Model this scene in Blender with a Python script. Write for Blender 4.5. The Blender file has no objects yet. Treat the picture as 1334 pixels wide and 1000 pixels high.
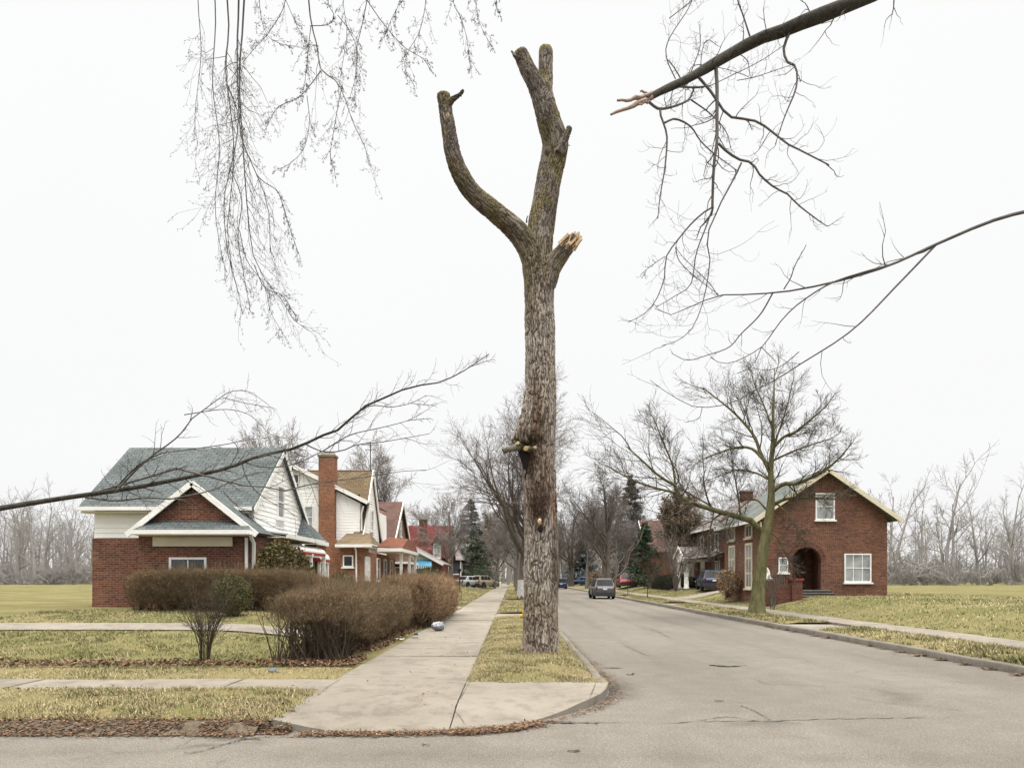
import bpy, bmesh, math, random
import numpy as np
from mathutils import Vector, Matrix

random.seed(7)
rng = np.random.default_rng(11)
scene = bpy.context.scene
COL = scene.collection
H = 1.7          # eye height
F = 900.0        # focal length in px of the 1334 px wide frame
CX, HY = 667.0, 752.0
R = math.radians

def at(px, py, Y):
    """point of the place seen at (px, py) at distance Y"""
    return np.array([(px - CX) * Y / F, Y, H - (py - HY) * Y / F])

# ------------------------------------------------------------------ camera, light
cam = bpy.data.cameras.new('camera')
cam.sensor_width = 36
cam.lens = 36 * F / 1334
cam.shift_y = (HY - 500) / 1334
cam.clip_end = 3000
cam_o = bpy.data.objects.new('camera', cam)
COL.objects.link(cam_o)
cam_o.location = (0, 0, H)
cam_o.rotation_euler = (R(90), 0, 0)
scene.camera = cam_o
scene.view_settings.view_transform = 'Standard'
scene.view_settings.look = 'None'
scene.view_settings.exposure = 0

SUN_EL, SUN_AZ = R(52), R(150)      # azimuth clockwise from +Y: behind the camera, to the right
w = bpy.data.worlds.new('World')
scene.world = w
w.use_nodes = True
nt = w.node_tree
for n in list(nt.nodes):
    nt.nodes.remove(n)
out = nt.nodes.new('ShaderNodeOutputWorld')
bg = nt.nodes.new('ShaderNodeBackground')
sky = nt.nodes.new('ShaderNodeTexSky')
sky.sky_type = 'NISHITA'
sky.sun_disc = False
sky.sun_elevation = SUN_EL
sky.sun_rotation = SUN_AZ
tc = nt.nodes.new('ShaderNodeTexCoord')
sep = nt.nodes.new('ShaderNodeSeparateXYZ')
nt.links.new(tc.outputs['Generated'], sep.inputs[0])
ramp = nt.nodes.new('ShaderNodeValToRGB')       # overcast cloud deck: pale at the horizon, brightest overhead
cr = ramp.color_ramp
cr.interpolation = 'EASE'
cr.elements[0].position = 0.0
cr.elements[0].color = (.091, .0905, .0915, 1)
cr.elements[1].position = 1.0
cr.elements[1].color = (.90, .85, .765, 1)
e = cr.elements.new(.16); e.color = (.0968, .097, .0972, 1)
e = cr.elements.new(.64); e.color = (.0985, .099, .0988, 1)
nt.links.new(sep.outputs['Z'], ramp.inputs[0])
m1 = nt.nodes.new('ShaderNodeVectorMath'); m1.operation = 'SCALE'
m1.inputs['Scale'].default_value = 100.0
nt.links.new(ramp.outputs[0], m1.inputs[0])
cn = nt.nodes.new('ShaderNodeTexNoise'); cn.inputs['Scale'].default_value = 2.2; cn.inputs['Detail'].default_value = 4
nt.links.new(tc.outputs['Generated'], cn.inputs['Vector'])
cmr = nt.nodes.new('ShaderNodeMapRange'); cmr.inputs['To Min'].default_value = .985; cmr.inputs['To Max'].default_value = 1.012
nt.links.new(cn.outputs['Fac'], cmr.inputs['Value'])
m3 = nt.nodes.new('ShaderNodeVectorMath'); m3.operation = 'SCALE'
nt.links.new(m1.outputs[0], m3.inputs[0]); nt.links.new(cmr.outputs[0], m3.inputs['Scale'])
mx = nt.nodes.new('ShaderNodeMix'); mx.data_type = 'RGBA'
mx.inputs[0].default_value = .985                # a trace of the clear sky, the rest cloud
nt.links.new(sky.outputs[0], mx.inputs[6])
nt.links.new(m3.outputs[0], mx.inputs[7])
nt.links.new(mx.outputs[2], bg.inputs[0])
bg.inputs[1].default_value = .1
nt.links.new(bg.outputs[0], out.inputs[0])
sun = bpy.data.lights.new('sun', 'SUN')
sun.energy = 1.2
sun.angle = R(50)
sun.color = (1, .97, .93)
sun_o = bpy.data.objects.new('sun', sun)
COL.objects.link(sun_o)
sd = Vector((math.sin(SUN_AZ) * math.cos(SUN_EL), math.cos(SUN_AZ) * math.cos(SUN_EL), math.sin(SUN_EL)))
sun_o.rotation_euler = (-sd).to_track_quat('-Z', 'Y').to_euler()
sun_o.location = (0, -10, 30)

# ------------------------------------------------------------------ materials
def newmat(name, rough=.9, spec=.25):
    m = bpy.data.materials.new(name)
    m.use_nodes = True
    b = m.node_tree.nodes['Principled BSDF']
    b.inputs['Roughness'].default_value = rough
    b.inputs['Specular IOR Level'].default_value = spec
    return m, m.node_tree, b

def N(t, typ, **kw):
    n = t.nodes.new(typ)
    for k, v in kw.items():
        if k in n.inputs:
            n.inputs[k].default_value = v
        else:
            setattr(n, k, v)
    return n

def rampn(t, stops, src, interp='LINEAR'):
    r = t.nodes.new('ShaderNodeValToRGB')
    r.color_ramp.interpolation = interp
    els = r.color_ramp.elements
    while len(els) < len(stops):
        els.new(.5)
    for e, (p, c) in zip(els, stops):
        e.position = p
        e.color = (*c, 1)
    t.links.new(src, r.inputs[0])
    return r.outputs[0]

def mixc(t, fac, a, b, mode='MIX'):
    m = t.nodes.new('ShaderNodeMix')
    m.data_type = 'RGBA'
    m.blend_type = mode
    for i, v in ((0, fac), (6, a), (7, b)):
        if isinstance(v, (int, float)):
            m.inputs[i].default_value = v
        elif isinstance(v, tuple):
            m.inputs[i].default_value = (*v, 1)
        else:
            t.links.new(v, m.inputs[i])
    return m.outputs[2]

def bump(t, b, src, strength=.4, dist=.01):
    bn = t.nodes.new('ShaderNodeBump')
    bn.inputs['Strength'].default_value = strength
    bn.inputs['Distance'].default_value = dist
    t.links.new(src, bn.inputs['Height'])
    t.links.new(bn.outputs[0], b.inputs['Normal'])

def coords(t, kind='Object', scale=(1, 1, 1)):
    c = t.nodes.new('ShaderNodeTexCoord')
    mp = t.nodes.new('ShaderNodeMapping')
    mp.inputs['Scale'].default_value = scale
    t.links.new(c.outputs[kind], mp.inputs[0])
    return mp.outputs[0]

def noise(t, vec, scale, detail=4, rough=.55, dist=0):
    n = N(t, 'ShaderNodeTexNoise', Scale=scale, Detail=detail, Roughness=rough, Distortion=dist)
    t.links.new(vec, n.inputs['Vector'])
    return n.outputs['Fac']

def mat_plain(name, c1, c2=None, scale=3, rough=.7, bumps=0, spec=.25, stretch=(1, 1, 1), kind='Object', metal=0, fine=0):
    m, t, b = newmat(name, rough, spec)
    v = coords(t, kind, stretch)
    c2 = c2 or tuple(x * .8 for x in c1)
    f = noise(t, v, scale, 5)
    col = rampn(t, [(.3, c2), (.7, c1)], f)
    if fine:
        f2 = noise(t, v, fine, 3)
        col = mixc(t, .6, col, rampn(t, [(.35, (.75, .75, .75)), (.65, (1.2, 1.2, 1.2))], f2), 'MULTIPLY')
    t.links.new(col, b.inputs['Base Color'])
    b.inputs['Metallic'].default_value = metal
    if bumps:
        bump(t, b, noise(t, v, fine or scale * 6, 4), bumps, .01)
    return m

def mat_attr(name, rough=.85, spec=.15, attr='Col', bumpscale=0, trans=0):
    m, t, b = newmat(name, rough, spec)
    a = N(t, 'ShaderNodeAttribute', attribute_name=attr)
    t.links.new(a.outputs['Color'], b.inputs['Base Color'])
    if bumpscale:
        bump(t, b, noise(t, coords(t), bumpscale, 4), .5, .01)
    return m

def mat_brick(name, c1, c2, mortar, rough=.9):
    m, t, b = newmat(name, rough, .2)
    v = coords(t, 'UV')
    br = N(t, 'ShaderNodeTexBrick', Scale=1.0)
    br.inputs['Color1'].default_value = (*c1, 1)
    br.inputs['Color2'].default_value = (*c2, 1)
    br.inputs['Mortar'].default_value = (*mortar, 1)
    br.inputs['Brick Width'].default_value = .21
    br.inputs['Row Height'].default_value = .075
    br.inputs['Mortar Size'].default_value = .008
    br.inputs['Bias'].default_value = -.1
    t.links.new(v, br.inputs['Vector'])
    f = noise(t, v, .9, 4)
    c = mixc(t, .75, br.outputs['Color'], rampn(t, [(.3, (.68, .66, .66)), (.7, (1.15, 1.12, 1.1))], f), 'MULTIPLY')
    f3 = noise(t, v, 9, 3)
    c = mixc(t, .7, c, rampn(t, [(.35, (.7, .68, .68)), (.65, (1.2, 1.18, 1.16))], f3), 'MULTIPLY')
    t.links.new(c, b.inputs['Base Color'])
    bump(t, b, br.outputs['Fac'], -.5, .008)
    return m

def mat_shingle(name, c1, c2, scale=1.0):
    m, t, b = newmat(name, .95, .1)
    v = coords(t, 'UV')
    br = N(t, 'ShaderNodeTexBrick', Scale=scale)
    br.inputs['Color1'].default_value = (*c1, 1)
    br.inputs['Color2'].default_value = (*c2, 1)
    br.inputs['Mortar'].default_value = (*[x * .45 for x in c2], 1)
    br.inputs['Brick Width'].default_value = .3
    br.inputs['Row Height'].default_value = .16
    br.inputs['Mortar Size'].default_value = .012
    t.links.new(v, br.inputs['Vector'])
    c = mixc(t, .8, br.outputs['Color'], rampn(t, [(.3, (.7, .7, .7)), (.7, (1.2, 1.2, 1.2))], noise(t, v, .7, 5)), 'MULTIPLY')
    c = mixc(t, .7, c, rampn(t, [(.35, (.72, .72, .72)), (.65, (1.2, 1.2, 1.2))], noise(t, v, 14, 2)), 'MULTIPLY')
    t.links.new(c, b.inputs['Base Color'])
    bump(t, b, br.outputs['Fac'], -.4, .01)
    return m

M = {}
# concrete
def mat_concrete(name, c, dirt):
    m, t, b = newmat(name, .9, .2)
    v = coords(t)
    big = noise(t, v, .55, 5, .6)
    col = rampn(t, [(.3, tuple(x * .82 for x in c)), (.7, tuple(x * 1.1 for x in c))], big)
    col = mixc(t, .8, col, rampn(t, [(.3, (.78, .78, .77)), (.7, (1.16, 1.16, 1.15))], noise(t, v, 95, 3)), 'MULTIPLY')
    col = mixc(t, .7, col, rampn(t, [(.38, (.68, .66, .63)), (.52, (1, 1, 1))], noise(t, v, 3.1, 7, .7)), 'MULTIPLY')
    st = noise(t, coords(t, 'Object', (1.2, 1.2, 1.2)), 1.6, 6, .65, .6)
    col = mixc(t, rampn(t, [(.58, (0, 0, 0)), (.75, (.55, .55, .55))], st), col, dirt)
    info = N(t, 'ShaderNodeAttribute', attribute_name='Tone')
    col = mixc(t, 1.0, col, info.outputs['Color'], 'MULTIPLY')
    t.links.new(col, b.inputs['Base Color'])
    bump(t, b, noise(t, v, 70, 4), .35, .006)
    return m
M['concrete'] = mat_concrete('concrete', (.213, .194, .167), (.12, .107, .09))
M['curb'] = mat_concrete('curb_concrete', (.17, .155, .135), (.085, .074, .06))

def mat_asphalt():
    m, t, b = newmat('asphalt', .92, .2)
    v = coords(t)
    big = noise(t, coords(t, 'Object', (1, .35, 1)), .35, 6, .6)
    col = rampn(t, [(.3, (.116, .107, .098)), (.7, (.158, .148, .135))], big)
    grain = noise(t, v, 70, 2, .8)
    col = mixc(t, .9, col, rampn(t, [(.32, (.45, .45, .45)), (.68, (1.6, 1.58, 1.54))], grain), 'MULTIPLY')
    g2 = noise(t, v, 26, 3, .8)
    col = mixc(t, .7, col, rampn(t, [(.35, (.72, .72, .72)), (.65, (1.25, 1.25, 1.24))], g2), 'MULTIPLY')
    mid = noise(t, v, 2.2, 6, .7)
    col = mixc(t, .8, col, rampn(t, [(.3, (.84, .83, .82)), (.7, (1.1, 1.1, 1.09))], mid), 'MULTIPLY')
    # faint wandering hairline cracks
    warp = N(t, 'ShaderNodeTexNoise', Scale=.8, Detail=5)
    t.links.new(v, warp.inputs['Vector'])
    vm = N(t, 'ShaderNodeVectorMath', operation='MULTIPLY_ADD')
    t.links.new(warp.outputs['Color'], vm.inputs[0])
    vm.inputs[1].default_value = (1.6, 1.6, 0)
    t.links.new(v, vm.inputs[2])
    vo = N(t, 'ShaderNodeTexVoronoi', feature='DISTANCE_TO_EDGE', Scale=.2)
    t.links.new(vm.outputs[0], vo.inputs['Vector'])
    line = rampn(t, [(0.0, (1, 1, 1)), (.006, (0, 0, 0))], vo.outputs['Distance'])
    msk = rampn(t, [(.55, (0, 0, 0)), (.62, (.6, .6, .6))], noise(t, v, .5, 3))
    fac = mixc(t, 1.0, line, msk, 'MULTIPLY')
    col = mixc(t, fac, col, (.05, .045, .04))
    t.links.new(col, b.inputs['Base Color'])
    bump(t, b, grain, .5, .006)
    return m
M['asphalt'] = mat_asphalt()
M['crack'] = mat_plain('crack_dirt', (.045, .04, .035), (.028, .025, .022), 8)
M['patch'] = mat_plain('dark_patch', (.095, .088, .08), (.07, .064, .058), 4, fine=60)
def mat_lawn(name, green, straw, soil, gbias=.5):
    m, t, b = newmat(name, 1, .05)
    v = coords(t)
    f = noise(t, v, .45, 6, .65)
    col = rampn(t, [(gbias - .13, straw), (gbias + .13, green)], f)
    f2 = noise(t, v, 5, 6, .75)
    col = mixc(t, rampn(t, [(.56, (0, 0, 0)), (.72, (.75, .75, .75))], f2), col, soil)
    f4 = noise(t, v, 16, 4, .8)
    col = mixc(t, rampn(t, [(.5, (0, 0, 0)), (.66, (.8, .8, .8))], f4), col, straw)
    col = mixc(t, .9, col, rampn(t, [(.3, (.5, .5, .48)), (.7, (1.4, 1.4, 1.3))], noise(t, coords(t, 'Object', (1, .55, 1)), 48, 3, .8)), 'MULTIPLY')
    t.links.new(col, b.inputs['Base Color'])
    bump(t, b, noise(t, v, 45, 3), .8, .03)
    return m
M['lawn'] = mat_lawn('lawn', (.108, .112, .046), (.2, .17, .095), (.1, .082, .045), .47)
M['verge'] = mat_lawn('verge_turf', (.118, .114, .05), (.21, .176, .1), (.1, .08, .045), .53)
M['ground'] = mat_lawn('far_ground', (.1, .1, .04), (.16, .14, .07), (.1, .085, .055))
M['blade'] = mat_attr('grass_blade')
M['leaf'] = mat_attr('dead_leaf')
M['foliage'] = mat_attr('foliage', .7, .2)
M['twig'] = mat_plain('twig_dark', (.11, .1, .094), (.06, .055, .052), 6, .8)
M['limb'] = mat_plain('limb_bark', (.062, .056, .044), (.022, .02, .018), 14, .9, .8, stretch=(1, 1, 1), fine=60)
M['rawwood'] = mat_plain('raw_wood', (.58, .43, .28), (.38, .26, .16), 20, .8)
M['cutwood'] = mat_plain('cut_wood', (.42, .31, .19), (.3, .2, .11), 25, .8)
M['greenbark'] = mat_plain('mossy_bark', (.165, .155, .07), (.065, .062, .034), 7, .95, 1.0, fine=26, stretch=(1, 1, .3))
M['greybark'] = mat_plain('grey_bark', (.15, .128, .104), (.065, .055, .046), 5, .95, .8, fine=30, stretch=(1, 1, .35))
M['midtwig'] = mat_plain('mid_twig', (.15, .126, .112), (.1, .084, .075), 2, .9)
M['fartwig'] = mat_plain('far_twig', (.25, .228, .218), (.185, .168, .16), 1, .9)  # distance haze put into the colour: paler than near twigs
M['fartrunk'] = mat_plain('far_trunk', (.18, .162, .145), (.12, .108, .1), 4, .9)  # trunks paled the same way to imitate haze
M['hedge'] = mat_attr('hedge_twig')
M['brick'] = mat_brick('brick_orange_red', (.185, .075, .046), (.08, .034, .025), (.19, .15, .12))
M['brickdark'] = mat_brick('brick_dark_red', (.15, .055, .038), (.075, .03, .025), (.15, .105, .085))
M['brickchim'] = mat_brick('brick_chimney', (.27, .115, .06), (.15, .058, .035), (.26, .19, .14))
M['white'] = mat_plain('white_siding', (.84, .84, .83), (.76, .76, .75), .8, .55)
M['trim'] = mat_plain('white_trim', (.78, .78, .76), (.66, .66, .64), 2, .5)
M['cream'] = mat_plain('cream_paint', (.62, .57, .45), (.52, .48, .37), 2, .6)
M['creamsiding'] = mat_plain('cream_siding', (.66, .66, .53), (.58, .58, .46), 1, .6)
M['roofblue'] = mat_shingle('shingle_blue_grey', (.118, .136, .14), (.085, .1, .104))
M['rooftan'] = mat_shingle('shingle_tan', (.2, .152, .098), (.145, .11, .072))
M['roofbrown'] = mat_shingle('shingle_brown', (.135, .085, .072), (.1, .062, .054))
M['roofrust'] = mat_shingle('shingle_rust', (.19, .082, .055), (.145, .062, .042))
M['roofred'] = mat_shingle('shingle_red', (.15, .042, .04), (.105, .03, .03))
M['roofgreen'] = mat_shingle('shingle_grey_green', (.15, .165, .158), (.115, .13, .125))
M['rooflav'] = mat_shingle('shingle_lavender_grey', (.2, .175, .175), (.155, .135, .14))
M['darkwall'] = mat_plain('slate_wall', (.045, .055, .07), (.03, .038, .05), 2)
M['stone'] = mat_plain('grey_stone', (.2, .185, .165), (.13, .12, .105), 5, .9, .4, fine=25)
def mat_glass(name, c, rough=.08, spec=.6):
    m, t, b = newmat(name, rough, spec)
    t.links.new(rampn(t, [(.35, tuple(x * .5 for x in c)), (.65, c)], noise(t, coords(t), 1.3, 2)), b.inputs['Base Color'])
    return m
M['carglass'] = mat_glass('car_glass', (.018, .02, .022), .3, .16)
M['glass'] = mat_glass('window_glass', (.05, .055, .06))
M['paleglass'] = mat_glass('pale_blind_glass', (.34, .36, .37))
M['awnwhite'] = mat_plain('awning_white', (.78, .77, .75), (.68, .67, .65), 3, .4)
M['awnred'] = mat_plain('awning_red', (.3, .035, .03), (.24, .03, .025), 3, .4)
M['awnblue'] = mat_plain('awning_blue', (.05, .2, .3), (.04, .15, .24), 3, .5)
M['black'] = mat_plain('black_rubber', (.018, .018, .018), (.012, .012, .012), 5, .8)
M['chrome'] = mat_plain('wheel_alloy', (.45, .45, .46), (.35, .35, .36), 5, .35, metal=.6)
M['tail'] = mat_plain('tail_light_red', (.16, .018, .018), (.1, .01, .01), 5, .2, spec=.6)
M['lamp'] = mat_plain('head_light_clear', (.7, .7, .7), (.55, .55, .55), 5, .15, spec=.6)
M['plate'] = mat_plain('plate_pale', (.65, .66, .68), (.6, .6, .62), 5, .5)
M['iron'] = mat_plain('wrought_iron', (.02, .02, .022), (.014, .014, .015), 5, .5)
M['yellow'] = mat_plain('hydrant_yellow', (.55, .34, .02), (.42, .22, .015), 9, .5)
M['statue'] = mat_plain('white_plaster', (.78, .77, .74), (.66, .65, .62), 6, .7)
M['redcap'] = mat_plain('red_cap', (.3, .04, .035), (.22, .03, .028), 5, .6)
M['bag'] = mat_plain('plastic_film', (.33, .345, .38), (.22, .23, .26), 6, .3, spec=.5)
M['bluebits'] = mat_plain('blue_plastic', (.03, .16, .36), (.02, .1, .26), 6, .35)
M['paint'] = {}
def carpaint(name, c):
    m, t, b = newmat('car_paint_' + name, .35, .3)
    f = noise(t, coords(t), 2.2, 4)
    t.links.new(rampn(t, [(.3, tuple(x * .85 for x in c)), (.7, c)], f), b.inputs['Base Color'])
    b.inputs['Metallic'].default_value = .25
    b.inputs['Coat Weight'].default_value = .12
    b.inputs['Coat Roughness'].default_value = .08
    r = rampn(t, [(.3, (.28, .28, .28)), (.7, (.45, .45, .45))], noise(t, coords(t), 6, 4))
    t.links.new(r, b.inputs['Roughness'])
    return m

# ------------------------------------------------------------------ object helpers
def tag(o, label=None, cat=None, group=None, kind=None):
    if label: o['label'] = label
    if cat: o['category'] = cat
    if group: o['group'] = group
    if kind: o['kind'] = kind
    return o

def thing(name, loc, label, cat, group=None):
    o = bpy.data.objects.new(name, None)
    o.empty_display_size = .2
    COL.objects.link(o)
    o.location = loc
    return tag(o, label, cat, group)

def link_mesh(name, me, mats, parent=None, loc=None):
    o = bpy.data.objects.new(name, me)
    for m in (mats if isinstance(mats, (list, tuple)) else [mats]):
        me.materials.append(m)
    COL.objects.link(o)
    if parent is not None: o.parent = parent
    if loc is not None: o.location = loc
    return o

def np_mesh(name, V, Fc, mats, parent=None, off=None, smooth=False, col=None, attr='Col'):
    """V (n,3); Fc (m,k) with one k"""
    V = np.asarray(V, dtype=np.float64)
    if off is not None: V = V - np.asarray(off)
    me = bpy.data.meshes.new(name)
    k = Fc.shape[1]
    me.vertices.add(len(V))
    me.vertices.foreach_set('co', V.astype(np.float32).ravel())
    me.loops.add(Fc.size)
    me.loops.foreach_set('vertex_index', Fc.astype(np.int32).ravel())
    me.polygons.add(len(Fc))
    me.polygons.foreach_set('loop_start', np.arange(0, Fc.size, k, dtype=np.int32))
    me.polygons.foreach_set('loop_total', np.full(len(Fc), k, dtype=np.int32))
    if smooth:
        me.polygons.foreach_set('use_smooth', np.ones(len(Fc), dtype=bool))
    me.update(calc_edges=True)
    if col is not None:
        a = me.color_attributes.new(attr, 'FLOAT_COLOR', 'POINT')
        c4 = np.ones((len(V), 4), dtype=np.float32)
        c4[:, :3] = col
        a.data.foreach_set('color', c4.ravel())
    return link_mesh(name, me, mats, parent)

class MB:
    """collects polygons; build() links them as ONE mesh with metre UVs"""
    def __init__(s):
        s.v, s.f, s.mi, s.sm = [], [], [], []
    def poly(s, pts, mi=0):
        i = len(s.v)
        s.v += [tuple(map(float, p)) for p in pts]
        s.f.append(tuple(range(i, i + len(pts)))); s.mi.append(mi); s.sm.append(False)
    def grid(s, rows, mi=0, smooth=False, closed=False):
        i = len(s.v); n = len(rows[0])
        for r in rows: s.v += [tuple(map(float, p)) for p in r]
        for a in range(len(rows) - 1):
            for b in range(n if closed else n - 1):
                c = (b + 1) % n
                s.f.append((i + a * n + b, i + a * n + c, i + (a + 1) * n + c, i + (a + 1) * n + b))
                s.mi.append(mi); s.sm.append(smooth)
    def box(s, x0, x1, y0, y1, z0, z1, mi=0):
        x0, x1 = sorted((x0, x1)); y0, y1 = sorted((y0, y1)); z0, z1 = sorted((z0, z1))
        i = len(s.v)
        s.v += [(x0, y0, z0), (x1, y0, z0), (x1, y1, z0), (x0, y1, z0), (x0, y0, z1), (x1, y0, z1), (x1, y1, z1), (x0, y1, z1)]
        for f in ((0, 3, 2, 1), (4, 5, 6, 7), (0, 1, 5, 4), (1, 2, 6, 5), (2, 3, 7, 6), (3, 0, 4, 7)):
            s.f.append(tuple(i + q for q in f)); s.mi.append(mi); s.sm.append(False)
    def slab(s, pts, t, mi=0):
        """planar polygon thickened downward along its normal"""
        p = [Vector(q) for q in pts]
        n = (p[1] - p[0]).cross(p[2] - p[0]).normalized()
        if n.z < 0:
            p.reverse(); n = -n
        q = [a - n * t for a in p]
        s.poly(p, mi); s.poly(list(reversed(q)), mi)
        k = len(p)
        for i in range(k):
            j = (i + 1) % k
            s.poly([p[i], q[i], q[j], p[j]], mi)
    def prism(s, pts, d, mi=0):
        """polygon pts extruded by vector d"""
        p = [Vector(q) for q in pts]; d = Vector(d)
        n = (p[1] - p[0]).cross(p[2] - p[0])
        if n.dot(d) > 0: p.reverse()
        q = [a + d for a in p]
        s.poly(p, mi); s.poly(list(reversed(q)), mi)
        k = len(p)
        for i in range(k):
            j = (i + 1) % k
            s.poly([p[j], p[i], q[i], q[j]], mi)
    def bar(s, a, b, w, h=None, mi=0):
        """square bar between two points"""
        a, b = Vector(a), Vector(b); h = h or w
        t = (b - a).normalized()
        up = Vector((0, 0, 1)) if abs(t.z) < .95 else Vector((0, 1, 0))
        u = t.cross(up).normalized() * (w / 2); v = u.cross(t).normalized() * (h / 2)
        r = [[p + u + v, p - u + v, p - u - v, p + u - v] for p in (a, b)]
        s.grid(r, mi, False, True)
        s.poly(list(reversed(r[0])), mi) ; s.poly(r[1], mi)
    def tube(s, pts, rad, k=10, mi=0, cap=True, smooth=True):
        pts = [Vector(p) for p in pts]
        if not isinstance(rad, (list, tuple)): rad = [rad] * len(pts)
        rows = []; u = None
        for i, p in enumerate(pts):
            t = (pts[min(i + 1, len(pts) - 1)] - pts[max(i - 1, 0)]).normalized()
            if u is None:
                u = t.cross(Vector((0, 1, 0)) if abs(t.y) < .9 else Vector((1, 0, 0))).normalized()
            u = (u - t * u.dot(t)).normalized(); v = t.cross(u)
            rows.append([p + (u * math.cos(2 * math.pi * q / k) + v * math.sin(2 * math.pi * q / k)) * rad[i] for q in range(k)])
        s.grid(rows, mi, smooth, True)
        if cap:
            s.poly(list(reversed(rows[0])), mi); s.poly(rows[-1], mi)
    def lathe(s, c, prof, k=16, mi=0, smooth=True):
        c = Vector(c)
        rows = [[c + Vector((r * math.cos(2 * math.pi * q / k), r * math.sin(2 * math.pi * q / k), z)) for q in range(k)] for r, z in prof]
        s.grid(rows, mi, smooth, True)
        s.poly(rows[-1], mi)
    def build(s, name, mats, parent=None, off=None):
        off = Vector(off) if off is not None else Vector((0, 0, 0))
        me = bpy.data.meshes.new(name)
        me.from_pydata([tuple(Vector(p) - off) for p in s.v], [], s.f)
        me.polygons.foreach_set('material_index', s.mi)
        me.polygons.foreach_set('use_smooth', s.sm)
        uv = me.uv_layers.new(name='UVMap')
        for p in me.polygons:
            n = p.normal
            ax = max(range(3), key=lambda q: abs(n[q]))
            for li in p.loop_indices:
                c = me.vertices[me.loops[li].vertex_index].co
                if abs(n.z) > .98: q = (c.x, c.y)
                elif abs(n.x) >= abs(n.y): q = (c.y, c.z / max(.25, math.sqrt(max(1e-6, 1 - n.z * n.z))))
                else: q = (c.x, c.z / max(.25, math.sqrt(max(1e-6, 1 - n.z * n.z))))
                uv.data[li].uv = q
        me.update()
        return link_mesh(name, me, mats, parent)

def dup(root, loc, rz=0, sc=1.0, label=None, cat=None, group=None):
    r = root.copy(); COL.objects.link(r)
    r.location = loc; r.rotation_euler = (0, 0, rz)
    r.scale = (sc, sc, sc) if not isinstance(sc, tuple) else sc
    for k in ('label', 'group'):
        if k in r: del r[k]
    tag(r, label, cat, group)
    for ch in root.children:
        c = ch.copy(); COL.objects.link(c); c.parent = r
        for g in ch.children:
            d = g.copy(); COL.objects.link(d); d.parent = c
    return r

# ------------------------------------------------------------------ numpy noise + branches
def hash3(i, j, k, s=0):
    h = (i.astype(np.int64) * 374761393 + j.astype(np.int64) * 668265263 + k.astype(np.int64) * 2147483647 + s * 974711) & 0xffffffff
    h = ((h ^ (h >> 13)) * 1274126177) & 0xffffffff
    h = h ^ (h >> 16)
    return (h & 0xffffff) / float(0xffffff)

def vnoise(P, s=0):
    P = np.asarray(P, float); I = np.floor(P).astype(np.int64); f = P - I; f = f * f * (3 - 2 * f)
    r = 0
    for a in (0, 1):
        for b in (0, 1):
            for c in (0, 1):
                wgt = (f[:, 0] if a else 1 - f[:, 0]) * (f[:, 1] if b else 1 - f[:, 1]) * (f[:, 2] if c else 1 - f[:, 2])
                r = r + wgt * hash3(I[:, 0] + a, I[:, 1] + b, I[:, 2] + c, s)
    return r

def fbm(P, o=4, s=0):
    P = np.asarray(P, float); r = 0; a = .5; t = 0
    for i in range(o):
        r = r + a * vnoise(P * 2 ** i + 17.3 * i, s + i); t += a; a *= .55
    return r / t

def worley2(u, v, s=0):
    """edge distance (F2-F1) and cell id of a jittered grid"""
    iu = np.floor(u).astype(np.int64); iv = np.floor(v).astype(np.int64)
    d1 = np.full(u.shape, 9.); d2 = np.full(u.shape, 9.); idc = np.zeros(u.shape)
    z = np.zeros_like(iu)
    for a in (-1, 0, 1):
        for b in (-1, 0, 1):
            cu, cv = iu + a, iv + b
            x = cu + .5 + .8 * (hash3(cu, cv, z, s) - .5); y = cv + .5 + .8 * (hash3(cu, cv, z, s + 5) - .5)
            d = np.sqrt((u - x) ** 2 + (v - y) ** 2)
            nr = d < d1
            d2 = np.where(nr, d1, np.minimum(d2, d)); idc = np.where(nr, hash3(cu, cv, z, s + 9), idc); d1 = np.where(nr, d, d1)
    return d2 - d1, idc

def unit(a):
    return a / np.maximum(np.linalg.norm(a, axis=-1, keepdims=True), 1e-9)

def resample(pts, n):
    pts = np.asarray(pts, float)
    # smooth by Catmull-Rom then even spacing
    if len(pts) > 2:
        e = np.vstack([2 * pts[0] - pts[1], pts, 2 * pts[-1] - pts[-2]]); o = []
        for i in range(len(pts) - 1):
            p0, p1, p2, p3 = e[i:i + 4]
            for t in np.linspace(0, 1, 6, endpoint=False):
                o.append(.5 * (2 * p1 + (p2 - p0) * t + (2 * p0 - 5 * p1 + 4 * p2 - p3) * t * t + (3 * p1 - p0 - 3 * p2 + p3) * t ** 3))
        o.append(pts[-1]); pts = np.array(o)
    d = np.r_[0, np.cumsum(np.linalg.norm(np.diff(pts, axis=0), axis=1))]
    s = np.linspace(0, d[-1], n)
    return np.stack([np.interp(s, d, pts[:, k]) for k in range(3)], 1)

def polys(lst, n=10):
    """[(points, r0, r1)] -> P (B,n,3), Rr (B,n)"""
    P = np.stack([resample(p, n) for p, a, b in lst])
    Rr = np.stack([np.linspace(a, b, n) for p, a, b in lst])
    return P, Rr

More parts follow.
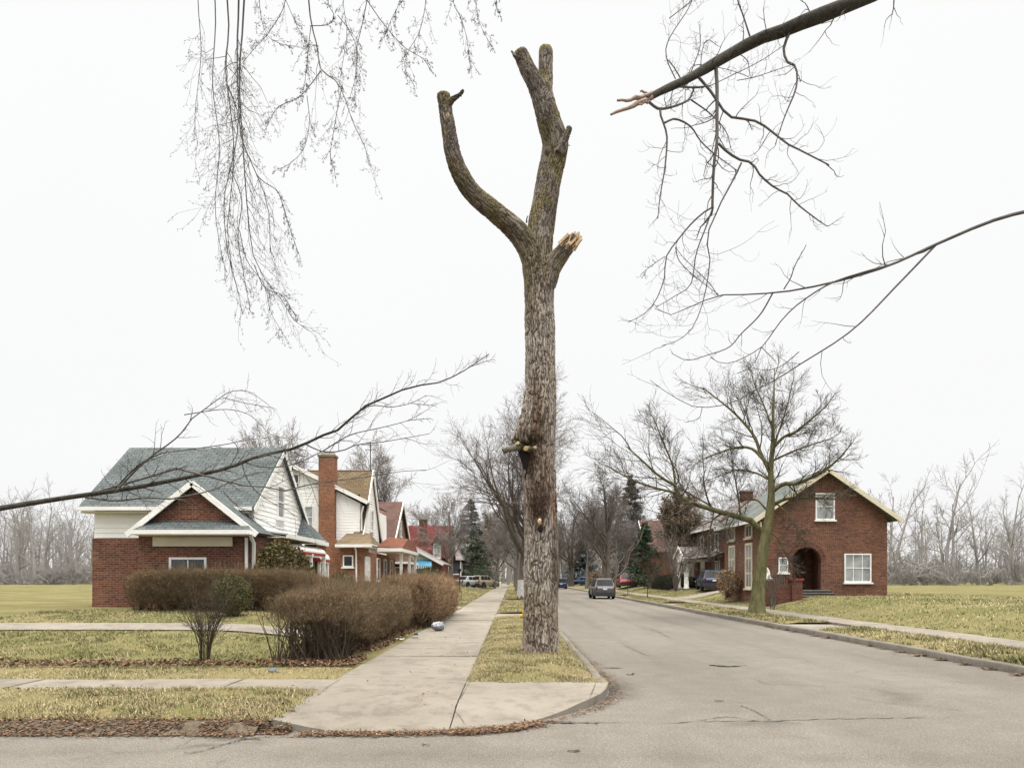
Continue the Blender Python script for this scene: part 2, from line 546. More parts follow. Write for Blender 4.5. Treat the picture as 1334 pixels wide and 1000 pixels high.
def grow(P, Rr, nchild, rg, tr=(.25, 1), ang=(25, 55), lenr=(.45, .75), rr=.6, npts=5, up=.15, wob=.12, minr=.002, taper=.22, lfix=None, grav=None):
    B, n, _ = P.shape
    L = np.linalg.norm(np.diff(P, axis=1), axis=2).sum(1)
    idx = np.repeat(np.arange(B), nchild)
    C = len(idx)
    j_ = np.tile(np.arange(nchild), B)
    t = tr[0] + (tr[1] - tr[0]) * ((j_ + rg.random(C)) / nchild)
    lead = (j_ == nchild - 1) & (nchild > 2)
    t = np.where(lead, np.minimum(.97, tr[1]), t)
    s = np.clip(t, 0, .999) * (n - 1); i0 = s.astype(int); fr = (s - i0)[:, None]
    p0 = P[idx, i0] * (1 - fr) + P[idx, i0 + 1] * fr
    T = unit(P[idx, i0 + 1] - P[idx, i0])
    r0 = Rr[idx, i0] * (1 - fr[:, 0]) + Rr[idx, i0 + 1] * fr[:, 0]
    rv = rg.normal(size=(C, 3)); perp = unit(rv - T * (rv * T).sum(1, keepdims=True))
    a = (np.radians(ang[0] + (ang[1] - ang[0]) * rg.random(C)) * np.where(lead, .35, 1))[:, None]
    d = unit(np.cos(a) * T + np.sin(a) * perp)
    ln = (L[idx] if lfix is None else lfix) * (lenr[0] + (lenr[1] - lenr[0]) * rg.random(C)) * (1 - .35 * t)
    step = (ln / (npts - 1))[:, None]
    Q = np.empty((C, npts, 3)); Q[:, 0] = p0
    for k in range(1, npts):
        Q[:, k] = Q[:, k - 1] + d * step
        d = d + wob * rg.normal(size=(C, 3)); d[:, 2] += up if grav is None else grav
        d = unit(d)
    rb = np.maximum(r0 * np.where(lead, .95, rr), minr)
    RQ = rb[:, None] * np.linspace(1, taper, npts)[None]
    return Q, np.maximum(RQ, minr * .6)

def tubes(batches, sides=4):
    """list of (P,R) batches -> V, quads"""
    Vs, Fs, o = [], [], 0
    for bt in batches:
        P, Rr = bt[0], bt[1]
        k = bt[2] if len(bt) > 2 else sides
        B, n, _ = P.shape
        T = np.empty_like(P); T[:, 1:-1] = P[:, 2:] - P[:, :-2]; T[:, 0] = P[:, 1] - P[:, 0]; T[:, -1] = P[:, -1] - P[:, -2]
        T = unit(T)
        ch = P[:, -1] - P[:, 0]
        ref = np.where(np.abs(unit(ch)[:, 1:2]) < .8, np.array([[0, 1., 0]]), np.array([[1., 0, 0]]))[:, None, :]
        U = unit(np.cross(T, np.broadcast_to(ref, T.shape))); W = np.cross(T, U)
        th = 2 * np.pi * np.arange(k) / k
        V = P[:, :, None] + Rr[:, :, None, None] * (np.cos(th)[None, None, :, None] * U[:, :, None] + np.sin(th)[None, None, :, None] * W[:, :, None])
        V = V.reshape(-1, 3)
        b = np.arange(B)[:, None, None] * n * k; i = np.arange(n - 1)[None, :, None] * k; j = np.arange(k)[None, None, :]; j2 = (j + 1) % k
        q = np.stack([b + i + j, b + i + j2, b + i + k + j2, b + i + k + j], -1).reshape(-1, 4) + o
        Vs.append(V); Fs.append(q); o += len(V)
    return np.vstack(Vs), np.vstack(Fs)

def branch_mesh(name, batches, mat, parent=None, off=None, sides=4, col=None):
    V, Q = tubes(batches, sides)
    return np_mesh(name, V, Q, mat, parent, off, smooth=True, col=None if col is None else col(V))

def leaf_quads(C, size, rg, flat=0., asp=.55):
    """randomly turned little leaves at C -> V, quads"""
    n = len(C)
    a = unit(rg.normal(size=(n, 3)) * np.array([1, 1, 1 - flat])); r = rg.normal(size=(n, 3)); r[:, 2] *= (1 - flat)
    b = unit(np.cross(a, unit(np.cross(a, r) + 1e-6)))
    if flat:
        b = unit(b * np.array([1, 1, 1 - flat]))
    s = (size * (.6 + .8 * rg.random(n)))[:, None]
    a, b = a * s, b * s * asp
    V = np.stack([C - a, C + b * .9, C + a, C - b * .9], 1).reshape(-1, 3)
    return V, np.arange(4 * n).reshape(-1, 4)
# ================================================================== GROUND
def sstep(a, b, x):
    t = np.clip((np.asarray(x, float) - a) / (b - a), 0, 1)
    return t * t * (3 - 2 * t)

def zleft(x, y):       # yard on the left, rising gently from the pavement to the houses
    return .1 + .6 * sstep(12.2, 21, y) * sstep(-3.0, -7.5, x)
def zright(x, y):
    return .22 + .55 * sstep(11.9, 15.5, x)

def sheet(name, x0, x1, y0, y1, nx, ny, fz, mat, kind='structure', lump=0, ypow=1.0):
    X = np.linspace(x0, x1, nx); Y = y0 + (y1 - y0) * np.linspace(0, 1, ny) ** ypow
    gx, gy = np.meshgrid(X, Y)
    z = fz(gx, gy)
    V = np.stack([gx.ravel(), gy.ravel(), np.broadcast_to(z, gx.shape).ravel()], 1)
    if lump:
        V[:, 2] += lump * (fbm(V * np.array([1.3, 1.3, 0]), 4, 3) - .5)
    i = np.arange(ny - 1)[:, None] * nx + np.arange(nx - 1)[None]
    Q = np.stack([i, i + 1, i + nx + 1, i + nx], -1).reshape(-1, 4)
    return tag(np_mesh(name, V, Q, mat, smooth=True), kind=kind)

sheet('ground', -900, 900, -60, 1500, 40, 40, lambda x, y: -.12 + 0 * x, M['ground'])
RX0, RX1 = 1.46, 8.9          # kerb faces of the street
mb = MB()
mb.poly([(-90, -25, 0), (90, -25, 0), (90, 11.5, 0), (-90, 11.5, 0)])
mb.poly([(1.2, 11.5, 0), (9.2, 11.5, 0), (9.2, 420, 0), (1.2, 420, 0)])
tag(mb.build('road', M['asphalt']), kind='structure')
sheet('lawn', -70, -2.62, 12.3, 260, 120, 170, zleft, M['lawn'], lump=.06, ypow=1.7)
sheet('lawn', 11.9, 90, 10, 260, 90, 120, zright, M['lawn'], lump=.06, ypow=1.5)
# strip between cross pavement and yard, verges
sheet('verge', -70, -2.72, 10.8, 12.3, 90, 8, lambda x, y: .1 + 0 * x, M['verge'], lump=.05)
def zvl(x, y):
    d = np.clip(np.minimum(np.minimum(y - 7.78, 9.8 - y), (-2.5 - .1 * (y - 7.7)) - x), 0, .6)
    return .1 + .09 * (1 - np.exp(-d * 5))
sheet('verge', -70, -2.66, 7.78, 9.83, 140, 16, zvl, M['verge'], lump=.05)
def zv(x, y):
    d = np.clip(np.minimum(np.minimum(x + .66, 1.30 - x), y - 10.5), 0, .7)
    return .1 + .11 * (1 - np.exp(-d * 4))
VERGE_CUTS = [(27.5, 30.2), (46.5, 49), (66, 69)]     # concrete walks across the left verge
y0 = 10.52
for a, b in VERGE_CUTS + [(260, 260)]:
    sheet('verge', -.67, 1.31, y0, a, 22, max(12, int((a - y0) * 3)), zv, M['verge'], lump=.05)
    y0 = b
RC = [(20.5, 23), (39, 42), (57, 60)]
y0 = 9.6
for a, b in RC + [(260, 260)]:
    sheet('verge', 9.04, 10.6, y0, a, 12, max(12, int((a - y0) * 2)), lambda x, y: .14 + .08 * sstep(9.0, 9.6, x), M['verge'], lump=.05)
    y0 = b

# ---- concrete: pavement slabs with real joints
def slabs(name, rects, z=.12, jig=.004, seed=1):
    rg = np.random.default_rng(seed); mb = MB(); tones = []
    for (x0, x1, y0, y1, zz) in rects:
        zz = z if zz is None else zz
        t = rg.normal(0, jig, 3)
        pts = [(x0, y0), (x1, y0), (x1, y1), (x0, y1)]
        top = [(x, y, zz + t[0] + t[1] * (x - x0) / max(.1, x1 - x0) + t[2] * (y - y0) / max(.1, y1 - y0)) for x, y in pts]
        b = .018
        inn = [(x + (b if x == x0 else -b), y + (b if y == y0 else -b), q) for (x, y, q) in top]
        low = [(x, y, q - .012) for (x, y, q) in top]
        bot = [(x, y, -.06) for x, y in pts]
        n0 = len(mb.v)
        mb.poly(inn)
        for i in range(4):
            j = (i + 1) % 4
            mb.poly([low[i], low[j], inn[j], inn[i]]); mb.poly([bot[i], bot[j], low[j], low[i]])
        tones += [np.clip(rg.normal(1, .07), .82, 1.15)] * (len(mb.v) - n0)
    o = mb.build(name, M['concrete'])
    a = o.data.color_attributes.new('Tone', 'FLOAT_COLOR', 'POINT')
    a.data.foreach_set('color', np.repeat(np.stack([np.array(tones)] * 4, 1), 1, 0).astype(np.float32).ravel())
    return tag(o, kind='structure')
SJ = [10.95, 12.62, 13.95, 15.5, 16.8, 18.25]
while SJ[-1] < 250: SJ.append(SJ[-1] + 1.5)
g = .019
slabs('sidewalk', [(-2.74 + .12 * min(1, (a - 10.95) / 20), -.69, a + g, b - g, None) for a, b in zip(SJ[:-1], SJ[1:])], seed=3)
slabs('sidewalk', [(a + g, a + 1.55 - g, 9.84, 10.8, None) for a in np.arange(-60, -2.8, 1.55)], seed=4)
slabs('sidewalk', [(10.62, 11.88, a + g, a + 1.5 - g, .235) for a in np.arange(9.7, 250, 1.5)], seed=5)
slabs('driveway', [(-.675, 1.29, a + .02, (a + b) / 2 - g, .13) for a, b in VERGE_CUTS] + [(-.675, 1.29, (a + b) / 2 + g, b - .02, .13) for a, b in VERGE_CUTS], seed=6)
slabs('driveway', [(9.04, 10.6, a + .02, (a + b) / 2 - g, .15) for a, b in RC] + [(9.04, 10.6, (a + b) / 2 + g, b - .02, .15) for a, b in RC], seed=7)
# house walk on the left yard and driveways on yards
def strip(name, pts, wid, fz, mat, dz=.03, n=30):
    P = resample(np.array([(x, y, 0) for x, y in pts]), n)
    T = unit(np.gradient(P, axis=0)); S = np.stack([-T[:, 1], T[:, 0], 0 * T[:, 0]], 1)
    rows = []
    for q in np.linspace(-.5, .5, 5):
        A = P + S * wid * q; A[:, 2] = fz(A[:, 0], A[:, 1]) + dz; rows.append(A)
    mb = MB(); mb.grid(rows, 0, True)
    o = mb.build(name, mat)
    a = o.data.color_attributes.new('Tone', 'FLOAT_COLOR', 'POINT')
    a.data.foreach_set('color', np.ones(len(o.data.vertices) * 4, dtype=np.float32))
    return tag(o, kind='structure')
strip('path', [(-30, 17.3), (-4.9, 17.2)], 1.0, zleft, M['concrete'])
strip('driveway', [(-2.7, 91.5), (-9, 91.6), (-24, 92)], 5.2, zleft, M['concrete'])
strip('driveway', [(-2.7, 36.2), (-14, 36.4)], 2.6, zleft, M['concrete'])
strip('driveway', [(11.9, 49.2), (15, 49.3), (26, 49.5)], 3.0, zright, M['concrete'])
strip('driveway', [(11.9, 80), (26, 80)], 3.2, zright, M['concrete'])

# corner pad with its rounded, dropped kerb
front = [(-2.72, 7.80), (-2.55, 7.68), (-2.3, 7.62), (-1.9, 7.58), (-1.4, 7.57), (-.9, 7.62), (-.4, 7.72), (0, 7.92), (.35, 8.22), (.7, 8.62), (1.0, 9.05), (1.22, 9.5), (1.37, 9.98), (1.46, 10.5)]
fx = np.array([p[0] for p in front]); fy = np.array([p[1] for p in front])
def pad(name, xa, xb, yb, seed):
    nx, ny = 40, 26
    xs = np.linspace(xa, xb, nx); rows = []
    for j in np.linspace(0, 1, ny):
        r = []
        for x in xs:
            yf = np.interp(x, fx, fy); y = yf + (yb - yf) * j ** 1.4
            lip = .035 + .085 * (sstep(-1.9, -2.7, x) + sstep(.25, 1.1, x))
            z = .12 + (lip - .12) * (1 - sstep(0, 1.25, y - yf))
            z += .006 * (float(fbm(np.array([[x * 1.5, y * 1.5, seed]]), 3)[0]) - .5) - .012 * np.exp(-((y - yf) / .03) ** 2)
            r.append((x, y, z))
        rows.append(r)
    mb = MB(); mb.grid(rows, 0, True)
    mb.grid([[(x, y - .012, -.05) for x, y, z in rows[0]], rows[0]], 0, False)
    mb.grid([rows[-1], [(x, y, -.05) for x, y, z in rows[-1]]], 0, False)
    for q, s in ((0, 1), (-1, -1)):
        e1 = [r[q] for r in rows]; e2 = [(x, y, -.05) for x, y, z in e1]
        mb.grid([e2, e1] if s < 0 else [e1, e2], 0, False)
    o = mb.build(name, M['concrete'])
    a = o.data.color_attributes.new('Tone', 'FLOAT_COLOR', 'POINT')
    a.data.foreach_set('color', np.full(len(o.data.vertices) * 4, .95 if seed % 2 else .99, dtype=np.float32))
    tag(o, kind='structure')
pad('sidewalk', -2.72, -.70, 10.94, 1)
pad('sidewalk', -.684, 1.455, 10.5, 2)
# kerbs
def kerb(name, pts, zt=.125, wid=.15, left=True, seed=0, n=200):
    P = resample(np.array([(x, y, 0) for x, y in pts]), n)
    T = unit(np.gradient(P, axis=0)); S = np.stack([-T[:, 1], T[:, 0], 0 * T[:, 0]], 1) * (1 if left else -1)
    wz = (fbm(P * 1.2 + seed, 4, 4) - .5) * .03; wx = (fbm(P * 2.1 + seed, 4, 5) - .5) * .03
    prof = [(0, -.06), (0, zt - .03), (.02, zt - .006), (.05, zt), (wid, zt), (wid, -.06)]
    rows = []
    for s, z in prof:
        A = P + S * (s + wx)[:, None]; A[:, 2] = z + (wz if z > 0 else 0); rows.append(A)
    mb = MB(); mb.grid(rows if not left else rows[::-1], 0, True)
    mb.poly([r[0] for r in rows]); mb.poly([r[-1] for r in rows])
    o = mb.build(name, M['curb'])
    a = o.data.color_attributes.new('Tone', 'FLOAT_COLOR', 'POINT')
    a.data.foreach_set('color', np.ones(len(o.data.vertices) * 4, dtype=np.float32))
    return tag(o, kind='structure')
kerb('curb', [(1.46, 10.53), (1.47, 15), (1.46, 30), (1.46, 80), (1.46, 260)], left=True, n=400)
kerb('curb', [(8.9, 260), (8.9, 80), (8.9, 30), (8.9, 15), (8.95, 11.5), (9.4, 9.9), (10.6, 9.3), (20, 9.2), (80, 9.2)], zt=.15, left=True, seed=9, n=500)
kerb('curb', [(-2.74, 7.72), (-6, 7.68), (-20, 7.68), (-80, 7.68)], left=False, zt=.085, seed=4, n=300)
sheet('verge', 10.6, 90, 9.38, 9.99, 30, 3, lambda x, y: .15 + 0 * x, M['verge'])

# cracks and worn patches: thin ragged strips just above the surface
def crack(pts, w0, z=.004, mat='crack', seed=0, jag=.05, n=60):
    rg = np.random.default_rng(seed + 50)
    P = resample(np.array([(x, y, 0.) for x, y in pts]), n)
    P[:, :2] += (rg.random((n, 2)) - .5) * jag
    T = unit(np.gradient(P, axis=0)); S = np.stack([-T[:, 1], T[:, 0], 0 * T[:, 0]], 1)
    wd = w0 * (.85 if mat == 'crack' else 1) * (.1 + 1.3 * rg.random(n) ** 1.5) * np.sin(np.linspace(.12, 3.0, n)) ** .4
    A, B = P + S * wd[:, None] / 2, P - S * wd[:, None] / 2
    A[:, 2] = B[:, 2] = z
    mb = MB(); mb.grid([A, B])
    return tag(mb.build('road_crack', M[mat]), kind='structure')
def g0(px, py, z=0.): Y = F * (H - z) / (py - HY); return ((px - CX) * Y / F, Y)
for k, (pts, wd, mt, jag) in enumerate([
    ([(600, 943), (660, 941), (720, 941), (790, 941), (860, 942), (905, 940), (960, 939), (1010, 939), (1100, 936), (1240, 934)], .03, 'crack', .05),
    ([(905, 940), (930, 935), (952, 934), (985, 938.5), (1010, 939)], .016, 'crack', .09),
    ([(965, 919), (985, 927), (1003, 938)], .018, 'crack', .06),
    ([(986, 885), (1000, 891), (1041, 892), (1090, 896)], .022, 'crack', .05),
    ([(925, 866), (945, 868), (965, 867)], .16, 'patch', .05),
    ([(930, 863), (950, 868), (975, 866)], .03, 'crack', .05),
    ([(812, 840), (830, 848), (847, 855)], .03, 'crack', .06),
    ([(845, 818), (860, 824), (875, 832)], .03, 'crack', .06),
    ([(291, 970), (310, 965), (325, 962), (338, 963)], .025, 'crack', .04),
    ([(240, 982), (265, 978), (291, 970)], .02, 'crack', .04),
    ([(785, 870), (800, 870), (812, 870)], .05, 'patch', .05),
    ([(650, 942), (690, 940), (740, 941), (780, 942)], .12, 'patch', .04),
    ([(815, 878), (822, 879), (826, 877)], .04, 'crack', .04),
    ([(740, 978), (748, 979), (756, 978)], .035, 'crack', .03),
    ([(430, 953), (438, 954), (446, 953)], .03, 'crack', .03),
    ([(930, 913), (937, 913.5), (942, 913)], .04, 'crack', .03),
    ([(1100, 906), (1150, 915), (1220, 921), (1300, 935)], .02, 'crack', .06),
    ([(550, 970), (553, 971), (560, 970.5)], .02, 'crack', .02)]):
    crack([g0(*p) for p in pts], wd, .0062 + .0006 * k, mt, k, jag)
# worn dark edge of the asphalt round the corner
def mat_stain():
    m, t, b_ = newmat('asphalt_stain', .95, .1)
    v = coords(t); at_ = N(t, 'ShaderNodeAttribute', attribute_name='Col')
    t.links.new(rampn(t, [(.3, (.05, .045, .04)), (.7, (.1, .09, .08))], noise(t, v, 40, 3, .7)), b_.inputs['Base Color'])
    f = mixc(t, 1.0, at_.outputs['Color'], rampn(t, [(.3, (.25, .25, .25)), (.62, (1, 1, 1))], noise(t, v, 5, 6, .7)), 'MULTIPLY')
    tr = N(t, 'ShaderNodeBsdfTransparent'); mx_ = N(t, 'ShaderNodeMixShader'); o_ = t.nodes['Material Output']
    t.links.new(f, mx_.inputs[0]); t.links.new(tr.outputs[0], mx_.inputs[1]); t.links.new(b_.outputs[0], mx_.inputs[2]); t.links.new(mx_.outputs[0], o_.inputs[0])
    return m
M['stain'] = mat_stain()
def worn(pts, wd, z, seed, k=.75):
    n = 120; m_ = 8
    P = resample(np.array([(x, y, 0.) for x, y in pts]), n); T = unit(np.gradient(P, axis=0)); S = np.stack([-T[:, 1], T[:, 0], 0 * T[:, 0]], 1)
    W = wd * (.35 + 1.2 * fbm(P * 1.9 + seed, 4, seed)) * np.sin(np.linspace(.1, 3.04, n)) ** .5
    V_, c_ = [], []
    for j in range(m_):
        A = P - S * (W * j / (m_ - 1))[:, None]; A[:, 2] = z; V_.append(A); c_.append(k * (1 - j / (m_ - 1)) ** 1.3 * np.sin(np.linspace(.05, 3.09, n)) ** .6)
    i = np.arange(m_ - 1)[:, None] * n + np.arange(n - 1)[None]
    Q = np.stack([i, i + n, i + n + 1, i + 1], -1).reshape(-1, 4)
    tag(np_mesh('worn_edge', np.vstack(V_), Q, M['stain'], col=np.repeat(np.hstack(c_)[:, None], 3, 1)), kind='structure')
worn([(1.5, 12.5), (1.5, 11.2), (1.45, 10.3), (1.2, 9.4), (.9, 8.8)], -.6, .0028, 7)
worn([(1.45, 26), (1.45, 18), (1.46, 13), (1.47, 10.6), (1.3, 9.7), (.9, 8.85)], -.3, .0022, 1)
worn([(8.92, 60), (8.92, 40), (8.92, 25), (8.93, 12)], .45, .0024, 2)
worn([(.6, 8.5), (0, 7.9), (-.6, 7.66), (-1.6, 7.55), (-2.6, 7.6), (-6, 7.6), (-14, 7.6)], .2, .0026, 3)
for k, (pts, wd, kk) in enumerate((([(2.9, 11), (2.95, 30), (2.9, 90)], .5, .16), ([(4.5, 10), (4.5, 30), (4.5, 90)], .5, .12), ([(6.0, 10), (6.05, 30), (6.0, 90)], .5, .14), ([(7.6, 10), (7.5, 30), (7.6, 90)], .5, .12), ([(-12, 6.6), (-3, 6.7), (6, 6.4), (14, 6.5)], .5, .12), ([(5.2, 9.4), (5.6, 9.9), (5.5, 10.6)], .35, .3), ([(2.4, 7.9), (3.0, 8.1), (3.4, 8.0)], .3, .25))):
    worn(pts, wd, .0032 + .0002 * k, 20 + k, kk); worn(pts, -wd, .0033 + .0002 * k, 30 + k, kk)
# joints on the pad
for k, pts in enumerate(([(612, 887), (604, 902), (597, 914), (590, 921)], [(413, 906), (428, 894), (447, 882.5)], [(768, 909), (773, 898), (776, 889)], [(590, 921), (598, 926), (606, 934)])):
    o = crack([g0(px, py, .118) for px, py in pts], .013, .1, 'crack', 30 + k, .012)
    for v in o.data.vertices:
        x, y = v.co.x, v.co.y; yf = np.interp(x, fx, fy)
        lip = .035 + .085 * (sstep(-1.9, -2.7, x) + sstep(.25, 1.1, x))
        v.co.z = .12 + (lip - .12) * (1 - sstep(0, 1.25, y - yf)) + .006

# ---- loose litter: dead leaves
def leafcol(n, rg):
    base = np.array([[.14, .075, .045], [.19, .11, .065], [.09, .052, .034], [.26, .18, .115], [.06, .04, .03], [.17, .12, .08]])
    return base[rg.integers(0, len(base), n)] * (.65 + .6 * rg.random((n, 1)))
def leaves(name, C, size, seed, label, flat=.86):
    rg = np.random.default_rng(seed)
    V, Q = leaf_quads(C, size, rg, flat, .6)
    tag(np_mesh(name, V, Q, M['leaf'], col=np.repeat(leafcol(len(C), rg), 4, 0)), label, 'dead leaves', kind='stuff')
def along(pts, n, spread, rg, off=0., power=1.):
    P = resample(np.array([(x, y, 0.) for x, y in pts]), 80); T = unit(np.gradient(P, axis=0)); S = np.stack([-T[:, 1], T[:, 0], 0 * T[:, 0]], 1)
    i = rg.integers(0, 80, n); s = off + spread * np.sign(rg.random(n) - .5) * rg.random(n) ** power
    p = P[i] + S[i] * s[:, None] + rg.normal(0, .05, (n, 3)) * np.array([1, 1, 0])
    keep = fbm(p * np.array([1.6, 1.6, 0]), 3, 8) > .42 + .12 * (rg.random(n) - .5)
    return p[keep]
rg = np.random.default_rng(5)
c = along([(-14, 7.6), (-5, 7.6), (-3.4, 7.6), (-2.7, 7.56)], 13000, .26, rg, 0, 1.2)
c[:, 2] += .1 * sstep(7.62, 7.74, c[:, 1]) + .03 * np.exp(-((c[:, 1] - 7.6) / .08) ** 2)
c2 = along([(-3.2, 7.5), (-2.3, 7.5), (-1.6, 7.5), (-.9, 7.54), (-.3, 7.66), (.05, 7.8)], 4200, .07, rg, -.04, 1.3)
c3 = along([(0, 7.85), (.5, 8.3), (1.05, 9.0), (1.4, 9.8), (1.53, 10.8), (1.55, 14)], 1300, .07, rg, -.06, 1.5)
c4 = along([(-.6, 7.55), (-.1, 7.72), (.3, 8.0)], 2600, .1, rg, -.02, 1.3)
C = np.vstack([c, c2, c3, c4]); C[:, 2] += .012 + .035 * rg.random(len(C)) ** 2
leaves('leaf_litter', C, .0165, 6, 'brown dead leaves drifted along the foot of the corner curb')
n = 7500
y = 12.3 + 13 * rg.random(n) ** 1.3; x = -4.7 + 1.85 * rg.random(n) ** .8
C1 = np.stack([x, y, zleft(x, y)], 1)
n = 3000; x = -12 + 9.2 * rg.random(n); y = 12.25 + .75 * rg.random(n) ** 1.5
C2 = np.stack([x, y, zleft(x, y)], 1); C = np.vstack([C1, C2]); C = C[fbm(C * np.array([1.5, 1.5, 0]), 3, 2) > .42]; C[:, 2] += .03 + .05 * rg.random(len(C))
leaves('leaf_litter', C, .036, 7, 'brown dead leaves gathered under the twiggy front hedge', .5)
C = along([(8.85, 70), (8.83, 40), (8.82, 25), (8.82, 12)], 3600, .13, rg, 0, 1.3); C[:, 2] = .012 + .03 * rg.random(len(C))
dk = leaves('leaf_litter', C, .04, 8, 'brown leaf debris lining the gutter on the far side of the street')
n = 420; x = -.62 + 1.9 * rg.random(n); y = 10.6 + 9 * rg.random(n); C = np.stack([x, y, zv(x, y) + .05], 1)
n = 500; x = -9 + 6.3 * rg.random(n); y = 7.8 + 1.9 * rg.random(n); C = np.vstack([C, np.stack([x, y, zvl(x, y) + .05], 1)])
n = 160; x = -2.6 + 1.9 * rg.random(n) ** .5; y = 8.4 + 10 * rg.random(n); C = np.vstack([C, np.stack([x, y, .135 + 0 * x], 1)])
leaves('leaf_litter', C, .024, 9, 'scattered dead leaf scraps on the corner grass and paving')

def bank(x, y):
    n_ = fbm(np.stack([np.ravel(x) * 2.3, np.ravel(y) * 2.3, 0 * np.ravel(x)], 1), 4, 13).reshape(np.shape(x))
    return .012 + (.085 + .05 * (n_ - .5)) * sstep(7.42 + .12 * (n_ - .5) * 2, 7.66, y) - .09 * sstep(7.78, 7.9, y)
sheet('leaf_mould', -60, -2.78, 7.4, 7.9, 240, 14, bank, mat_plain('leaf_mould', (.125, .098, .07), (.055, .044, .034), 14, 1, .8, fine=60))
n = 900; x = -2.42 - .5 * rg.random(n); y = 7.46 + .2 * rg.random(n); Cn = np.stack([x, y, .012 + .11 * sstep(7.5, 7.64, y) * rg.random(n)], 1)
leaves('leaf_litter', Cn, .0175, 17, 'small drift of brown leaves at the left nose of the corner curb', .7)
n = 9000; x = -2.75 - 11 * rg.random(n) ** 1.3; y = 7.42 + .42 * rg.random(n); C = np.stack([x, y, bank(x, y) + .004 + .016 * rg.random(n)], 1); C = C[fbm(C * np.array([2.2, 2.2, 0]), 3, 18) > .4]
leaves('leaf_litter', C, .0175, 16, 'brown leaves banked over the buried curb left of the corner paving', .8)
# ---- grass blades
def blades(name, n, fx_, fz, hgt, wid, seed, label, straw=.55, dens=None):
    rg = np.random.default_rng(seed)
    x, y = fx_(n, rg)
    p0 = np.stack([x, y, 0 * x], 1)
    f = fbm(p0 * np.array([.9, .9, 0]), 4, 21)
    keep = rg.random(len(x)) < np.clip((fbm(p0 * np.array([3.4, 3.4, 0]), 3, 5) - .36) * 4.5, .07, 1)
    p0, f, x, y = p0[keep], f[keep], x[keep], y[keep]; n = len(x)
    p0[:, 2] = fz(x, y) - .008
    a = rg.random(n) * 6.283; h = hgt * (.45 + .9 * rg.random(n)) * (.6 + .8 * f); lean = (.3 + 1.1 * rg.random(n)) * h
    d = np.stack([np.cos(a), np.sin(a), 0 * a], 1); s = np.stack([-np.sin(a), np.cos(a), 0 * a], 1) * (wid * (.5 + rg.random(n)))[:, None]
    tip = p0 + d * lean[:, None]; tip[:, 2] += h
    V = np.stack([p0 - s, p0 + s, tip], 1).reshape(-1, 3)
    st = (rg.random(n) + (f - .5) * 1.7) < straw
    green = np.array([.13, .132, .056]) * (.55 + .9 * rg.random((n, 1))); stc = np.array([.385, .325, .2]) * (.55 + .75 * rg.random((n, 1)))
    c = np.where(st[:, None], stc, green)
    tag(np_mesh(name, V, np.arange(3 * n).reshape(-1, 3), M['blade'], col=np.repeat(c, 3, 0)), label, 'grass', kind='stuff')
def box_xy(x0, x1, y0, y1, p=1.):
    return lambda n, rg: (x0 + (x1 - x0) * rg.random(n), y0 + (y1 - y0) * rg.random(n) ** p)
blades('grass', 120000, lambda n, rg: (-.72 + 2.17 * rg.random(n), 10.40 + 17 * rg.random(n) ** 1.6), lambda x, y: zv(np.clip(x, -.66, 1.3), y), .042, .0042, 1, 'short straw and green grass around the cut tree on the corner verge', .62)
blades('grass', 95000, lambda n, rg: (-2.55 - 11 * rg.random(n) ** 1.25 - .1 * rg.random(n), 7.76 + 2.08 * rg.random(n)), zvl, .045, .0042, 2, 'straw coloured grass on the small verge left of the corner paving', .6)
blades('grass', 26000, box_xy(-13, -2.72, 10.8, 12.3), lambda x, y: .1 + 0 * x, .05, .004, 3, 'thin mossy grass strip between the cross pavement and the hedge', .55)
def yard(n, rg):
    x = -5.0 - 9 * rg.random(n); y = 12.6 + 9 * rg.random(n)
    k = np.abs(y - 17.25) > .5
    return x[k], y[k]
blades('grass', 110000, yard, zleft, .055, .006, 4, 'green front lawn behind the twiggy hedges on the left', .36)
def farleft(n, rg):
    x = -2.72 - 5.5 * rg.random(n) ** 1.4; y = 30.5 + 60 * rg.random(n) ** 1.5
    k = (np.abs(y - 36.2) > 1.35) & (np.abs(y - 91.6) > 2.7)
    return x[k], y[k]
blades('grass', 60000, farleft, zleft, .07, .012, 5, 'front lawns along the left pavement beyond the hedges', .5)
def vr(n, rg):
    x = 9.06 + 1.52 * rg.random(n); y = 11 + 70 * rg.random(n) ** 1.4
    k = np.ones(n, bool)
    for a, b in RC: k &= ~((y > a) & (y < b))
    return x[k], y[k]
blades('grass', 70000, vr, lambda x, y: .14 + .08 * sstep(9.0, 9.6, x), .08, .009, 6, 'greenish grass on the verge under the mossy street tree', .42)
def lr(n, rg):
    x = 11.95 + 12 * rg.random(n) ** 1.3; y = 16 + 60 * rg.random(n) ** 1.2
    k = (np.abs(y - 49.3) > 1.6)
    return x[k], y[k]
blades('grass', 90000, lr, zright, .07, .011, 7, 'front lawns of the brick houses on the right', .42)
def vfar(n, rg):
    x = -.66 + 1.95 * rg.random(n); y = 30.3 + 60 * rg.random(n) ** 1.5
    k = np.ones(n, bool)
    for a, b in VERGE_CUTS: k &= ~((y > a - .1) & (y < b + .1))
    return x[k], y[k]
blades('grass', 30000, vfar, lambda x, y: zv(x, y), .06, .01, 8, 'grass verge around the white-based tree further along the pavement', .42)
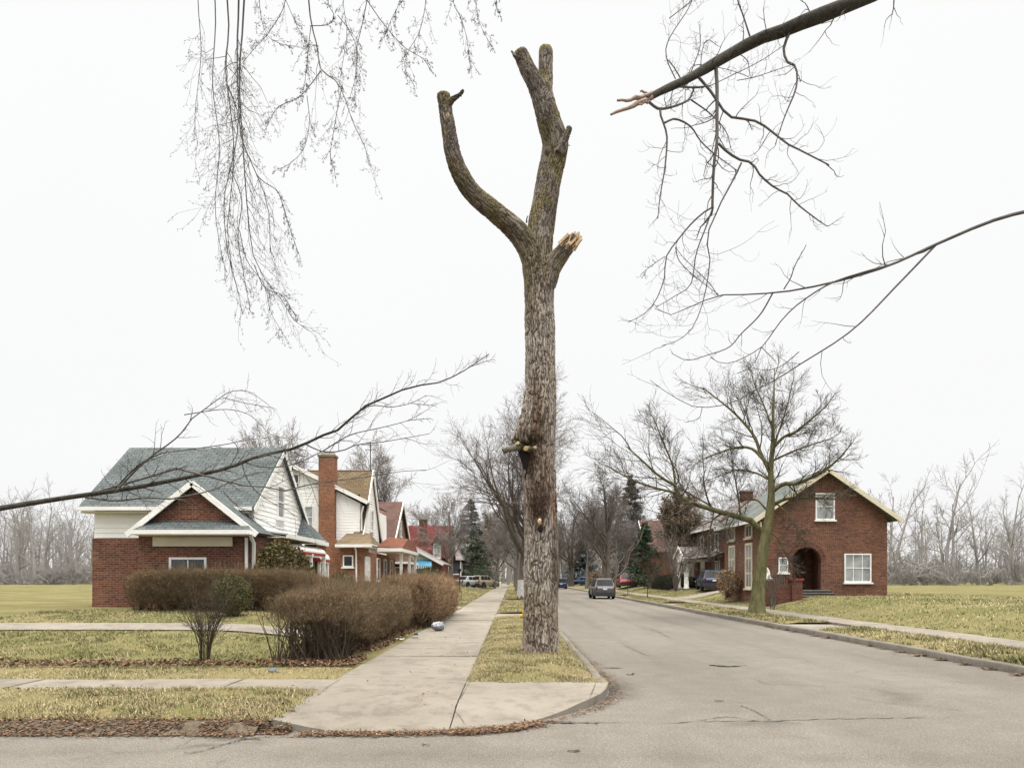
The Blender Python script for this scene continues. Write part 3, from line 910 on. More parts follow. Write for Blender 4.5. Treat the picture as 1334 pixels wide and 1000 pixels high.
# ================================================================== THE CUT TREE
TY = 14.1
ROOT = np.array([.56, TY, .16])
SC = TY / F
def tp(px, py, dy=0): return at(px, py, TY + dy)
skel = []        # (pts, radii)
def chain(lst, dys=None):
    pts = np.array([tp(px, py, (dys[i] if dys else 0)) for i, (px, py, wd) in enumerate(lst)]); rad = np.array([wd * SC / 2 for *_, wd in lst])
    n = max(12, int(np.linalg.norm(np.diff(pts, axis=0), axis=1).sum() / .07))
    pr = resample(np.hstack([pts]), n)
    d = np.r_[0, np.cumsum(np.linalg.norm(np.diff(pts, axis=0), axis=1))]; d /= d[-1]
    dd = np.r_[0, np.cumsum(np.linalg.norm(np.diff(pr, axis=0), axis=1))]; dd /= dd[-1]
    skel.append((pr, np.interp(dd, d, rad)))
trunk_px = [(704, 868, 52), (703.5, 850, 48.5), (704, 835, 46.5), (704.5, 800, 45), (705, 750, 43.5), (705, 700, 42), (703.5, 650, 42), (702, 610, 43), (702.5, 570, 41), (704, 530, 40), (704.5, 490, 39), (703.5, 440, 37.5), (703, 400, 37), (702, 370, 38), (700, 345, 39), (698, 325, 34)]
chain(trunk_px)
chain([(697, 345, 30), (684, 316, 29), (668, 296, 27), (642, 274, 24), (616, 252, 22), (600, 228, 21), (590, 200, 19), (584, 165, 17.5), (580, 140, 16.5), (577.5, 124, 16.5)], [0, -.1, -.2, -.35, -.5, -.6, -.65, -.7, -.7, -.7])
chain([(701, 345, 36), (703, 310, 35), (708, 275, 33), (715, 235, 32), (721, 205, 33), (723, 185, 34), (716, 160, 30), (709, 135, 29), (704, 115, 28)], [0, 0, .05, .1, .1, .1, .05, 0, 0])
chain([(706, 128, 25), (696, 106, 22), (685, 85, 19.5), (677.5, 68, 18)], [0, -.05, -.1, -.15])
chain([(707, 128, 24), (710, 106, 19.5), (711, 85, 18.5), (711, 63.5, 17.5)], [0, .1, .15, .15])
chain([(711, 372, 26), (718, 350, 25), (728, 335, 22), (741, 319, 18), (751, 309, 14.5)], [0, -.1, -.2, -.3, -.35])
chain([(728, 200, 14), (735, 185, 9), (740, 172, 7.5), (742, 165, 7)], [-.1, -.15, -.18, -.2])
chain([(580, 137, 8), (590, 129, 6), (598, 124, 4.6), (604, 117, 4)], [-.75, -.8, -.82, -.85])
chain([(678, 76, 8), (671, 74, 4.5), (668, 69, 3.4), (666, 66, 2.4)], [-.2, -.2, -.2, -.2])
# burl on the left where a big limb was taken off
def blob(px, py, rpx, dy=0): skel.append((np.array([tp(px, py, dy)] * 2) + np.array([[0, 0, 0], [0, 0, .01]]), np.array([rpx, rpx]) * SC))
for a in ((699, 515, 17, -.02), (697, 526, 16, -.05), (694, 537, 15, -.09), (690.5, 547, 14, -.13), (687, 555, 12.5, -.17), (683, 561.5, 10.5, -.2), (678.5, 566.5, 8, -.21), (674, 570.5, 5.5, -.22), (670, 573, 3.2, -.22), (691, 563, 12, -.24), (698, 567, 11, -.25), (684, 571, 7.5, -.26)):
    blob(*a)
# root flare
for px, dx, dy in ((684, -1, -.1), (722, 1, -.15), (700, 0, -.3), (712, .3, .2), (690, -.5, .2)):
    chain([(px, 838, 7), (px + dx * .8, 848, 9), (px + dx * 2.2, 858, 11)], [dy * .7, dy, dy * 1.3])

mbt = bmesh.new()
V, Q = [], []; o = 0
parts_v, parts_f = [], []
for pts, rad in skel:
    k = 20
    n = len(pts)
    if n == 2:      # ball
        th = np.linspace(0, np.pi, 12); cen = pts[0]; r = rad[0]
        ring = np.stack([cen + r * np.stack([np.sin(t) * np.cos(np.arange(k) * 2 * np.pi / k), np.sin(t) * np.sin(np.arange(k) * 2 * np.pi / k), np.full(k, np.cos(t))], 1) for t in np.clip(th, .05, 3.09)])
        v = ring.reshape(-1, 3); n = 12
    else:
        v, _ = tubes([(pts[None], rad[None], k)])
    f = []
    for i in range(n - 1):
        for j in range(k):
            f.append((i * k + j, i * k + (j + 1) % k, (i + 1) * k + (j + 1) % k, (i + 1) * k + j))
    f.append(tuple(range(k))[::-1]); f.append(tuple((n - 1) * k + j for j in range(k)))
    parts_f += [tuple(a + o for a in q) for q in f]; parts_v.append(v); o += len(v)
me = bpy.data.meshes.new('raw'); me.from_pydata(np.vstack(parts_v).tolist(), [], parts_f)
tmp = bpy.data.objects.new('raw', me); COL.objects.link(tmp)
md = tmp.modifiers.new('r', 'REMESH'); md.mode = 'VOXEL'; md.voxel_size = .0155
ms = tmp.modifiers.new('s', 'SMOOTH'); ms.factor = .5; ms.iterations = 9
dg = bpy.context.evaluated_depsgraph_get()
ev = tmp.evaluated_get(dg); em = ev.to_mesh()
nv = len(em.vertices); V = np.empty(nv * 3, np.float32); em.vertices.foreach_get('co', V); V = V.reshape(-1, 3).astype(float)
NR = np.empty(nv * 3, np.float32); em.vertex_normals.foreach_get('vector', NR); NR = NR.reshape(-1, 3).astype(float)
nl = len(em.loops); LI = np.empty(nl, np.int32); em.loops.foreach_get('vertex_index', LI); QT = LI.reshape(-1, 4)
ev.to_mesh_clear(); bpy.data.objects.remove(tmp); bpy.data.meshes.remove(me)

# nearest skeleton chain gives each point its along / around coordinates
best = np.full(nv, 1e9); su = np.zeros(nv); sv = np.zeros(nv); endd = np.full(nv, 9.); kid = np.zeros(nv, int)
for ci, (pts, rad) in enumerate(skel[:9]):
    d2 = ((V[:, None, :] - pts[None, ::2, :]) ** 2).sum(2) if len(pts) > 6 else ((V[:, None] - pts[None]) ** 2).sum(2)
    P_, R_ = (pts[::2], rad[::2]) if len(pts) > 6 else (pts, rad)
    i = d2.argmin(1); dd = np.sqrt(d2[np.arange(nv), i]) - R_[i] * (1.0 if ci else 1.02)
    T = unit(np.gradient(P_, axis=0))[i]; rel = V - P_[i]
    acc = np.r_[0, np.cumsum(np.linalg.norm(np.diff(P_, axis=0), axis=1))]
    al = acc[i] + (rel * T).sum(1)
    rp = rel - T * (rel * T).sum(1, keepdims=True)
    e1 = unit(np.cross(T, np.array([0, 1., 0]))); e2 = np.cross(T, e1)
    th = np.arctan2((rp * e1).sum(1), -(rp * e2).sum(1))       # seam away from the front
    m = dd < best
    best = np.where(m, dd, best); su = np.where(m, th * max(.09, R_.mean()) + ci * 7.7, su); sv = np.where(m, al + ci * 3.3, sv); kid = np.where(m, ci, kid)
    if ci: endd = np.where(m, acc[-1] - al, endd)
    else: endd = np.where(m, 9., endd)
hz = V[:, 2]
wob = fbm(np.stack([su * 4, sv * 2.2, 0 * su], 1), 3, 2) - .5
wob2 = fbm(np.stack([su * 9, sv * 5, 0 * su + 4], 1), 3, 7) - .5
big = kid == 0
cu = np.where(big, .052, .046); cv = np.where(big, .3, .22)
e, cid = worley2(su / cu + wob * 2.6, sv / (cv * 1.5) + wob2 * 1.6, 3)
def rdg(fu, fv, sd):      # interlacing vertical furrows
    q = fbm(np.stack([su * fu + wob * 1.2, sv * fv + wob2 * .5, 0 * su + sd], 1), 2, sd)
    return np.abs(q - .5) * 2
r1 = rdg(24., 3.2, 3); r2 = rdg(46., 7.5, 9)
e = np.minimum(e * 1.75 + .02, r1 * 2.9 + .07)
ridge = np.clip(e / .4, 0, 1) ** .8
fine = np.clip(r2 / .32, 0, 1)
depth = ridge * (.7 + .3 * fine)
rs = np.clip(np.where(big, 1.0, .6), 0, 1)
patch = (.12 + .5 * sstep(5, 7, hz)) * sstep(.62, .74, fbm(np.stack([su * 1.3, sv * .55, 0 * su], 1), 3, 31))      # places where bark has worn smooth
endf = sstep(0, .1, endd)
amp = .042 * rs * (1 - .55 * patch)
V2 = V + NR * ((depth - .62) * amp + (fbm(V * 2.2, 3, 5) - .5) * .05 * rs + (cid - .5) * .008 * rs)[:, None]
# bark colour
grey = np.array([.37, .333, .3]); brown = np.array([.29, .245, .208]); dark = np.array([.036, .026, .02]); moss = np.array([.17, .15, .045]); pale = np.array([.36, .33, .3])
f1 = fbm(np.stack([su * 2.4, sv * .9, 0 * su + 2], 1), 4, 12)[:, None]
c = grey * (1 - sstep(.42, .64, f1)) + brown * sstep(.42, .64, f1)
c = c * (.9 + .22 * cid[:, None]) * (.8 + .35 * fine[:, None])
c = c * (1 - .8 * patch[:, None]) + pale * (.7 + .5 * f1) * .8 * patch[:, None]
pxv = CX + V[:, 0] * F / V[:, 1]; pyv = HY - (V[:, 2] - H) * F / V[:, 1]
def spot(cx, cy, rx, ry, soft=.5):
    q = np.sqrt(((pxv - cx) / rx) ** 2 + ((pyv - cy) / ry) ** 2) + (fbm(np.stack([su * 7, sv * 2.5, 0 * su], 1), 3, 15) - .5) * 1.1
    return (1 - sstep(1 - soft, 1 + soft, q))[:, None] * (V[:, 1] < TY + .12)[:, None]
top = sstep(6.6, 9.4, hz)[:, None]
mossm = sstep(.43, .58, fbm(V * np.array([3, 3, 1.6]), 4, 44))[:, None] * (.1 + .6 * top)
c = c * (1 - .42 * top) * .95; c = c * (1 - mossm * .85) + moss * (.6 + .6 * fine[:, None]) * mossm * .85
dk = sstep(.5, .66, fbm(V * np.array([4, 4, 1.1]), 4, 61))[:, None] * (.2 + .45 * top)
c = c * (1 - dk * .75) + np.array([.06, .05, .042]) * dk * .75
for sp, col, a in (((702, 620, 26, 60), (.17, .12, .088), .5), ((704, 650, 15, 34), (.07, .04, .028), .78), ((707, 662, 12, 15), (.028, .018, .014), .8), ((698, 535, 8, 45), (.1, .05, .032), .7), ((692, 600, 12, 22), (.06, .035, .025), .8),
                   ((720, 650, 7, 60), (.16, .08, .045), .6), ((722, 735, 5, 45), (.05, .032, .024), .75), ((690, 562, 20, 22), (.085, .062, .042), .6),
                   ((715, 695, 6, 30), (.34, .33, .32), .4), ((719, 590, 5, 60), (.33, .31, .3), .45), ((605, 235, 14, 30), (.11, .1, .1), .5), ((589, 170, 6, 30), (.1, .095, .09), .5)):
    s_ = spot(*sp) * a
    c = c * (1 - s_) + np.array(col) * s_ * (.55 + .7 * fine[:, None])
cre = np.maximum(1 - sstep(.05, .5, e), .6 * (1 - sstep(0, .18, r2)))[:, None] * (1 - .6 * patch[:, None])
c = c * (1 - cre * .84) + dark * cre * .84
# sawn ends are bare
cut = (1 - sstep(.0, .02, endd))[:, None] * np.isin(kid, [1, 3, 4])[:, None]
c = c * (1 - cut) + np.array([.2, .17, .09]) * (.7 + .6 * f1) * cut

def mat_bark():
    m, t, b = newmat('cut_tree_bark', .95, .12)
    a = N(t, 'ShaderNodeAttribute', attribute_name='Col')
    v = coords(t, 'Object', (1, 1, .3))
    col = mixc(t, .85, a.outputs['Color'], rampn(t, [(.3, (.6, .58, .56)), (.7, (1.4, 1.38, 1.35))], noise(t, v, 45, 4, .7)), 'MULTIPLY')
    t.links.new(col, b.inputs['Base Color'])
    bump(t, b, noise(t, v, 60, 4, .7), .7, .01)
    return m
M['bark'] = mat_bark()
ct = thing('cut_tree', ROOT, 'tall lopped tree on the corner verge, its limbs sawn or torn to stubs', 'tree')
np_mesh('trunk', V2, QT, M['bark'], ct, ROOT, smooth=True, col=c)

def rough_disc(name, cen, nrm, r, mat, parent, off, jag=.1, thick=.02, seed=0, label=None):
    rg = np.random.default_rng(seed); n = Vector(nrm).normalized(); u = n.cross(Vector((0, .3, 1))).normalized(); v = n.cross(u)
    k = 26; mb = MB(); cen = Vector(cen)
    rr = [r * (1 + jag * (rg.random() - .5) * 2) for _ in range(k)]
    rows = []
    for s, hgt in ((1, -thick), (1.0, 0), (.93, .008), (.6, .004), (.25, .009), (.02, .006)):
        rows.append([cen + (u * math.cos(2 * math.pi * i / k) + v * math.sin(2 * math.pi * i / k)) * rr[i] * s + n * (hgt + .004 * rg.random()) for i in range(k)])
    mb.grid(rows, 0, True, True)
    o = mb.build(name, mat, parent, off)
    if label: o['label'] = label
    return o
def mat_rings(name, c1, c2):
    m, t, b = newmat(name, .85, .15)
    wv = N(t, 'ShaderNodeTexWave', wave_type='RINGS', rings_direction='SPHERICAL', Scale=18, Distortion=3.5, Detail=3)
    t.links.new(coords(t), wv.inputs['Vector'])
    col = mixc(t, .8, rampn(t, [(0, c2), (1, c1)], wv.outputs['Color']), rampn(t, [(.3, (.7, .68, .62)), (.7, (1.2, 1.2, 1.2))], noise(t, coords(t), 22, 4)), 'MULTIPLY')
    t.links.new(col, b.inputs['Base Color'])
    bump(t, b, noise(t, coords(t), 60, 3), .4, .01)
    return m
M['sawn'] = mat_rings('sawn_rings', (.52, .4, .24), (.42, .3, .17))
M['sawnold'] = mat_rings('sawn_weathered', (.2, .175, .1), (.14, .12, .07))
def dir_(a, b): return tuple(np.array(b) - np.array(a))
# weathered sawn tops
for (a, b, r, dy, sd_) in (((682, 78), (677.5, 68), 8.6, -.15, 1), ((711, 80), (711, 63.5), 8.5, .15, 2), ((578.5, 140), (577.5, 124), 8.0, -.7, 3)):
    p, q = tp(*a, dy), tp(*b, dy)
    rough_disc('sawn_end', q + unit(q - p) * .012, q - p + np.array([0, -.02, 0]), r * SC * .95, M['sawnold'], ct, ROOT, .06, .03, sd_)
# fresh little cuts on the burl
for px, py, rpx, dy, n, sd_ in ((674.5, 577, 2.3, -.40, (-.5, -1, .25), 4), (685, 584, 3.0, -.5, (-.3, -1, -.15), 5), (697, 582.5, 2.0, -.53, (.25, -1, 0), 6)):
    cpt = tp(px, py, dy); nn = Vector(n).normalized()
    mb = MB(); mb.tube([Vector(cpt) - nn * .3, Vector(cpt) - nn * .1, Vector(cpt)], [rpx * SC * 1.5, rpx * SC * 1.15, rpx * SC * 1.05], 18, 0, False)
    st = mb.build('branch_stub', M['greenbark'], ct, ROOT)
    rough_disc('sawn_end', cpt, n, rpx * SC * 1.02, M['sawn'], st, ROOT, .05, .01, sd_, 'fresh pale sawn end on the burl')
# the stub that sticks out to the left
p = [tp(676, 582, -.3), tp(668, 583.5, -.36), tp(661, 585.5, -.4), tp(655.5, 587.5, -.42)]
mb = MB(); mb.tube(p, [.075, .062, .056, .058], 16, 0, True)
mb.build('branch_stub', M['greybark'], ct, ROOT)
# shade under the burl, painted as a dark plate on the bark
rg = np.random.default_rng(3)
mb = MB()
shade_px = [(674, 586), (679, 584), (684, 586), (689, 590), (690, 597), (688, 606), (686.5, 616), (684.5, 624), (682, 612), (678, 597)]
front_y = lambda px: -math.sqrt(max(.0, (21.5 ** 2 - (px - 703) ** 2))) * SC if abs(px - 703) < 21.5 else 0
P0 = [tp(px, py, front_y(max(px, 683)) - .022) for px, py in shade_px]
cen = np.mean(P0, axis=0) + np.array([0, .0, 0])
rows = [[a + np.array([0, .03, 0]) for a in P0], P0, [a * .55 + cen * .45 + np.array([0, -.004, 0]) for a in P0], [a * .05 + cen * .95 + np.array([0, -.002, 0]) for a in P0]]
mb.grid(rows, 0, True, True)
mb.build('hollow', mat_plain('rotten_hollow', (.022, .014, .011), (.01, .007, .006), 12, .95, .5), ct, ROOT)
# fresh knot with a small hole below it
kn = tp(703, 679, front_y(703) - .03)
mb = MB()
n_ = 14; rows = []
for s, h_ in ((1.15, .05), (1, .012), (.6, -.012), (.05, -.016)):
    rows.append([kn + np.array([math.cos(a) * .034 * s * (1 + .7 * (rg.random() - .5)), h_ * .6, math.sin(a) * .06 * s * (1 + .8 * (rg.random() - .5))]) for a in np.linspace(0, 2 * np.pi, n_, endpoint=False)])
mb.grid(rows, 0, True, True)
kk = mb.build('knot', M['rawwood'], ct, ROOT); kk['label'] = 'small fresh torn knot low on the trunk'
kn = tp(704.5, 688, front_y(704) - .018); rows = []; mb = MB()
for s, h_ in ((1.2, .03), (1, -.008), (.5, -.004), (.05, -.002)):
    rows.append([kn + np.array([math.cos(a) * .045 * s, h_, math.sin(a) * .055 * s * (1 + .2 * rg.random())]) for a in np.linspace(0, 2 * np.pi, n_, endpoint=False)])
mb.grid(rows, 0, True, True); mb.build('knot_hole', bpy.data.materials['rotten_hollow'], ct, ROOT)
for px, py, dy, r_ in ((583, 150, -.83, .04), (714, 194, -.19, .05)):
    kn = tp(px, py, dy); rows = []; mb = MB()
    for s, h_ in ((1.5, .07), (1, .012), (.7, -.004), (.1, .004)):
        rows.append([kn + np.array([math.cos(a) * r_ * s, h_, math.sin(a) * r_ * 1.2 * s * (1 + .2 * rg.random())]) for a in np.linspace(0, 2 * np.pi, n_, endpoint=False)])
    mb.grid(rows, 0, True, True); mb.build('knot', M['cutwood'] if r_ < .05 else M['greybark'], ct, ROOT)
# splintered end of the torn right limb
mb = MB()
for i in range(26):
    t = i / 25
    b0 = tp(745 + 9 * (1 - t) + rg.normal() * 1.2 - 8 * t, 313 + rg.normal() * 2.0 - 5 * t + 3, -.35 + (rg.random() - .5) * .2)
    L_ = (4 + 9 * rg.random()) * SC
    d = np.array([.62 + rg.normal() * .18, rg.normal() * .12, .72 + rg.normal() * .15])
    mb.bar(b0 - unit(d) * .16, b0 + unit(d) * L_ * .8, .045 * (.5 + rg.random()), .035 * (.5 + rg.random()), 0 if rg.random() < .88 else 1)
sp_ = mb.build('splintered_end', [M['rawwood'], M['limb']], ct, ROOT); sp_['label'] = 'pale torn splinters at the end of the broken limb'
# loose strip of bark hanging off the right side low down, and flakes
mb = MB()
for px0, py0, py1, wd, dy in ((725, 697, 742, 3.5, -.05), (726.5, 735, 776, 3.4, -.1), (723, 760, 800, 2.6, -.15), (725, 640, 676, 2.2, -.1)):
    n_ = 12; L_, R_ = [], []
    for i in range(n_):
        t = i / (n_ - 1); py = py0 + (py1 - py0) * t
        x0 = px0 - wd * .6 + rg.normal() * .5 ; x1 = px0 + wd * .6 + rg.normal() * .6 + 1.4 * math.sin(t * 3.1)
        L_.append(tp(x0 - 2, py, dy - .02)); R_.append(tp(x1 - 2.2, py, dy + .02))
    mb.grid([L_, [(a + b) / 2 + np.array([0, -.035, 0]) for a, b in zip(L_, R_)], R_, [(a + b) / 2 + np.array([.0, .03, 0]) for a, b in zip(L_, R_)]], 0, True, True)
o = mb.build('loose_bark', mat_plain('peeled_bark', (.1, .055, .032), (.03, .02, .015), 9, .95, .8, fine=40, stretch=(1, 1, .3)), ct, ROOT)
# small dead twigs on the upper limb
lst = [([tp(727, 152, -.1), tp(729, 149, -.12), tp(728, 145, -.12)], .012, .005), ([tp(737, 192, 0), tp(740, 189, 0), tp(743, 190, 0)], .015, .006), ([tp(686, 290, -.2), tp(686.5, 284, -.2), tp(688, 281, -.22)], .02, .008), ([tp(586, 142, -.7), tp(592, 132, -.72)], .01, .006), ([tp(598, 124, -.8), tp(601, 125.5, -.84)], .02, .012)]
for l_ in lst:
    P_, R_ = polys([l_], 5); branch_mesh('dead_twig', [(P_, R_, 5)], M['limb'], ct, ROOT)
M['mosstwig'] = mat_plain('mossy_twig', (.095, .08, .058), (.06, .05, .04), 2, .9)
M['rawpink'] = mat_plain('raw_pink_wood', (.34, .26, .215), (.19, .14, .115), 20, .85)
M['hedgestem'] = mat_plain('hedge_stem', (.075, .056, .038), (.036, .027, .02), 6, .9)
# ================================================================== BARE TREES
# ---- near tree on the left: trunk out of the picture, one low limb and weeping twigs hang into it
def sway(px, py, base, amp=.55):
    return base + amp * math.sin(px / 47.) + .6 * amp * math.sin(py / 61. + 1)
def trace(lst, base, s, amp=.55):
    """[(pixels, w0, w1)] widths in photo px -> polylines in the place"""
    o = []
    for pts, w0, w1 in lst:
        q = [at(x, y, sway(x, y, base, amp)) for x, y in pts]
        k = base / F / 2
        o.append((q, w0 * k, w1 * k))
    return o
LT = np.array([-8.8, 8.9, .14])
lt = thing('street_tree', LT, 'bare tree whose long low limb and weeping twigs reach in from the left edge', 'tree')
rgL = np.random.default_rng(41)
trunkL = [([(-8.8, 8.9, .0), (-8.78, 8.9, 1.5), (-8.7, 8.95, 3.2), (-8.75, 9.0, 5.6), (-8.5, 9.1, 8.4), (-7.6, 9.3, 10.6)], .42, .2)]
limbL = [([(-7.7, 9.3, 10.4), (-6.2, 9.4, 11.1), (-4.2, 9.5, 11.4), (-2.0, 9.6, 11.3), (.4, 9.7, 11.2), (1.4, 9.8, 11.0)], .15, .035),
         ([(-8.6, 9.05, 7.6), (-9.8, 9.4, 9.5), (-11, 9.6, 11.4)], .16, .05), ([(-8.1, 9.2, 9.8), (-7.9, 10.4, 11.6), (-7.6, 11.6, 13)], .14, .04)]
low = trace([([(-150, 690), (-60, 672), (60, 652), (180, 634), (291, 611), (318, 600), (345, 592), (375, 586), (397, 578), (420, 567), (440, 560), (453, 549), (470, 532), (485, 525), (505, 516), (523, 508), (545, 502), (572, 498), (595, 488), (612, 478), (637, 461)], 6.6, .9)], 9.6, 1, .4)
low[0] = ([np.array([-8.65, 8.95, 2.5])] + low[0][0], .05, .0052)
side = trace([([(612, 478), (628, 472), (643, 468)], 1.1, .8),
    ([(397, 578), (420, 588), (445, 587), (465, 579), (495, 576), (530, 570), (558, 565)], 2.4, .8),
    ([(420, 588), (440, 575), (460, 565), (500, 556), (530, 548), (550, 538)], 2.0, .8), ([(530, 548), (545, 546), (560, 545)], 1.1, .8),
    ([(316, 601), (340, 608), (365, 608), (390, 602), (415, 590), (440, 576)], 2.2, 1.0),
    ([(220, 650), (270, 640), (300, 628), (325, 618), (345, 615), (380, 614)], 2.4, .8),
    ([(230, 610), (300, 628), (325, 634), (345, 634), (365, 640), (390, 634), (420, 628), (470, 622), (500, 617), (530, 613), (555, 612)], 3.0, .8),
    ([(453, 549), (480, 529), (510, 530), (535, 525), (555, 515)], 1.8, .8), ([(535, 525), (550, 527), (565, 528)], 1.0, .8),
    ([(250, 545), (291, 515), (305, 509), (325, 510), (340, 520), (347, 525)], 1.8, .8), ([(240, 540), (291, 533), (320, 538), (335, 548), (350, 565)], 1.6, .8),
    ([(291, 518), (320, 525), (355, 531)], 1.3, .8), ([(210, 590), (291, 579), (320, 573), (350, 570), (362, 568)], 1.8, .8),
    ([(316, 600), (318, 615), (330, 636), (350, 652), (380, 668), (405, 690)], 1.5, .8), ([(291, 640), (305, 655), (330, 672), (365, 690)], 1.4, .8), ([(300, 606), (309, 590), (308, 580), (300, 572)], 2, .9),
    ([(345, 592), (372, 600), (400, 622), (415, 660)], 1.2, .7), ([(150, 640), (190, 600), (230, 570), (250, 545)], 3, 1.8), ([(100, 646), (150, 652), (190, 648), (220, 650)], 3.2, 2.4), ([(120, 642), (170, 628), (230, 610)], 3.2, 2.8), ([(150, 636), (180, 606), (210, 590)], 2.6, 1.8)], 9.6, 1, .4)
P0, R0 = polys(low, 40); P1, R1 = polys(side, 14)
R1 = R1 * .85
A1 = grow(P0, R0, 44, rgL, (.42, .97), (20, 55), (.018, .06), .3, 6, 0, .2, .0032, grav=-.02)
A1b = grow(*A1, 4, rgL, (.25, 1), (25, 60), (.3, .6), .7, 4, 0, .2, .0026)
A2 = grow(P1, R1, 9, rgL, (.15, 1), (25, 60), (.16, .4), .55, 5, .0, .2, .003)
A3 = grow(*A2, 3, rgL, (.25, 1), (30, 65), (.3, .6), .7, 4, .0, .2, .0025)
PT, RT = polys(trunkL, 16); PL, RL = polys(limbL, 16)
branch_mesh('trunk', [(PT, RT, 14), (PL, RL, 9)], M['limb'], lt, LT)
branch_mesh('low_limb_wood', [(P0, R0, 7)], M['limb'], lt, LT)
branch_mesh('low_limb', [(P1, R1, 5), (*A1, 4), (*A1b, 3), (*A2, 4), (*A3, 3)], M['twig'], lt, LT)
strands = [([(322, -60), (318, 0), (316, 40), (312, 90), (313, 140), (316, 180), (318, 215), (322, 270), (325, 300), (333, 345), (350, 370), (370, 395), (385, 420), (402, 431)], 3.6, .8),
    ([(306, -60), (311, 0), (309, 60), (310, 120), (314, 180), (322, 200), (328, 215), (340, 240), (350, 275), (352, 330)], 3.6, .9),
    ([(290, -60), (296, 0), (298, 40), (294, 90), (300, 140), (305, 200), (300, 260), (296, 300), (302, 350)], 3, .9),
    ([(334, 228), (345, 238), (362, 250), (372, 280), (380, 305), (390, 333)], 1.6, .8), ([(331, 345), (345, 375), (368, 385), (385, 412)], 1.6, .8),
    ([(400, -60), (402, 0), (406, 33), (413, 60), (418, 90), (438, 106), (448, 125), (460, 160), (475, 190), (480, 212)], 3, .8),
    ([(418, 92), (405, 110), (388, 128), (362, 140), (348, 165)], 1.8, .7), ([(400, 125), (403, 160), (395, 195), (375, 215), (362, 220)], 1.4, .7),
    ([(446, 110), (440, 140), (434, 175), (430, 205), (436, 222)], 1.4, .7), ([(405, 35), (402, 60), (398, 100), (394, 120)], 1.4, .7),
    ([(404, 34), (428, 32), (435, 20), (428, 5), (424, -30)], 1.5, .8), ([(440, 20), (455, 40), (465, 65), (463, 100), (455, 130)], 1.4, .7),
    ([(484, -60), (478, 0), (470, 40), (465, 62), (463, 100)], 1.8, .8), ([(478, 0), (490, 18), (505, 38), (525, 60), (540, 70), (552, 77), (560, 90)], 1.6, .7),
    ([(560, -60), (555, 0), (547, 40), (533, 65), (527, 88), (540, 112)], 1.3, .7), ([(594, -60), (590, 0), (600, 22), (608, 50), (613, 88)], 1.2, .7),
    ([(618, -60), (620, 0), (625, 30), (640, 60)], 1.1, .6), ([(650, -60), (647, 0), (650, 18)], .9, .6), ([(530, -60), (521, 0), (510, 25), (500, 50)], 1.2, .7),
    ([(366, -60), (372, 0), (352, 40), (330, 65), (316, 82)], 1.6, .8), ([(372, 0), (395, 50), (410, 60)], 1.2, .7), ([(345, -60), (338, 0), (345, 40), (360, 55), (390, 62)], 1.3, .7),
    ([(452, -60), (447, 0), (452, 40), (446, 85), (440, 120)], 1.2, .7), ([(296, 110), (310, 150), (305, 200), (292, 260), (297, 330), (310, 380), (316, 410)], 2, .8),
    ([(300, 220), (315, 260), (310, 310), (318, 360), (326, 405)], 1.6, .8), ([(312, 300), (322, 340), (345, 372), (352, 405), (372, 440)], 1.4, .7),
    ([(262, -60), (258, 0), (262, 70), (254, 150), (258, 190)], 1.6, .6),
    ([(274, -60), (281, 20), (277, 110), (286, 190), (280, 270), (290, 340)], 2.2, .8)]
ST = trace(strands, 9.6, 1, .5)
PS, RS = polys(ST, 18)
RS = RS * .78
# hang each strand from the high limb outside the picture
hang = []
for (q, a, b_), (pts, *_r) in zip(ST, strands):
    if pts[0][1] <= -60:
        t = q[0]; lx = np.clip(t[0] + .25, -6.9, 1.3); lz = float(np.interp(lx, [-7.7, -6.2, -4.2, -2, .4, 1.4], [10.4, 11.1, 11.4, 11.3, 11.2, 11.0])); ly = float(np.interp(lx, [-7.7, 1.4], [9.3, 9.8]))
        hang.append(([(lx, ly, lz), ((lx + t[0]) / 2 - .05, (ly + t[1]) / 2, (lz + t[2]) / 2 + .12), t], max(a * 1.1, .006), a))
PH, RH = polys(hang, 7)
big = slice(0, 3)
B1 = grow(PS, RS, 15, rgL, (.22, 1), (15, 48), (.1, .24), .5, 6, 0, .17, .0022, grav=-.14)
B1x = grow(PS[:3], RS[:3], 22, rgL, (.25, 1), (12, 42), (.07, .2), .5, 6, 0, .17, .0024, grav=-.16)
B1 = (np.vstack([B1[0], B1x[0]]), np.vstack([B1[1], B1x[1]]))
B2 = grow(*B1, 3, rgL, (.2, 1), (22, 58), (.3, .65), .75, 5, 0, .2, .0019, grav=-.08)
B3 = grow(*B2, 2, rgL, (.3, 1), (25, 65), (.25, .5), .85, 3, 0, .2, .0017, grav=-.04)
tips = np.vstack([B2[0][:, -1], B3[0][:, -1], B2[0][:, 2]])
bud = np.stack([tips, tips + rgL.normal(0, .008, tips.shape), tips + rgL.normal(0, .012, tips.shape)], 1)
BR = np.tile(np.array([.0015, .0036, .0012]), (len(tips), 1))
branch_mesh('weeping_twigs', [(PH, RH, 5), (PS, RS, 5), (*B1, 4), (*B2, 3), (*B3, 3), (bud, BR, 3)], M['twig'], lt, LT)

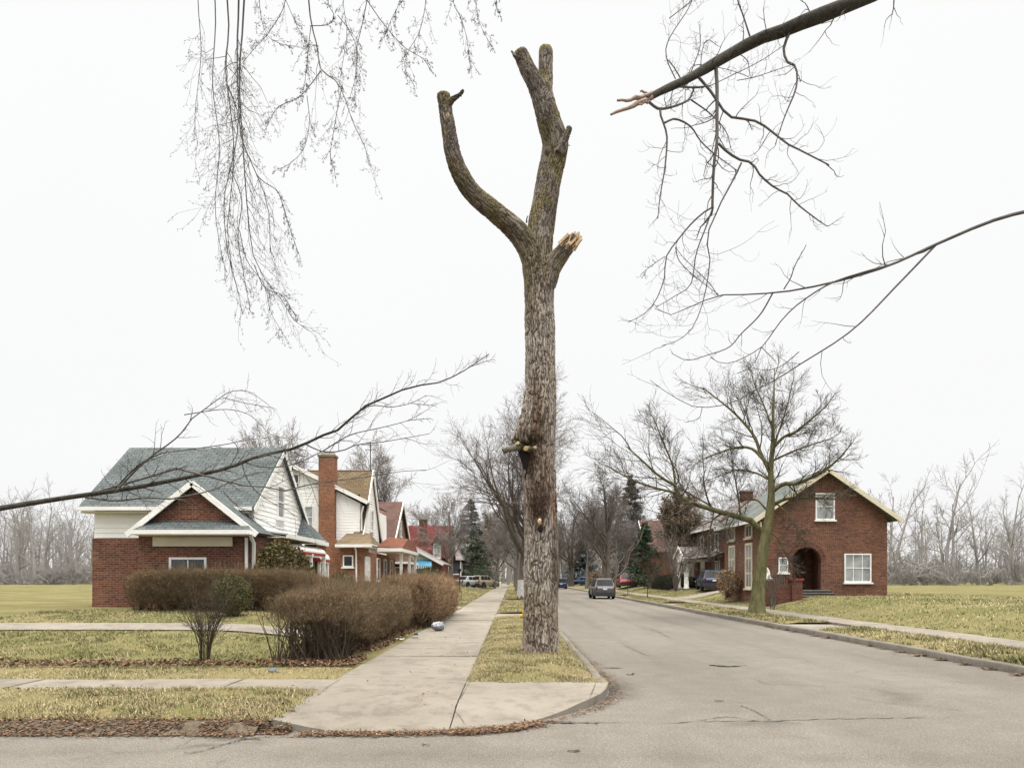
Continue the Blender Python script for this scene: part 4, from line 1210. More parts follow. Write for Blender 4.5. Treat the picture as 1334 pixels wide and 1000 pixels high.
# ---- near tree on the right: big mossy limb with a torn end, curling twigs
RTp = np.array([9.9, 12.4, .2])
rt = thing('street_tree', RTp, 'bare tree with a thick dark limb torn off at its pinkish end, top right', 'tree')
rgR = np.random.default_rng(43)
D = 12.0
bigl = trace([([(1330, -95), (1220, -48), (1130, -5), (1085, 14), (1041, 31), (1018, 41), (990, 50), (965, 63), (940, 77), (915, 92), (890, 106), (865, 117), (842, 129)], 24, 8)], D, 1, .3)
bigl[0] = ([np.array([9.95, 12.45, 13.6])] + bigl[0][0], .2, .055)
trunkR = [([(9.9, 12.4, -.1), (9.9, 12.4, 1.5), (9.95, 12.4, 4), (9.85, 12.4, 6.5), (9.8, 12.45, 9), (9.95, 12.5, 14.2)], .44, .24)]
sec = trace([([(932, 82), (934, 110), (934, 150), (934, 185), (931, 205), (929, 235), (928, 270)], 5.2, 3.4),
    ([(936, 187), (950, 200), (968, 210), (980, 212), (990, 228), (1010, 245), (1025, 252), (1041, 268), (1070, 290)], 3.8, 1.6),
    ([(842, 129), (850, 137), (860, 142), (880, 138), (897, 130), (903, 118)], 4, 2.4),
    ([(860, 142), (861, 152), (866, 165), (869, 182), (866, 220), (860, 255), (857, 285)], 3, 1), ([(866, 160), (880, 155), (900, 165), (912, 183), (930, 200), (960, 222)], 3, 1),
    ([(905, 95), (925, 118), (940, 140), (950, 152), (985, 158), (1010, 175), (1025, 187), (1041, 195), (1080, 215)], 4.2, 1.8), ([(1030, 40), (1021, 62), (1025, 80), (1037, 88), (1037, 115), (1023, 150), (1010, 188)], 4, 1),
    ([(868, 113), (885, 113), (905, 114), (925, 112)], 3.4, 2), ([(977, 48), (968, 20), (961, 0), (955, -40)], 2.6, 1.4), ([(900, 130), (925, 148), (945, 170), (952, 192)], 2.2, 1),
    ([(928, 270), (915, 278), (900, 292), (889, 305), (868, 334), (866, 360), (855, 390), (840, 408), (818, 420)], 2.4, .8), ([(928, 272), (920, 295), (907, 330), (900, 370), (880, 385), (855, 400)], 2, .8),
    ([(966, 212), (955, 235), (940, 262), (928, 290), (920, 310), (925, 335), (920, 375), (912, 405), (900, 430), (880, 445), (862, 450)], 2.2, .8), ([(866, 334), (850, 345), (835, 357)], 1, .6), ([(880, 322), (885, 340), (905, 360), (935, 383)], 1.3, .8),
    ([(880, 103), (868, 75), (872, 50), (900, 5), (905, -30)], 1.6, .9), ([(872, 24), (890, 10), (902, 0), (915, -20)], 1.4, .9), ([(900, 95), (912, 60), (911, 32)], 1.6, .7), ([(890, 108), (878, 88), (868, 76)], 2.2, 1), ([(912, 96), (915, 65), (922, 52), (935, 60)], 1.3, .7), ([(895, 104), (905, 85), (945, 90), (975, 100)], 1.2, .7), ([(925, 112), (950, 100), (990, 80), (1020, 60)], 1.2, .8), ([(960, 105), (985, 100), (1030, 85)], 1.1, .8)], D, 1, .3)
lows = trace([([(1300, 285), (1220, 318), (1160, 345), (1100, 364), (1041, 377), (1010, 381), (985, 383), (960, 384), (935, 385), (905, 397), (880, 408), (862, 412), (853, 402)], 4, .8), ([(1007, 381), (990, 410), (965, 435), (950, 452), (920, 463), (895, 469), (875, 460)], 2.2, .8),
    ([(1160, 345), (1120, 356), (1080, 370), (1041, 395), (1020, 415), (1005, 435), (992, 452), (960, 470), (940, 473), (925, 465)], 2.6, .8), ([(992, 452), (985, 468), (975, 480), (960, 486)], 1.3, .7), ([(992, 452), (1003, 463), (1010, 470)], 1.2, .7),
    ([(1220, 318), (1170, 370), (1110, 430), (1041, 475), (1010, 495), (985, 507), (955, 524), (925, 530), (905, 530), (880, 518), (860, 505), (847, 495)], 3, .7), ([(1021, 377), (1030, 362), (1036, 345), (1050, 320)], 1.8, .8), ([(1041, 458), (1020, 475), (1000, 482), (975, 478)], 1.3, .7), ([(935, 385), (925, 370), (905, 350), (890, 335), (880, 322)], 1.2, .7), ([(915, 530), (910, 545), (893, 550)], 1, .6)], D, 1, .3)
lows[0] = ([np.array([9.85, 12.4, 8.4])] + lows[0][0], .036, .005)
PB, RB = polys(bigl, 30); PTr, RTr = polys(trunkR, 18); P2, R2 = polys(sec, 16); P3, R3 = polys(lows, 22)
RB = RB * (1 + .12 * (rgR.random(RB.shape) - .5))
branch_mesh('trunk', [(PTr, RTr, 16)], M['limb'], rt, RTp)
branch_mesh('torn_limb', [(PB, RB, 14)], M['limb'], rt, RTp)
C1 = grow(P2, R2, 14, rgR, (.25, 1), (30, 80), (.14, .4), .42, 9, 0, .3, .0033, grav=.05)
C2 = grow(*C1, 2, rgR, (.25, .95), (30, 70), (.3, .7), .7, 7, 0, .3, .0028, grav=.16)
C3 = grow(P3, R3, 11, rgR, (.3, 1), (25, 65), (.06, .2), .5, 6, 0, .2, .003, grav=.12)
C4 = grow(*C3, 2, rgR, (.3, 1), (30, 60), (.25, .5), .8, 4, 0, .2, .0026, grav=.1)
C0 = grow(PB, RB, 16, rgR, (.35, .97), (50, 100), (.05, .13), .12, 9, 0, .28, .004, grav=.03)
C0b = grow(*C0, 3, rgR, (.25, .95), (30, 70), (.3, .7), .7, 6, 0, .3, .0026, grav=.05)
branch_mesh('twigs', [(P2, R2, 6), (P3, R3, 5), (*C0, 4), (*C0b, 3), (*C1, 4), (*C2, 3), (*C3, 3), (*C4, 3)], M['twig'], rt, RTp)
for pts, w0, w1, sd_ in (([(850, 124), (832, 127), (818, 130), (803, 132)], 7, 3.5, 1), ([(850, 128), (835, 133), (818, 140), (806, 145), (796, 150)], 7.5, 3.2, 2), ([(848, 122), (840, 121), (834, 120)], 3.5, 2.5, 3), ([(846, 132), (838, 135), (832, 137)], 4, 2, 4)):
    Pq, Rq = polys(trace([(pts, w0, w1)], D, 1, .3), 9); Rq = Rq * (1 + .25 * (rgR.random(Rq.shape) - .5)); Pq = Pq + rgR.normal(0, .01, Pq.shape)
    o = branch_mesh('torn_splinter', [(Pq, Rq, 5)], M['rawpink'], rt, RTp)

# ---- generated street and garden trees -----------------------------------------------------
def make_tree(name, seed, height, spread, mats, trunk_h=.24, rad=None, nl=7, levels=(7, 6, 5, 4), lean=(0, 0), sides=(9, 5, 4, 3, 3), up=(.14, .1, .06, .03), limb_ang=(22, 48), minr=.004, lim=None):
    """root Empty > trunk, crown; base at the origin"""
    rg = np.random.default_rng(seed)
    rad = rad or height * .03
    root = bpy.data.objects.new(name, None); COL.objects.link(root); root.empty_display_size = .2
    th = height * trunk_h
    top = np.array([lean[0], lean[1], height * .8])
    tr = [([(0, 0, -.12), (0, 0, .05), (.02, 0, th * .5), (lean[0] * .2, lean[1] * .2, th), (lean[0] * .55, lean[1] * .5, height * .5), top], rad * 1.05, rad * .2)]
    P, R_ = polys(tr, 14)
    R_ = R_ * np.interp(P[:, :, 2], [-.12, .25, .9], [1.3, 1.12, 1.0])
    R_[:, :] = np.where(P[:, :, 2] > th, R_ * .72, R_)
    L1 = grow(P, R_, nl, rg, (trunk_h * 1.1, .8), limb_ang, (.55 * spread, .8 * spread), .62, 8, up[0], .12, .02)
    bs = [L1]
    for i, n_ in enumerate(levels):
        src = bs[-1]
        bs.append(grow(*src, n_, rg, (.18, 1), (20, 56), ((.5, .8), (.45, .75), (.4, .7), (.4, .7), (.4, .7))[i], .5, (7, 6, 5, 4, 3)[i], up[min(i + 1, 3)], .15, minr))
    # a few extra twigs from the limbs themselves
    ex = grow(*bs[1], 9, rg, (.3, 1), (30, 60), (.25, .45), .4, 4, .06, .15, minr)
    branch_mesh('trunk', [(P, R_, sides[0]), (*L1, sides[1] + 1)], mats[0], root)
    branch_mesh('crown', [(*b, sides[min(i + 1, 4)]) for i, b in enumerate(bs[1:])] + [(*ex, 3)], mats[1], root)
    return root
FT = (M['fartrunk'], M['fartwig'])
MT = (M['greybark'], M['midtwig'])
def used(o, loc, rz, label, group=None, sc=1.0):
    o.location = loc; o.rotation_euler = (0, 0, rz); o.scale = (sc,) * 3 if not isinstance(sc, tuple) else sc
    return tag(o, label, 'tree', group)

# the big spreading tree just behind the cut one, its foot painted white
bt = make_tree('street_tree', 5, 15.0, .8, MT, .2, .5, 11, (8, 7, 6, 3), (.2, .3), up=(.10, .05, .02, .01), limb_ang=(30, 66), minr=.0075)
used(bt, (.95, 49.5, .18), 0.4, 'big spreading bare tree with a white-painted foot behind the cut trunk')
mb = MB(); mb.lathe((0, 0, 0), [(.62, -.05), (.6, .3), (.56, .8), (.54, 1.3), (.535, 1.36)], 18)
fo = mb.build('painted_base', mat_plain('whitewash', (.6, .6, .6), (.38, .38, .38), 7, .8), bt)
# mid-distance prototypes, then copies
midA = make_tree('street_tree', 21, 12.5, .8, MT, .16, .42, 10, (8, 7, 6, 3), (-.4, .2), up=(.1, .06, .03, .02), limb_ang=(28, 68), minr=.011)
used(midA, (9.95, 71, .18), 1.0, 'broad bare tree with several low leaning limbs above the grey suv')
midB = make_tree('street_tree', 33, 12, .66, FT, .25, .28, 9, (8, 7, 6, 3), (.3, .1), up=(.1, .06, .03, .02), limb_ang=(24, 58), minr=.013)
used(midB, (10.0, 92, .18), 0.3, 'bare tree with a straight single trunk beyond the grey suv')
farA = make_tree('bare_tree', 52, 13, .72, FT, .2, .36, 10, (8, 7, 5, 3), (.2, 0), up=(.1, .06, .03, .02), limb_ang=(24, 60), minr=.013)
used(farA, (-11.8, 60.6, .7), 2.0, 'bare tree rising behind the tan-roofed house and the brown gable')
for proto, loc, rz, sc, lab in (
    (farA, (.7, 78, .15), 1.3, .95, 'thin-trunked bare verge tree left of the big white-based one'),
    (midB, (.6, 112, .15), 2.2, 1.1, 'distant bare verge tree at the far end of the left pavement'),
    (midB, (-13.5, 108, .6), 4.2, 1.05, 'bare tree standing past the red-roofed house'),
    (midA, (10.1, 118, .2), 2.9, 1.15, 'hazy bare verge tree far down the right kerb'),
    (farA, (10.2, 150, .2), .4, 1.1, 'faint bare tree nearest the end of the street on the right'),
    (farA, (16.5, 104, .7), 3.3, 1.12, 'bare garden tree behind the red pickup'),
    (midB, (22, 88, .7), 5.1, 1.0, 'bare tree behind the brown-roofed house on the right'),
    (farA, (26, 70, .7), 1.9, .92, 'bare tree rising over the lavender roof of the portico house'),
    (farA, (-18.3, 52, .7), 3.9, .98, 'pale bare tree behind the ridge of the blue-grey roof'),
    (midB, (-6.5, 135, .4), .9, 1.15, 'hazy bare tree between the conifer and the far pavement'),
    (midA, (-19, 82, .7), 2.4, .8, 'bare tree left of the chimney of the red-roofed house'),
    (midB, (13.6, 90, .6), 1.2, .95, 'bare garden tree on the lawn just left of the pointed grey conifer'),
    (midA, (14.8, 112, .6), 5.0, 1.0, 'hazy broad bare tree between the blue car and the pointed conifer'),
    (midA, (-2.6, 118, .3), 3.4, .95, 'hazy bare tree over the beige van'),
    (farA, (20.5, 78, .7), .7, 1.0, 'bare tree between the far brick gable and the rusty-leaved tree'),
    (farA, (11.5, 175, .3), 1.7, 1.2, 'very faint bare tree at the vanishing point right of the street')):
    dup(proto, loc, rz, sc, lab, 'tree')

for (P_, R_) in [polys([([(0, 0, .9), (.9, -.3, 1.5), (2.3, -.9, 2.5), (3.4, -.9, 4.2), (4.6, -1.4, 5.3), (6.0, -1.5, 7.2)], .15, .03), ([(2.2, -.8, 2.4), (4.0, -.4, 4.3), (6.2, -.2, 5.2)], .1, .03)], 10)]:
    q1 = grow(P_, R_, 8, np.random.default_rng(8), (.3, 1), (25, 60), (.25, .5), .5, 6, .06, .14, .012); q2 = grow(*q1, 6, np.random.default_rng(9), (.2, 1), (25, 60), (.4, .7), .55, 4, .04, .14, .011)
    branch_mesh('low_limb', [(P_, R_, 6), (*q1, 4), (*q2, 3)], M['mosstwig'], midA)
dup(farA, (-7.0, 79, .5), 2.7, .85, 'bare tree on the lawn in front of the dark conifer', 'tree')
# ---- the mossy tree on the right verge, limbs traced
MTp = np.array([10.0, 28.4, .19])
mt = thing('street_tree', MTp, 'mossy green-trunked tree on the right verge with one long low limb reaching left', 'tree')
rgM = np.random.default_rng(47)
D2 = 28.4
tk = trace([([(985.5, 806), (986, 796), (988, 770), (991, 740), (995, 712), (999, 692), (1003, 668), (1005, 640), (1004, 611), (1007, 575), (1007, 550), (1008, 520), (1009, 480)], 19.5, 1.0)], D2, 1, 0)
lb = trace([([(995, 705), (986, 683), (970, 675), (958, 672), (940, 667), (923, 662), (908, 657), (895, 653), (885, 645), (879, 632), (860, 621), (837, 600), (816, 581)], 9.30, 1.50), ([(892, 652), (879, 642), (853, 635), (822, 624), (790, 606)], 4.03, 1.20), ([(880, 633), (876, 605), (866, 581), (851, 543)], 3.10, 1.20),
    ([(1003, 615), (990, 588), (982, 567), (958, 539), (930, 516), (916, 505)], 5.58, 1.35), ([(994, 598), (979, 584), (958, 583), (930, 592), (910, 600)], 4.34, 1.20), ([(1006, 640), (1021, 630), (1040, 629), (1075, 612), (1100, 590)], 6.20, 2.25), ([(1004, 660), (1020, 651), (1040, 648), (1090, 650)], 4.96, 1.80),
    ([(1006, 585), (1021, 569), (1040, 560), (1075, 530)], 4.34, 1.50), ([(1003, 625), (985, 616), (960, 612), (930, 622)], 3.10, 1.05), ([(1002, 668), (985, 650), (972, 655), (960, 668), (948, 690)], 2.79, 0.90), ([(1000, 690), (1012, 700), (1025, 725), (1033, 745)], 2.23, 0.90), ([(1005, 600), (1012, 570), (1025, 530), (1032, 500)], 3.10, 1.05), ([(1007, 560), (996, 530), (985, 505), (978, 485)], 2.79, 0.98),
    ([(965, 674), (962, 650), (957, 620), (952, 590)], 2.79, 0.98), ([(930, 664), (925, 690), (912, 715), (905, 735)], 1.86, 0.80), ([(950, 670), (940, 700), (930, 728)], 1.61, 0.80), ([(1004, 650), (1025, 668), (1045, 700)], 2.48, 0.90), ([(1006, 600), (1040, 585), (1085, 570)], 3.10, 1.12)], D2, 1, 1.2)
P0, R0 = polys(tk, 26); R0 = R0 * np.interp(P0[:, :, 2], [0, .3, .8, 1.6, 4.2, 5, 8], [1.5, 1.2, 1.04, .98, 1.0, .85, .8]); P1, R1 = polys(lb, 16)
for i in range(len(P1)):       # keep the limb roots on the trunk
    pass
E1 = grow(P1, R1, 16, rgM, (.2, 1), (25, 60), (.26, .5), .42, 7, .06, .15, .007)
E1t = grow(P0, R0, 14, rgM, (.5, .98), (25, 60), (.1, .22), .3, 7, .1, .14, .008)
E1 = (np.vstack([E1[0], E1t[0]]), np.vstack([E1[1], E1t[1]]))
E2 = grow(*E1, 9, rgM, (.2, 1), (22, 55), (.4, .7), .55, 5, .05, .16, .0062)
E3 = grow(*E2, 5, rgM, (.25, 1), (22, 55), (.45, .75), .65, 4, .03, .16, .006)
branch_mesh('trunk', [(P0, R0, 14)], M['greenbark'], mt, MTp)
branch_mesh('limbs', [(P1, R1, 8)], M['greenbark'], mt, MTp)
branch_mesh('crown', [(*E1, 5), (*E2, 3), (*E3, 3)], M['mosstwig'], mt, MTp)

# ---- far wood closing the street
def wood(name, seed, x0, x1, y0, y1, n, label, under=0):
    rg = np.random.default_rng(seed); lst = []
    for i in range(n):
        x = x0 + (x1 - x0) * rg.random(); y = y0 + (y1 - y0) * rg.random(); h = 9 + 8 * rg.random()
        if 1 < x < 9.5 and y < 235: continue
        lst.append(([(x, y, 0), (x + rg.normal() * .2, y, h * .3), (x + rg.normal() * .8, y, h * .85)], .32, .06))
    for i in range(under):
        x = x0 + (x1 - x0) * rg.random(); y = y0 - 4 + (y1 - y0) * rg.random() ** 1.5; hh = 1.2 + 2.6 * rg.random()
        for q in range(3): lst.append(([(x, y, 0), (x + rg.normal() * .5, y, hh * .5), (x + rg.normal() * 1.3, y, hh)], .06, .03))
    P, R_ = polys(lst, 8)
    a = grow(P, R_, 7, rg, (.25, .95), (25, 60), (.35, .55), .5, 5, .1, .14, .04)
    b_ = grow(*a, 6, rg, (.2, 1), (25, 60), (.4, .65), .6, 4, .05, .14, .03)
    c_ = grow(*b_, 5, rg, (.2, 1), (25, 60), (.4, .65), .7, 3, .03, .14, .024)
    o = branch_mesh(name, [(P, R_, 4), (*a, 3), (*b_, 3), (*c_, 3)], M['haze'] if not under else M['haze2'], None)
    tag(o, label, 'wood', kind='stuff')
M['haze2'] = mat_plain('haze_twig_pale', (.3, .288, .28), (.24, .23, .222), 1, .95)  # haze painted in: belt twigs paled towards the sky
M['haze'] = mat_plain('haze_twig', (.25, .232, .226), (.195, .18, .175), 1, .95)  # far twigs lightened to stand in for haze
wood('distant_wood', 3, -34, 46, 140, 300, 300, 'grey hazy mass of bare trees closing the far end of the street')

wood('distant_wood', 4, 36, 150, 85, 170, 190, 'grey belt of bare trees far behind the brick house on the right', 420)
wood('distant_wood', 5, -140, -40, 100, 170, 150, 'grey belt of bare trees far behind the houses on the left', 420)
# ---- evergreens and bushes
def fcol(n, rg, cols, lo=.5, hi=1.5):
    cols = np.array(cols); return cols[rg.integers(0, len(cols), n)] * (lo + (hi - lo) * rg.random((n, 1)))
def conifer(name, loc, h, r, seed, cols, label, nb=150, per=46, size=.1, droop=-.06, cat='tree'):
    rg = np.random.default_rng(seed); root = thing(name, loc, label, cat)
    P, R_ = polys([([(0, 0, -.1), (.05, 0, h * .5), (0, 0, h)], h * .022, .02)], 8)
    t = np.sort(rg.random(nb)) * .93 + .05; z = h * t; L = r * (1 - t) ** .8 * (.55 + .6 * rg.random(nb)) + .12
    a = rg.random(nb) * 6.283; n_ = 5; B = np.empty((nb, n_, 3))
    for k in range(n_):
        q = k / (n_ - 1); B[:, k] = np.stack([np.cos(a) * L * q, np.sin(a) * L * q, z + droop * L * q * 2 + .1 * L * q * q], 1)
    BRd = np.repeat((.012 + .01 * L)[:, None], n_, 1) * np.linspace(1, .3, n_)
    branch_mesh('trunk', [(P, R_, 8), (B, BRd, 4)], M['greybark'], root)
    i = np.repeat(np.arange(nb), per); q = rg.random(len(i)) ** .6; k = np.clip((q * (n_ - 1)).astype(int), 0, n_ - 2); f = (q * (n_ - 1) - k)[:, None]
    c_ = B[i, k] * (1 - f) + B[i, k + 1] * f + rg.normal(0, 1, (len(i), 3)) * (L[i] * .11 + .03)[:, None] * np.array([1, 1, .55])
    V_, Q_ = leaf_quads(c_, size, rg, .25, .3)
    np_mesh('crown', V_, Q_, M['foliage'], root, col=np.repeat(fcol(len(c_), rg, cols), 4, 0))
    return root
GRN = [[.035, .055, .03], [.05, .075, .04], [.028, .042, .028], [.065, .085, .045]]
GRY = [[.06, .072, .062], [.085, .098, .085], [.05, .058, .05], [.1, .105, .09]]
conifer('conifer', (-4.9, 102, .5), 8.4, 4.1, 3, [[.06, .085, .055], [.085, .11, .07], [.05, .066, .048], [.1, .115, .08], [.11, .095, .07]], 'dark green conifer beside the red-roofed brick house', 230, 60, .17)  # haze painted in: needle colours lightened, also for the next two
conifer('conifer', (-6.6, 111, .5), 14.0, 4.2, 4, [[.1, .112, .1], [.125, .135, .12], [.085, .095, .085], [.14, .14, .125]], 'taller grey-green conifer behind the dark green one', 210, 52, .2)
conifer('conifer', (17.2, 100, .7), 16, 4.0, 5, [[.1, .11, .1], [.13, .135, .125], [.085, .092, .085], [.14, .135, .125]], 'tall grey conifer with a pointed top behind the street trees on the right', 260, 60, .24)
conifer('conifer', (15.2, 79, .7), 7.4, 2.3, 6, [[.018, .05, .03], [.03, .075, .035], [.012, .03, .022], [.05, .09, .04]], 'dense dark green evergreen beside the red pickup', 180, 70, .14)
conifer('conifer', (13.0, 128, .5), 8.5, 4.2, 7, [[.05, .065, .075], [.07, .085, .09]], 'low blue-grey evergreen far down the right side', 150, 50, .3)
def leafy(name, loc, dims, seed, cols, label, n=3500, size=.07, stems=True, gaps=.42, cat='bush'):
    rg = np.random.default_rng(seed); root = thing(name, loc, label, cat)
    d = np.array(dims)
    st = [([(rg.normal() * .08, rg.normal() * .08, -.05), (rg.normal() * .25 * d[0], rg.normal() * .25 * d[1], d[2] * .55), (rg.normal() * .45 * d[0], rg.normal() * .45 * d[1], d[2] * (.8 + .15 * rg.random()))], .025 * max(d), .006) for _ in range(7)]
    P, R_ = polys(st, 7); a1 = grow(P, R_, 7, rg, (.3, 1), (25, 60), (.25, .5), .5, 4, .08, .15, .004)
    branch_mesh('stems', [(P, R_, 6), (*a1, 3)], M['greybark'], root)
    u = unit(rg.normal(size=(n, 3))); rr = (.45 + .55 * rg.random(n) ** .5)[:, None]
    lump = .74 + .5 * fbm(u * 2.3 + seed, 3, seed)[:, None]
    c_ = u * rr * lump * d * np.array([1, 1, .52]) + np.array([0, 0, d[2] * .52]); c_ = c_[c_[:, 2] > .04]
    k = fbm(c_ * 2.2 / max(.6, d.max() / 2) + seed, 3, 2) > gaps - .1; c_ = c_[k]
    V_, Q_ = leaf_quads(c_, size, rg, 0, .5)
    np_mesh('foliage', V_, Q_, M['foliage'], root, col=np.repeat(fcol(len(c_), rg, cols), 4, 0))
    return root
leafy('evergreen_bush', (-7.45, 22.4, .68), (.95, .95, 2.15), 3, [[.05, .055, .02], [.1, .075, .025], [.14, .085, .03], [.03, .042, .018], [.075, .06, .02]], 'round evergreen bush with bronzed leaves in front of the striped awning', 9000, .05)
leafy('evergreen_bush', (-7.8, 19.2, .6), (.55, .55, 1.15), 4, [[.07, .08, .025], [.05, .058, .02], [.11, .1, .04], [.1, .08, .035]], 'low rounded green bush against the brick at the left edge', 9000, .026)
leafy('evergreen_bush', (-8.75, 35.5, .7), (.75, .75, 1.25), 5, [[.05, .06, .02], [.085, .08, .028], [.035, .045, .018]], 'small pointed evergreen at the foot of the brick chimney', 3200, .05)
leafy('evergreen_bush', (-6.8, 56, .6), (1.0, 1.0, 1.9), 6, [[.03, .07, .03], [.05, .1, .035], [.02, .05, .022]], 'bright green bush beside the blue awning', 3600, .07)
leafy('evergreen_bush', (-4.6, 97.5, .4), (1.9, 1.3, 2.8), 7, GRN, 'low dark green bush under the conifers by the parked cars', 4200, .09)
leafy('evergreen_bush', (14.1, 73, .75), (1.1, 1.1, 1.2), 8, GRN, 'dark rounded bush near the dense evergreen', 2400, .08)
leafy('evergreen_bush', (15.7, 66, .75), (1.2, 1.3, 1.3), 9, [[.02, .04, .025], [.035, .055, .03]], 'clipped dark evergreen under the grey stone house', 2600, .08)
leafy('evergreen_bush', (15.6, 60.3, .75), (.8, .9, 1.0), 10, [[.02, .05, .025], [.035, .07, .03]], 'clipped green shrub below the white portico', 2200, .07)
leafy('dry_bush', (12.42, 39.6, .6), (.72, .9, 1.6), 11, [[.26, .17, .09], [.2, .125, .07], [.32, .23, .14], [.15, .09, .05]], 'tan dry-leaved bush between the blue car and the mossy tree', 3000, .05, gaps=.46)
leafy('dry_bush', (11.6, 96, .6), (1.5, 1.5, 1.9), 12, [[.28, .2, .12], [.2, .14, .09]], 'straw coloured dry bush far down the right side', 1600, .1)
# brown-leaved oaks
for loc, h, seed, lab, n_ in (((15.2, 63.2, .7), 8.8, 61, 'broad tree with rusty brown leaves left of the portico house', 15000), ((-3.2, 108, .4), 13, 62, 'tree with brown clinging leaves between the conifer and the pavement', 8000)):
    rt2 = make_tree('brown_leaved_tree', seed, h, .6, MT, .2, .3, 8, (6, 5, 4), minr=.012)
    used(rt2, loc, 0, lab)
    cr_ = [c for c in rt2.children if c.name.startswith('crown')][0]; m_ = len(cr_.data.vertices)
    co = np.empty(m_ * 3, np.float32); cr_.data.vertices.foreach_get('co', co); co = co.reshape(-1, 3).astype(float)
    rg = np.random.default_rng(seed); co = co[rg.integers(0, m_, n_)] + rg.normal(0, .12, (n_, 3))
    V_, Q_ = leaf_quads(co, .095, rg, 0, .6)
    np_mesh('dead_leaves', V_, Q_, M['foliage'], rt2, col=np.repeat(fcol(n_, rg, [[.17, .115, .07], [.14, .1, .07], [.2, .14, .09], [.13, .11, .08], [.1, .1, .07]]), 4, 0))  # leaf browns greyed to imitate distance haze
# small bare garden trees and shrubs
def shrub(name, loc, h, spread, seed, mats, label, n0=8, levels=(6, 5, 3), r0=.03, ang=.5, cat='shrub', minr=.004):
    rg = np.random.default_rng(seed); root = thing(name, loc, label, cat)
    st = []
    for _ in range(n0):
        a = rg.random() * 6.283; s = spread * (.3 + .7 * rg.random())
        st.append(([(math.cos(a) * .08, math.sin(a) * .08, -.05), (math.cos(a) * s * .3, math.sin(a) * s * .3, h * .35), (math.cos(a) * s, math.sin(a) * s, h * (.75 + .25 * rg.random()))], r0, r0 * .25))
    P, R_ = polys(st, 8); bs = [(P, R_, 5)]; src = (P, R_)
    for i, n_ in enumerate(levels):
        src = grow(*src, n_, rg, (.2, 1), (18, 50), (.28, .55), .55, 5 - min(i, 2), .08, .16, minr); bs.append((*src, 3))
    branch_mesh('stems', bs[:1], mats[0], root); branch_mesh('twigs', bs[1:], mats[1], root)
    return root
vs = shrub('garden_tree', (12.9, 54.5, .7), 4.2, 2.3, 71, MT, 'small vase-shaped bare tree on the lawn left of the portico house', 10, (7, 5, 4), .06, cat='tree', minr=.008)
M['purpletwig'] = mat_plain('reddish_twig', (.13, .075, .06), (.09, .05, .042), 2, .9)
shrub('bare_shrub', (12.7, 64, .7), 3.0, 1.9, 72, (M['greybark'], M['purpletwig']), 'reddish bare shrub behind the small vase-shaped tree', 9, (6, 5, 3), .03, minr=.008)
shrub('bare_shrub', (11.85, 31.4, .3), 2.3, 1.2, 73, MT, 'thin pale bare shrub left of the mossy trunk', 5, (4, 3), .025, minr=.006)
shrub('bare_shrub', (12.55, 33.6, .4), 1.9, .9, 74, MT, 'low tangled bare shrub under the white statue', 6, (5, 4), .02, minr=.005)
shrub('bare_shrub', (-5.72, 12.85, .12), 1.35, .62, 75, (M['hedgestem'], M['hedgestem']), 'wiry leafless shrub at the left edge next to the cut hedge', 16, (7, 5, 4), .012, minr=.0028)
shrub('bare_shrub', (11.1, 83, .4), 3.4, 2.2, 76, (M['fartrunk'], M['midtwig']), 'bare twiggy shrub hanging over the red pickup', 8, (6, 5, 3), .04, minr=.01)
shrub('bare_shrub', (-2.2, 88, .3), 4.2, 2.0, 77, (M['fartrunk'], M['fartwig']), 'pale bare shrub leaning over the far left pavement', 8, (6, 5, 3), .04, minr=.011)

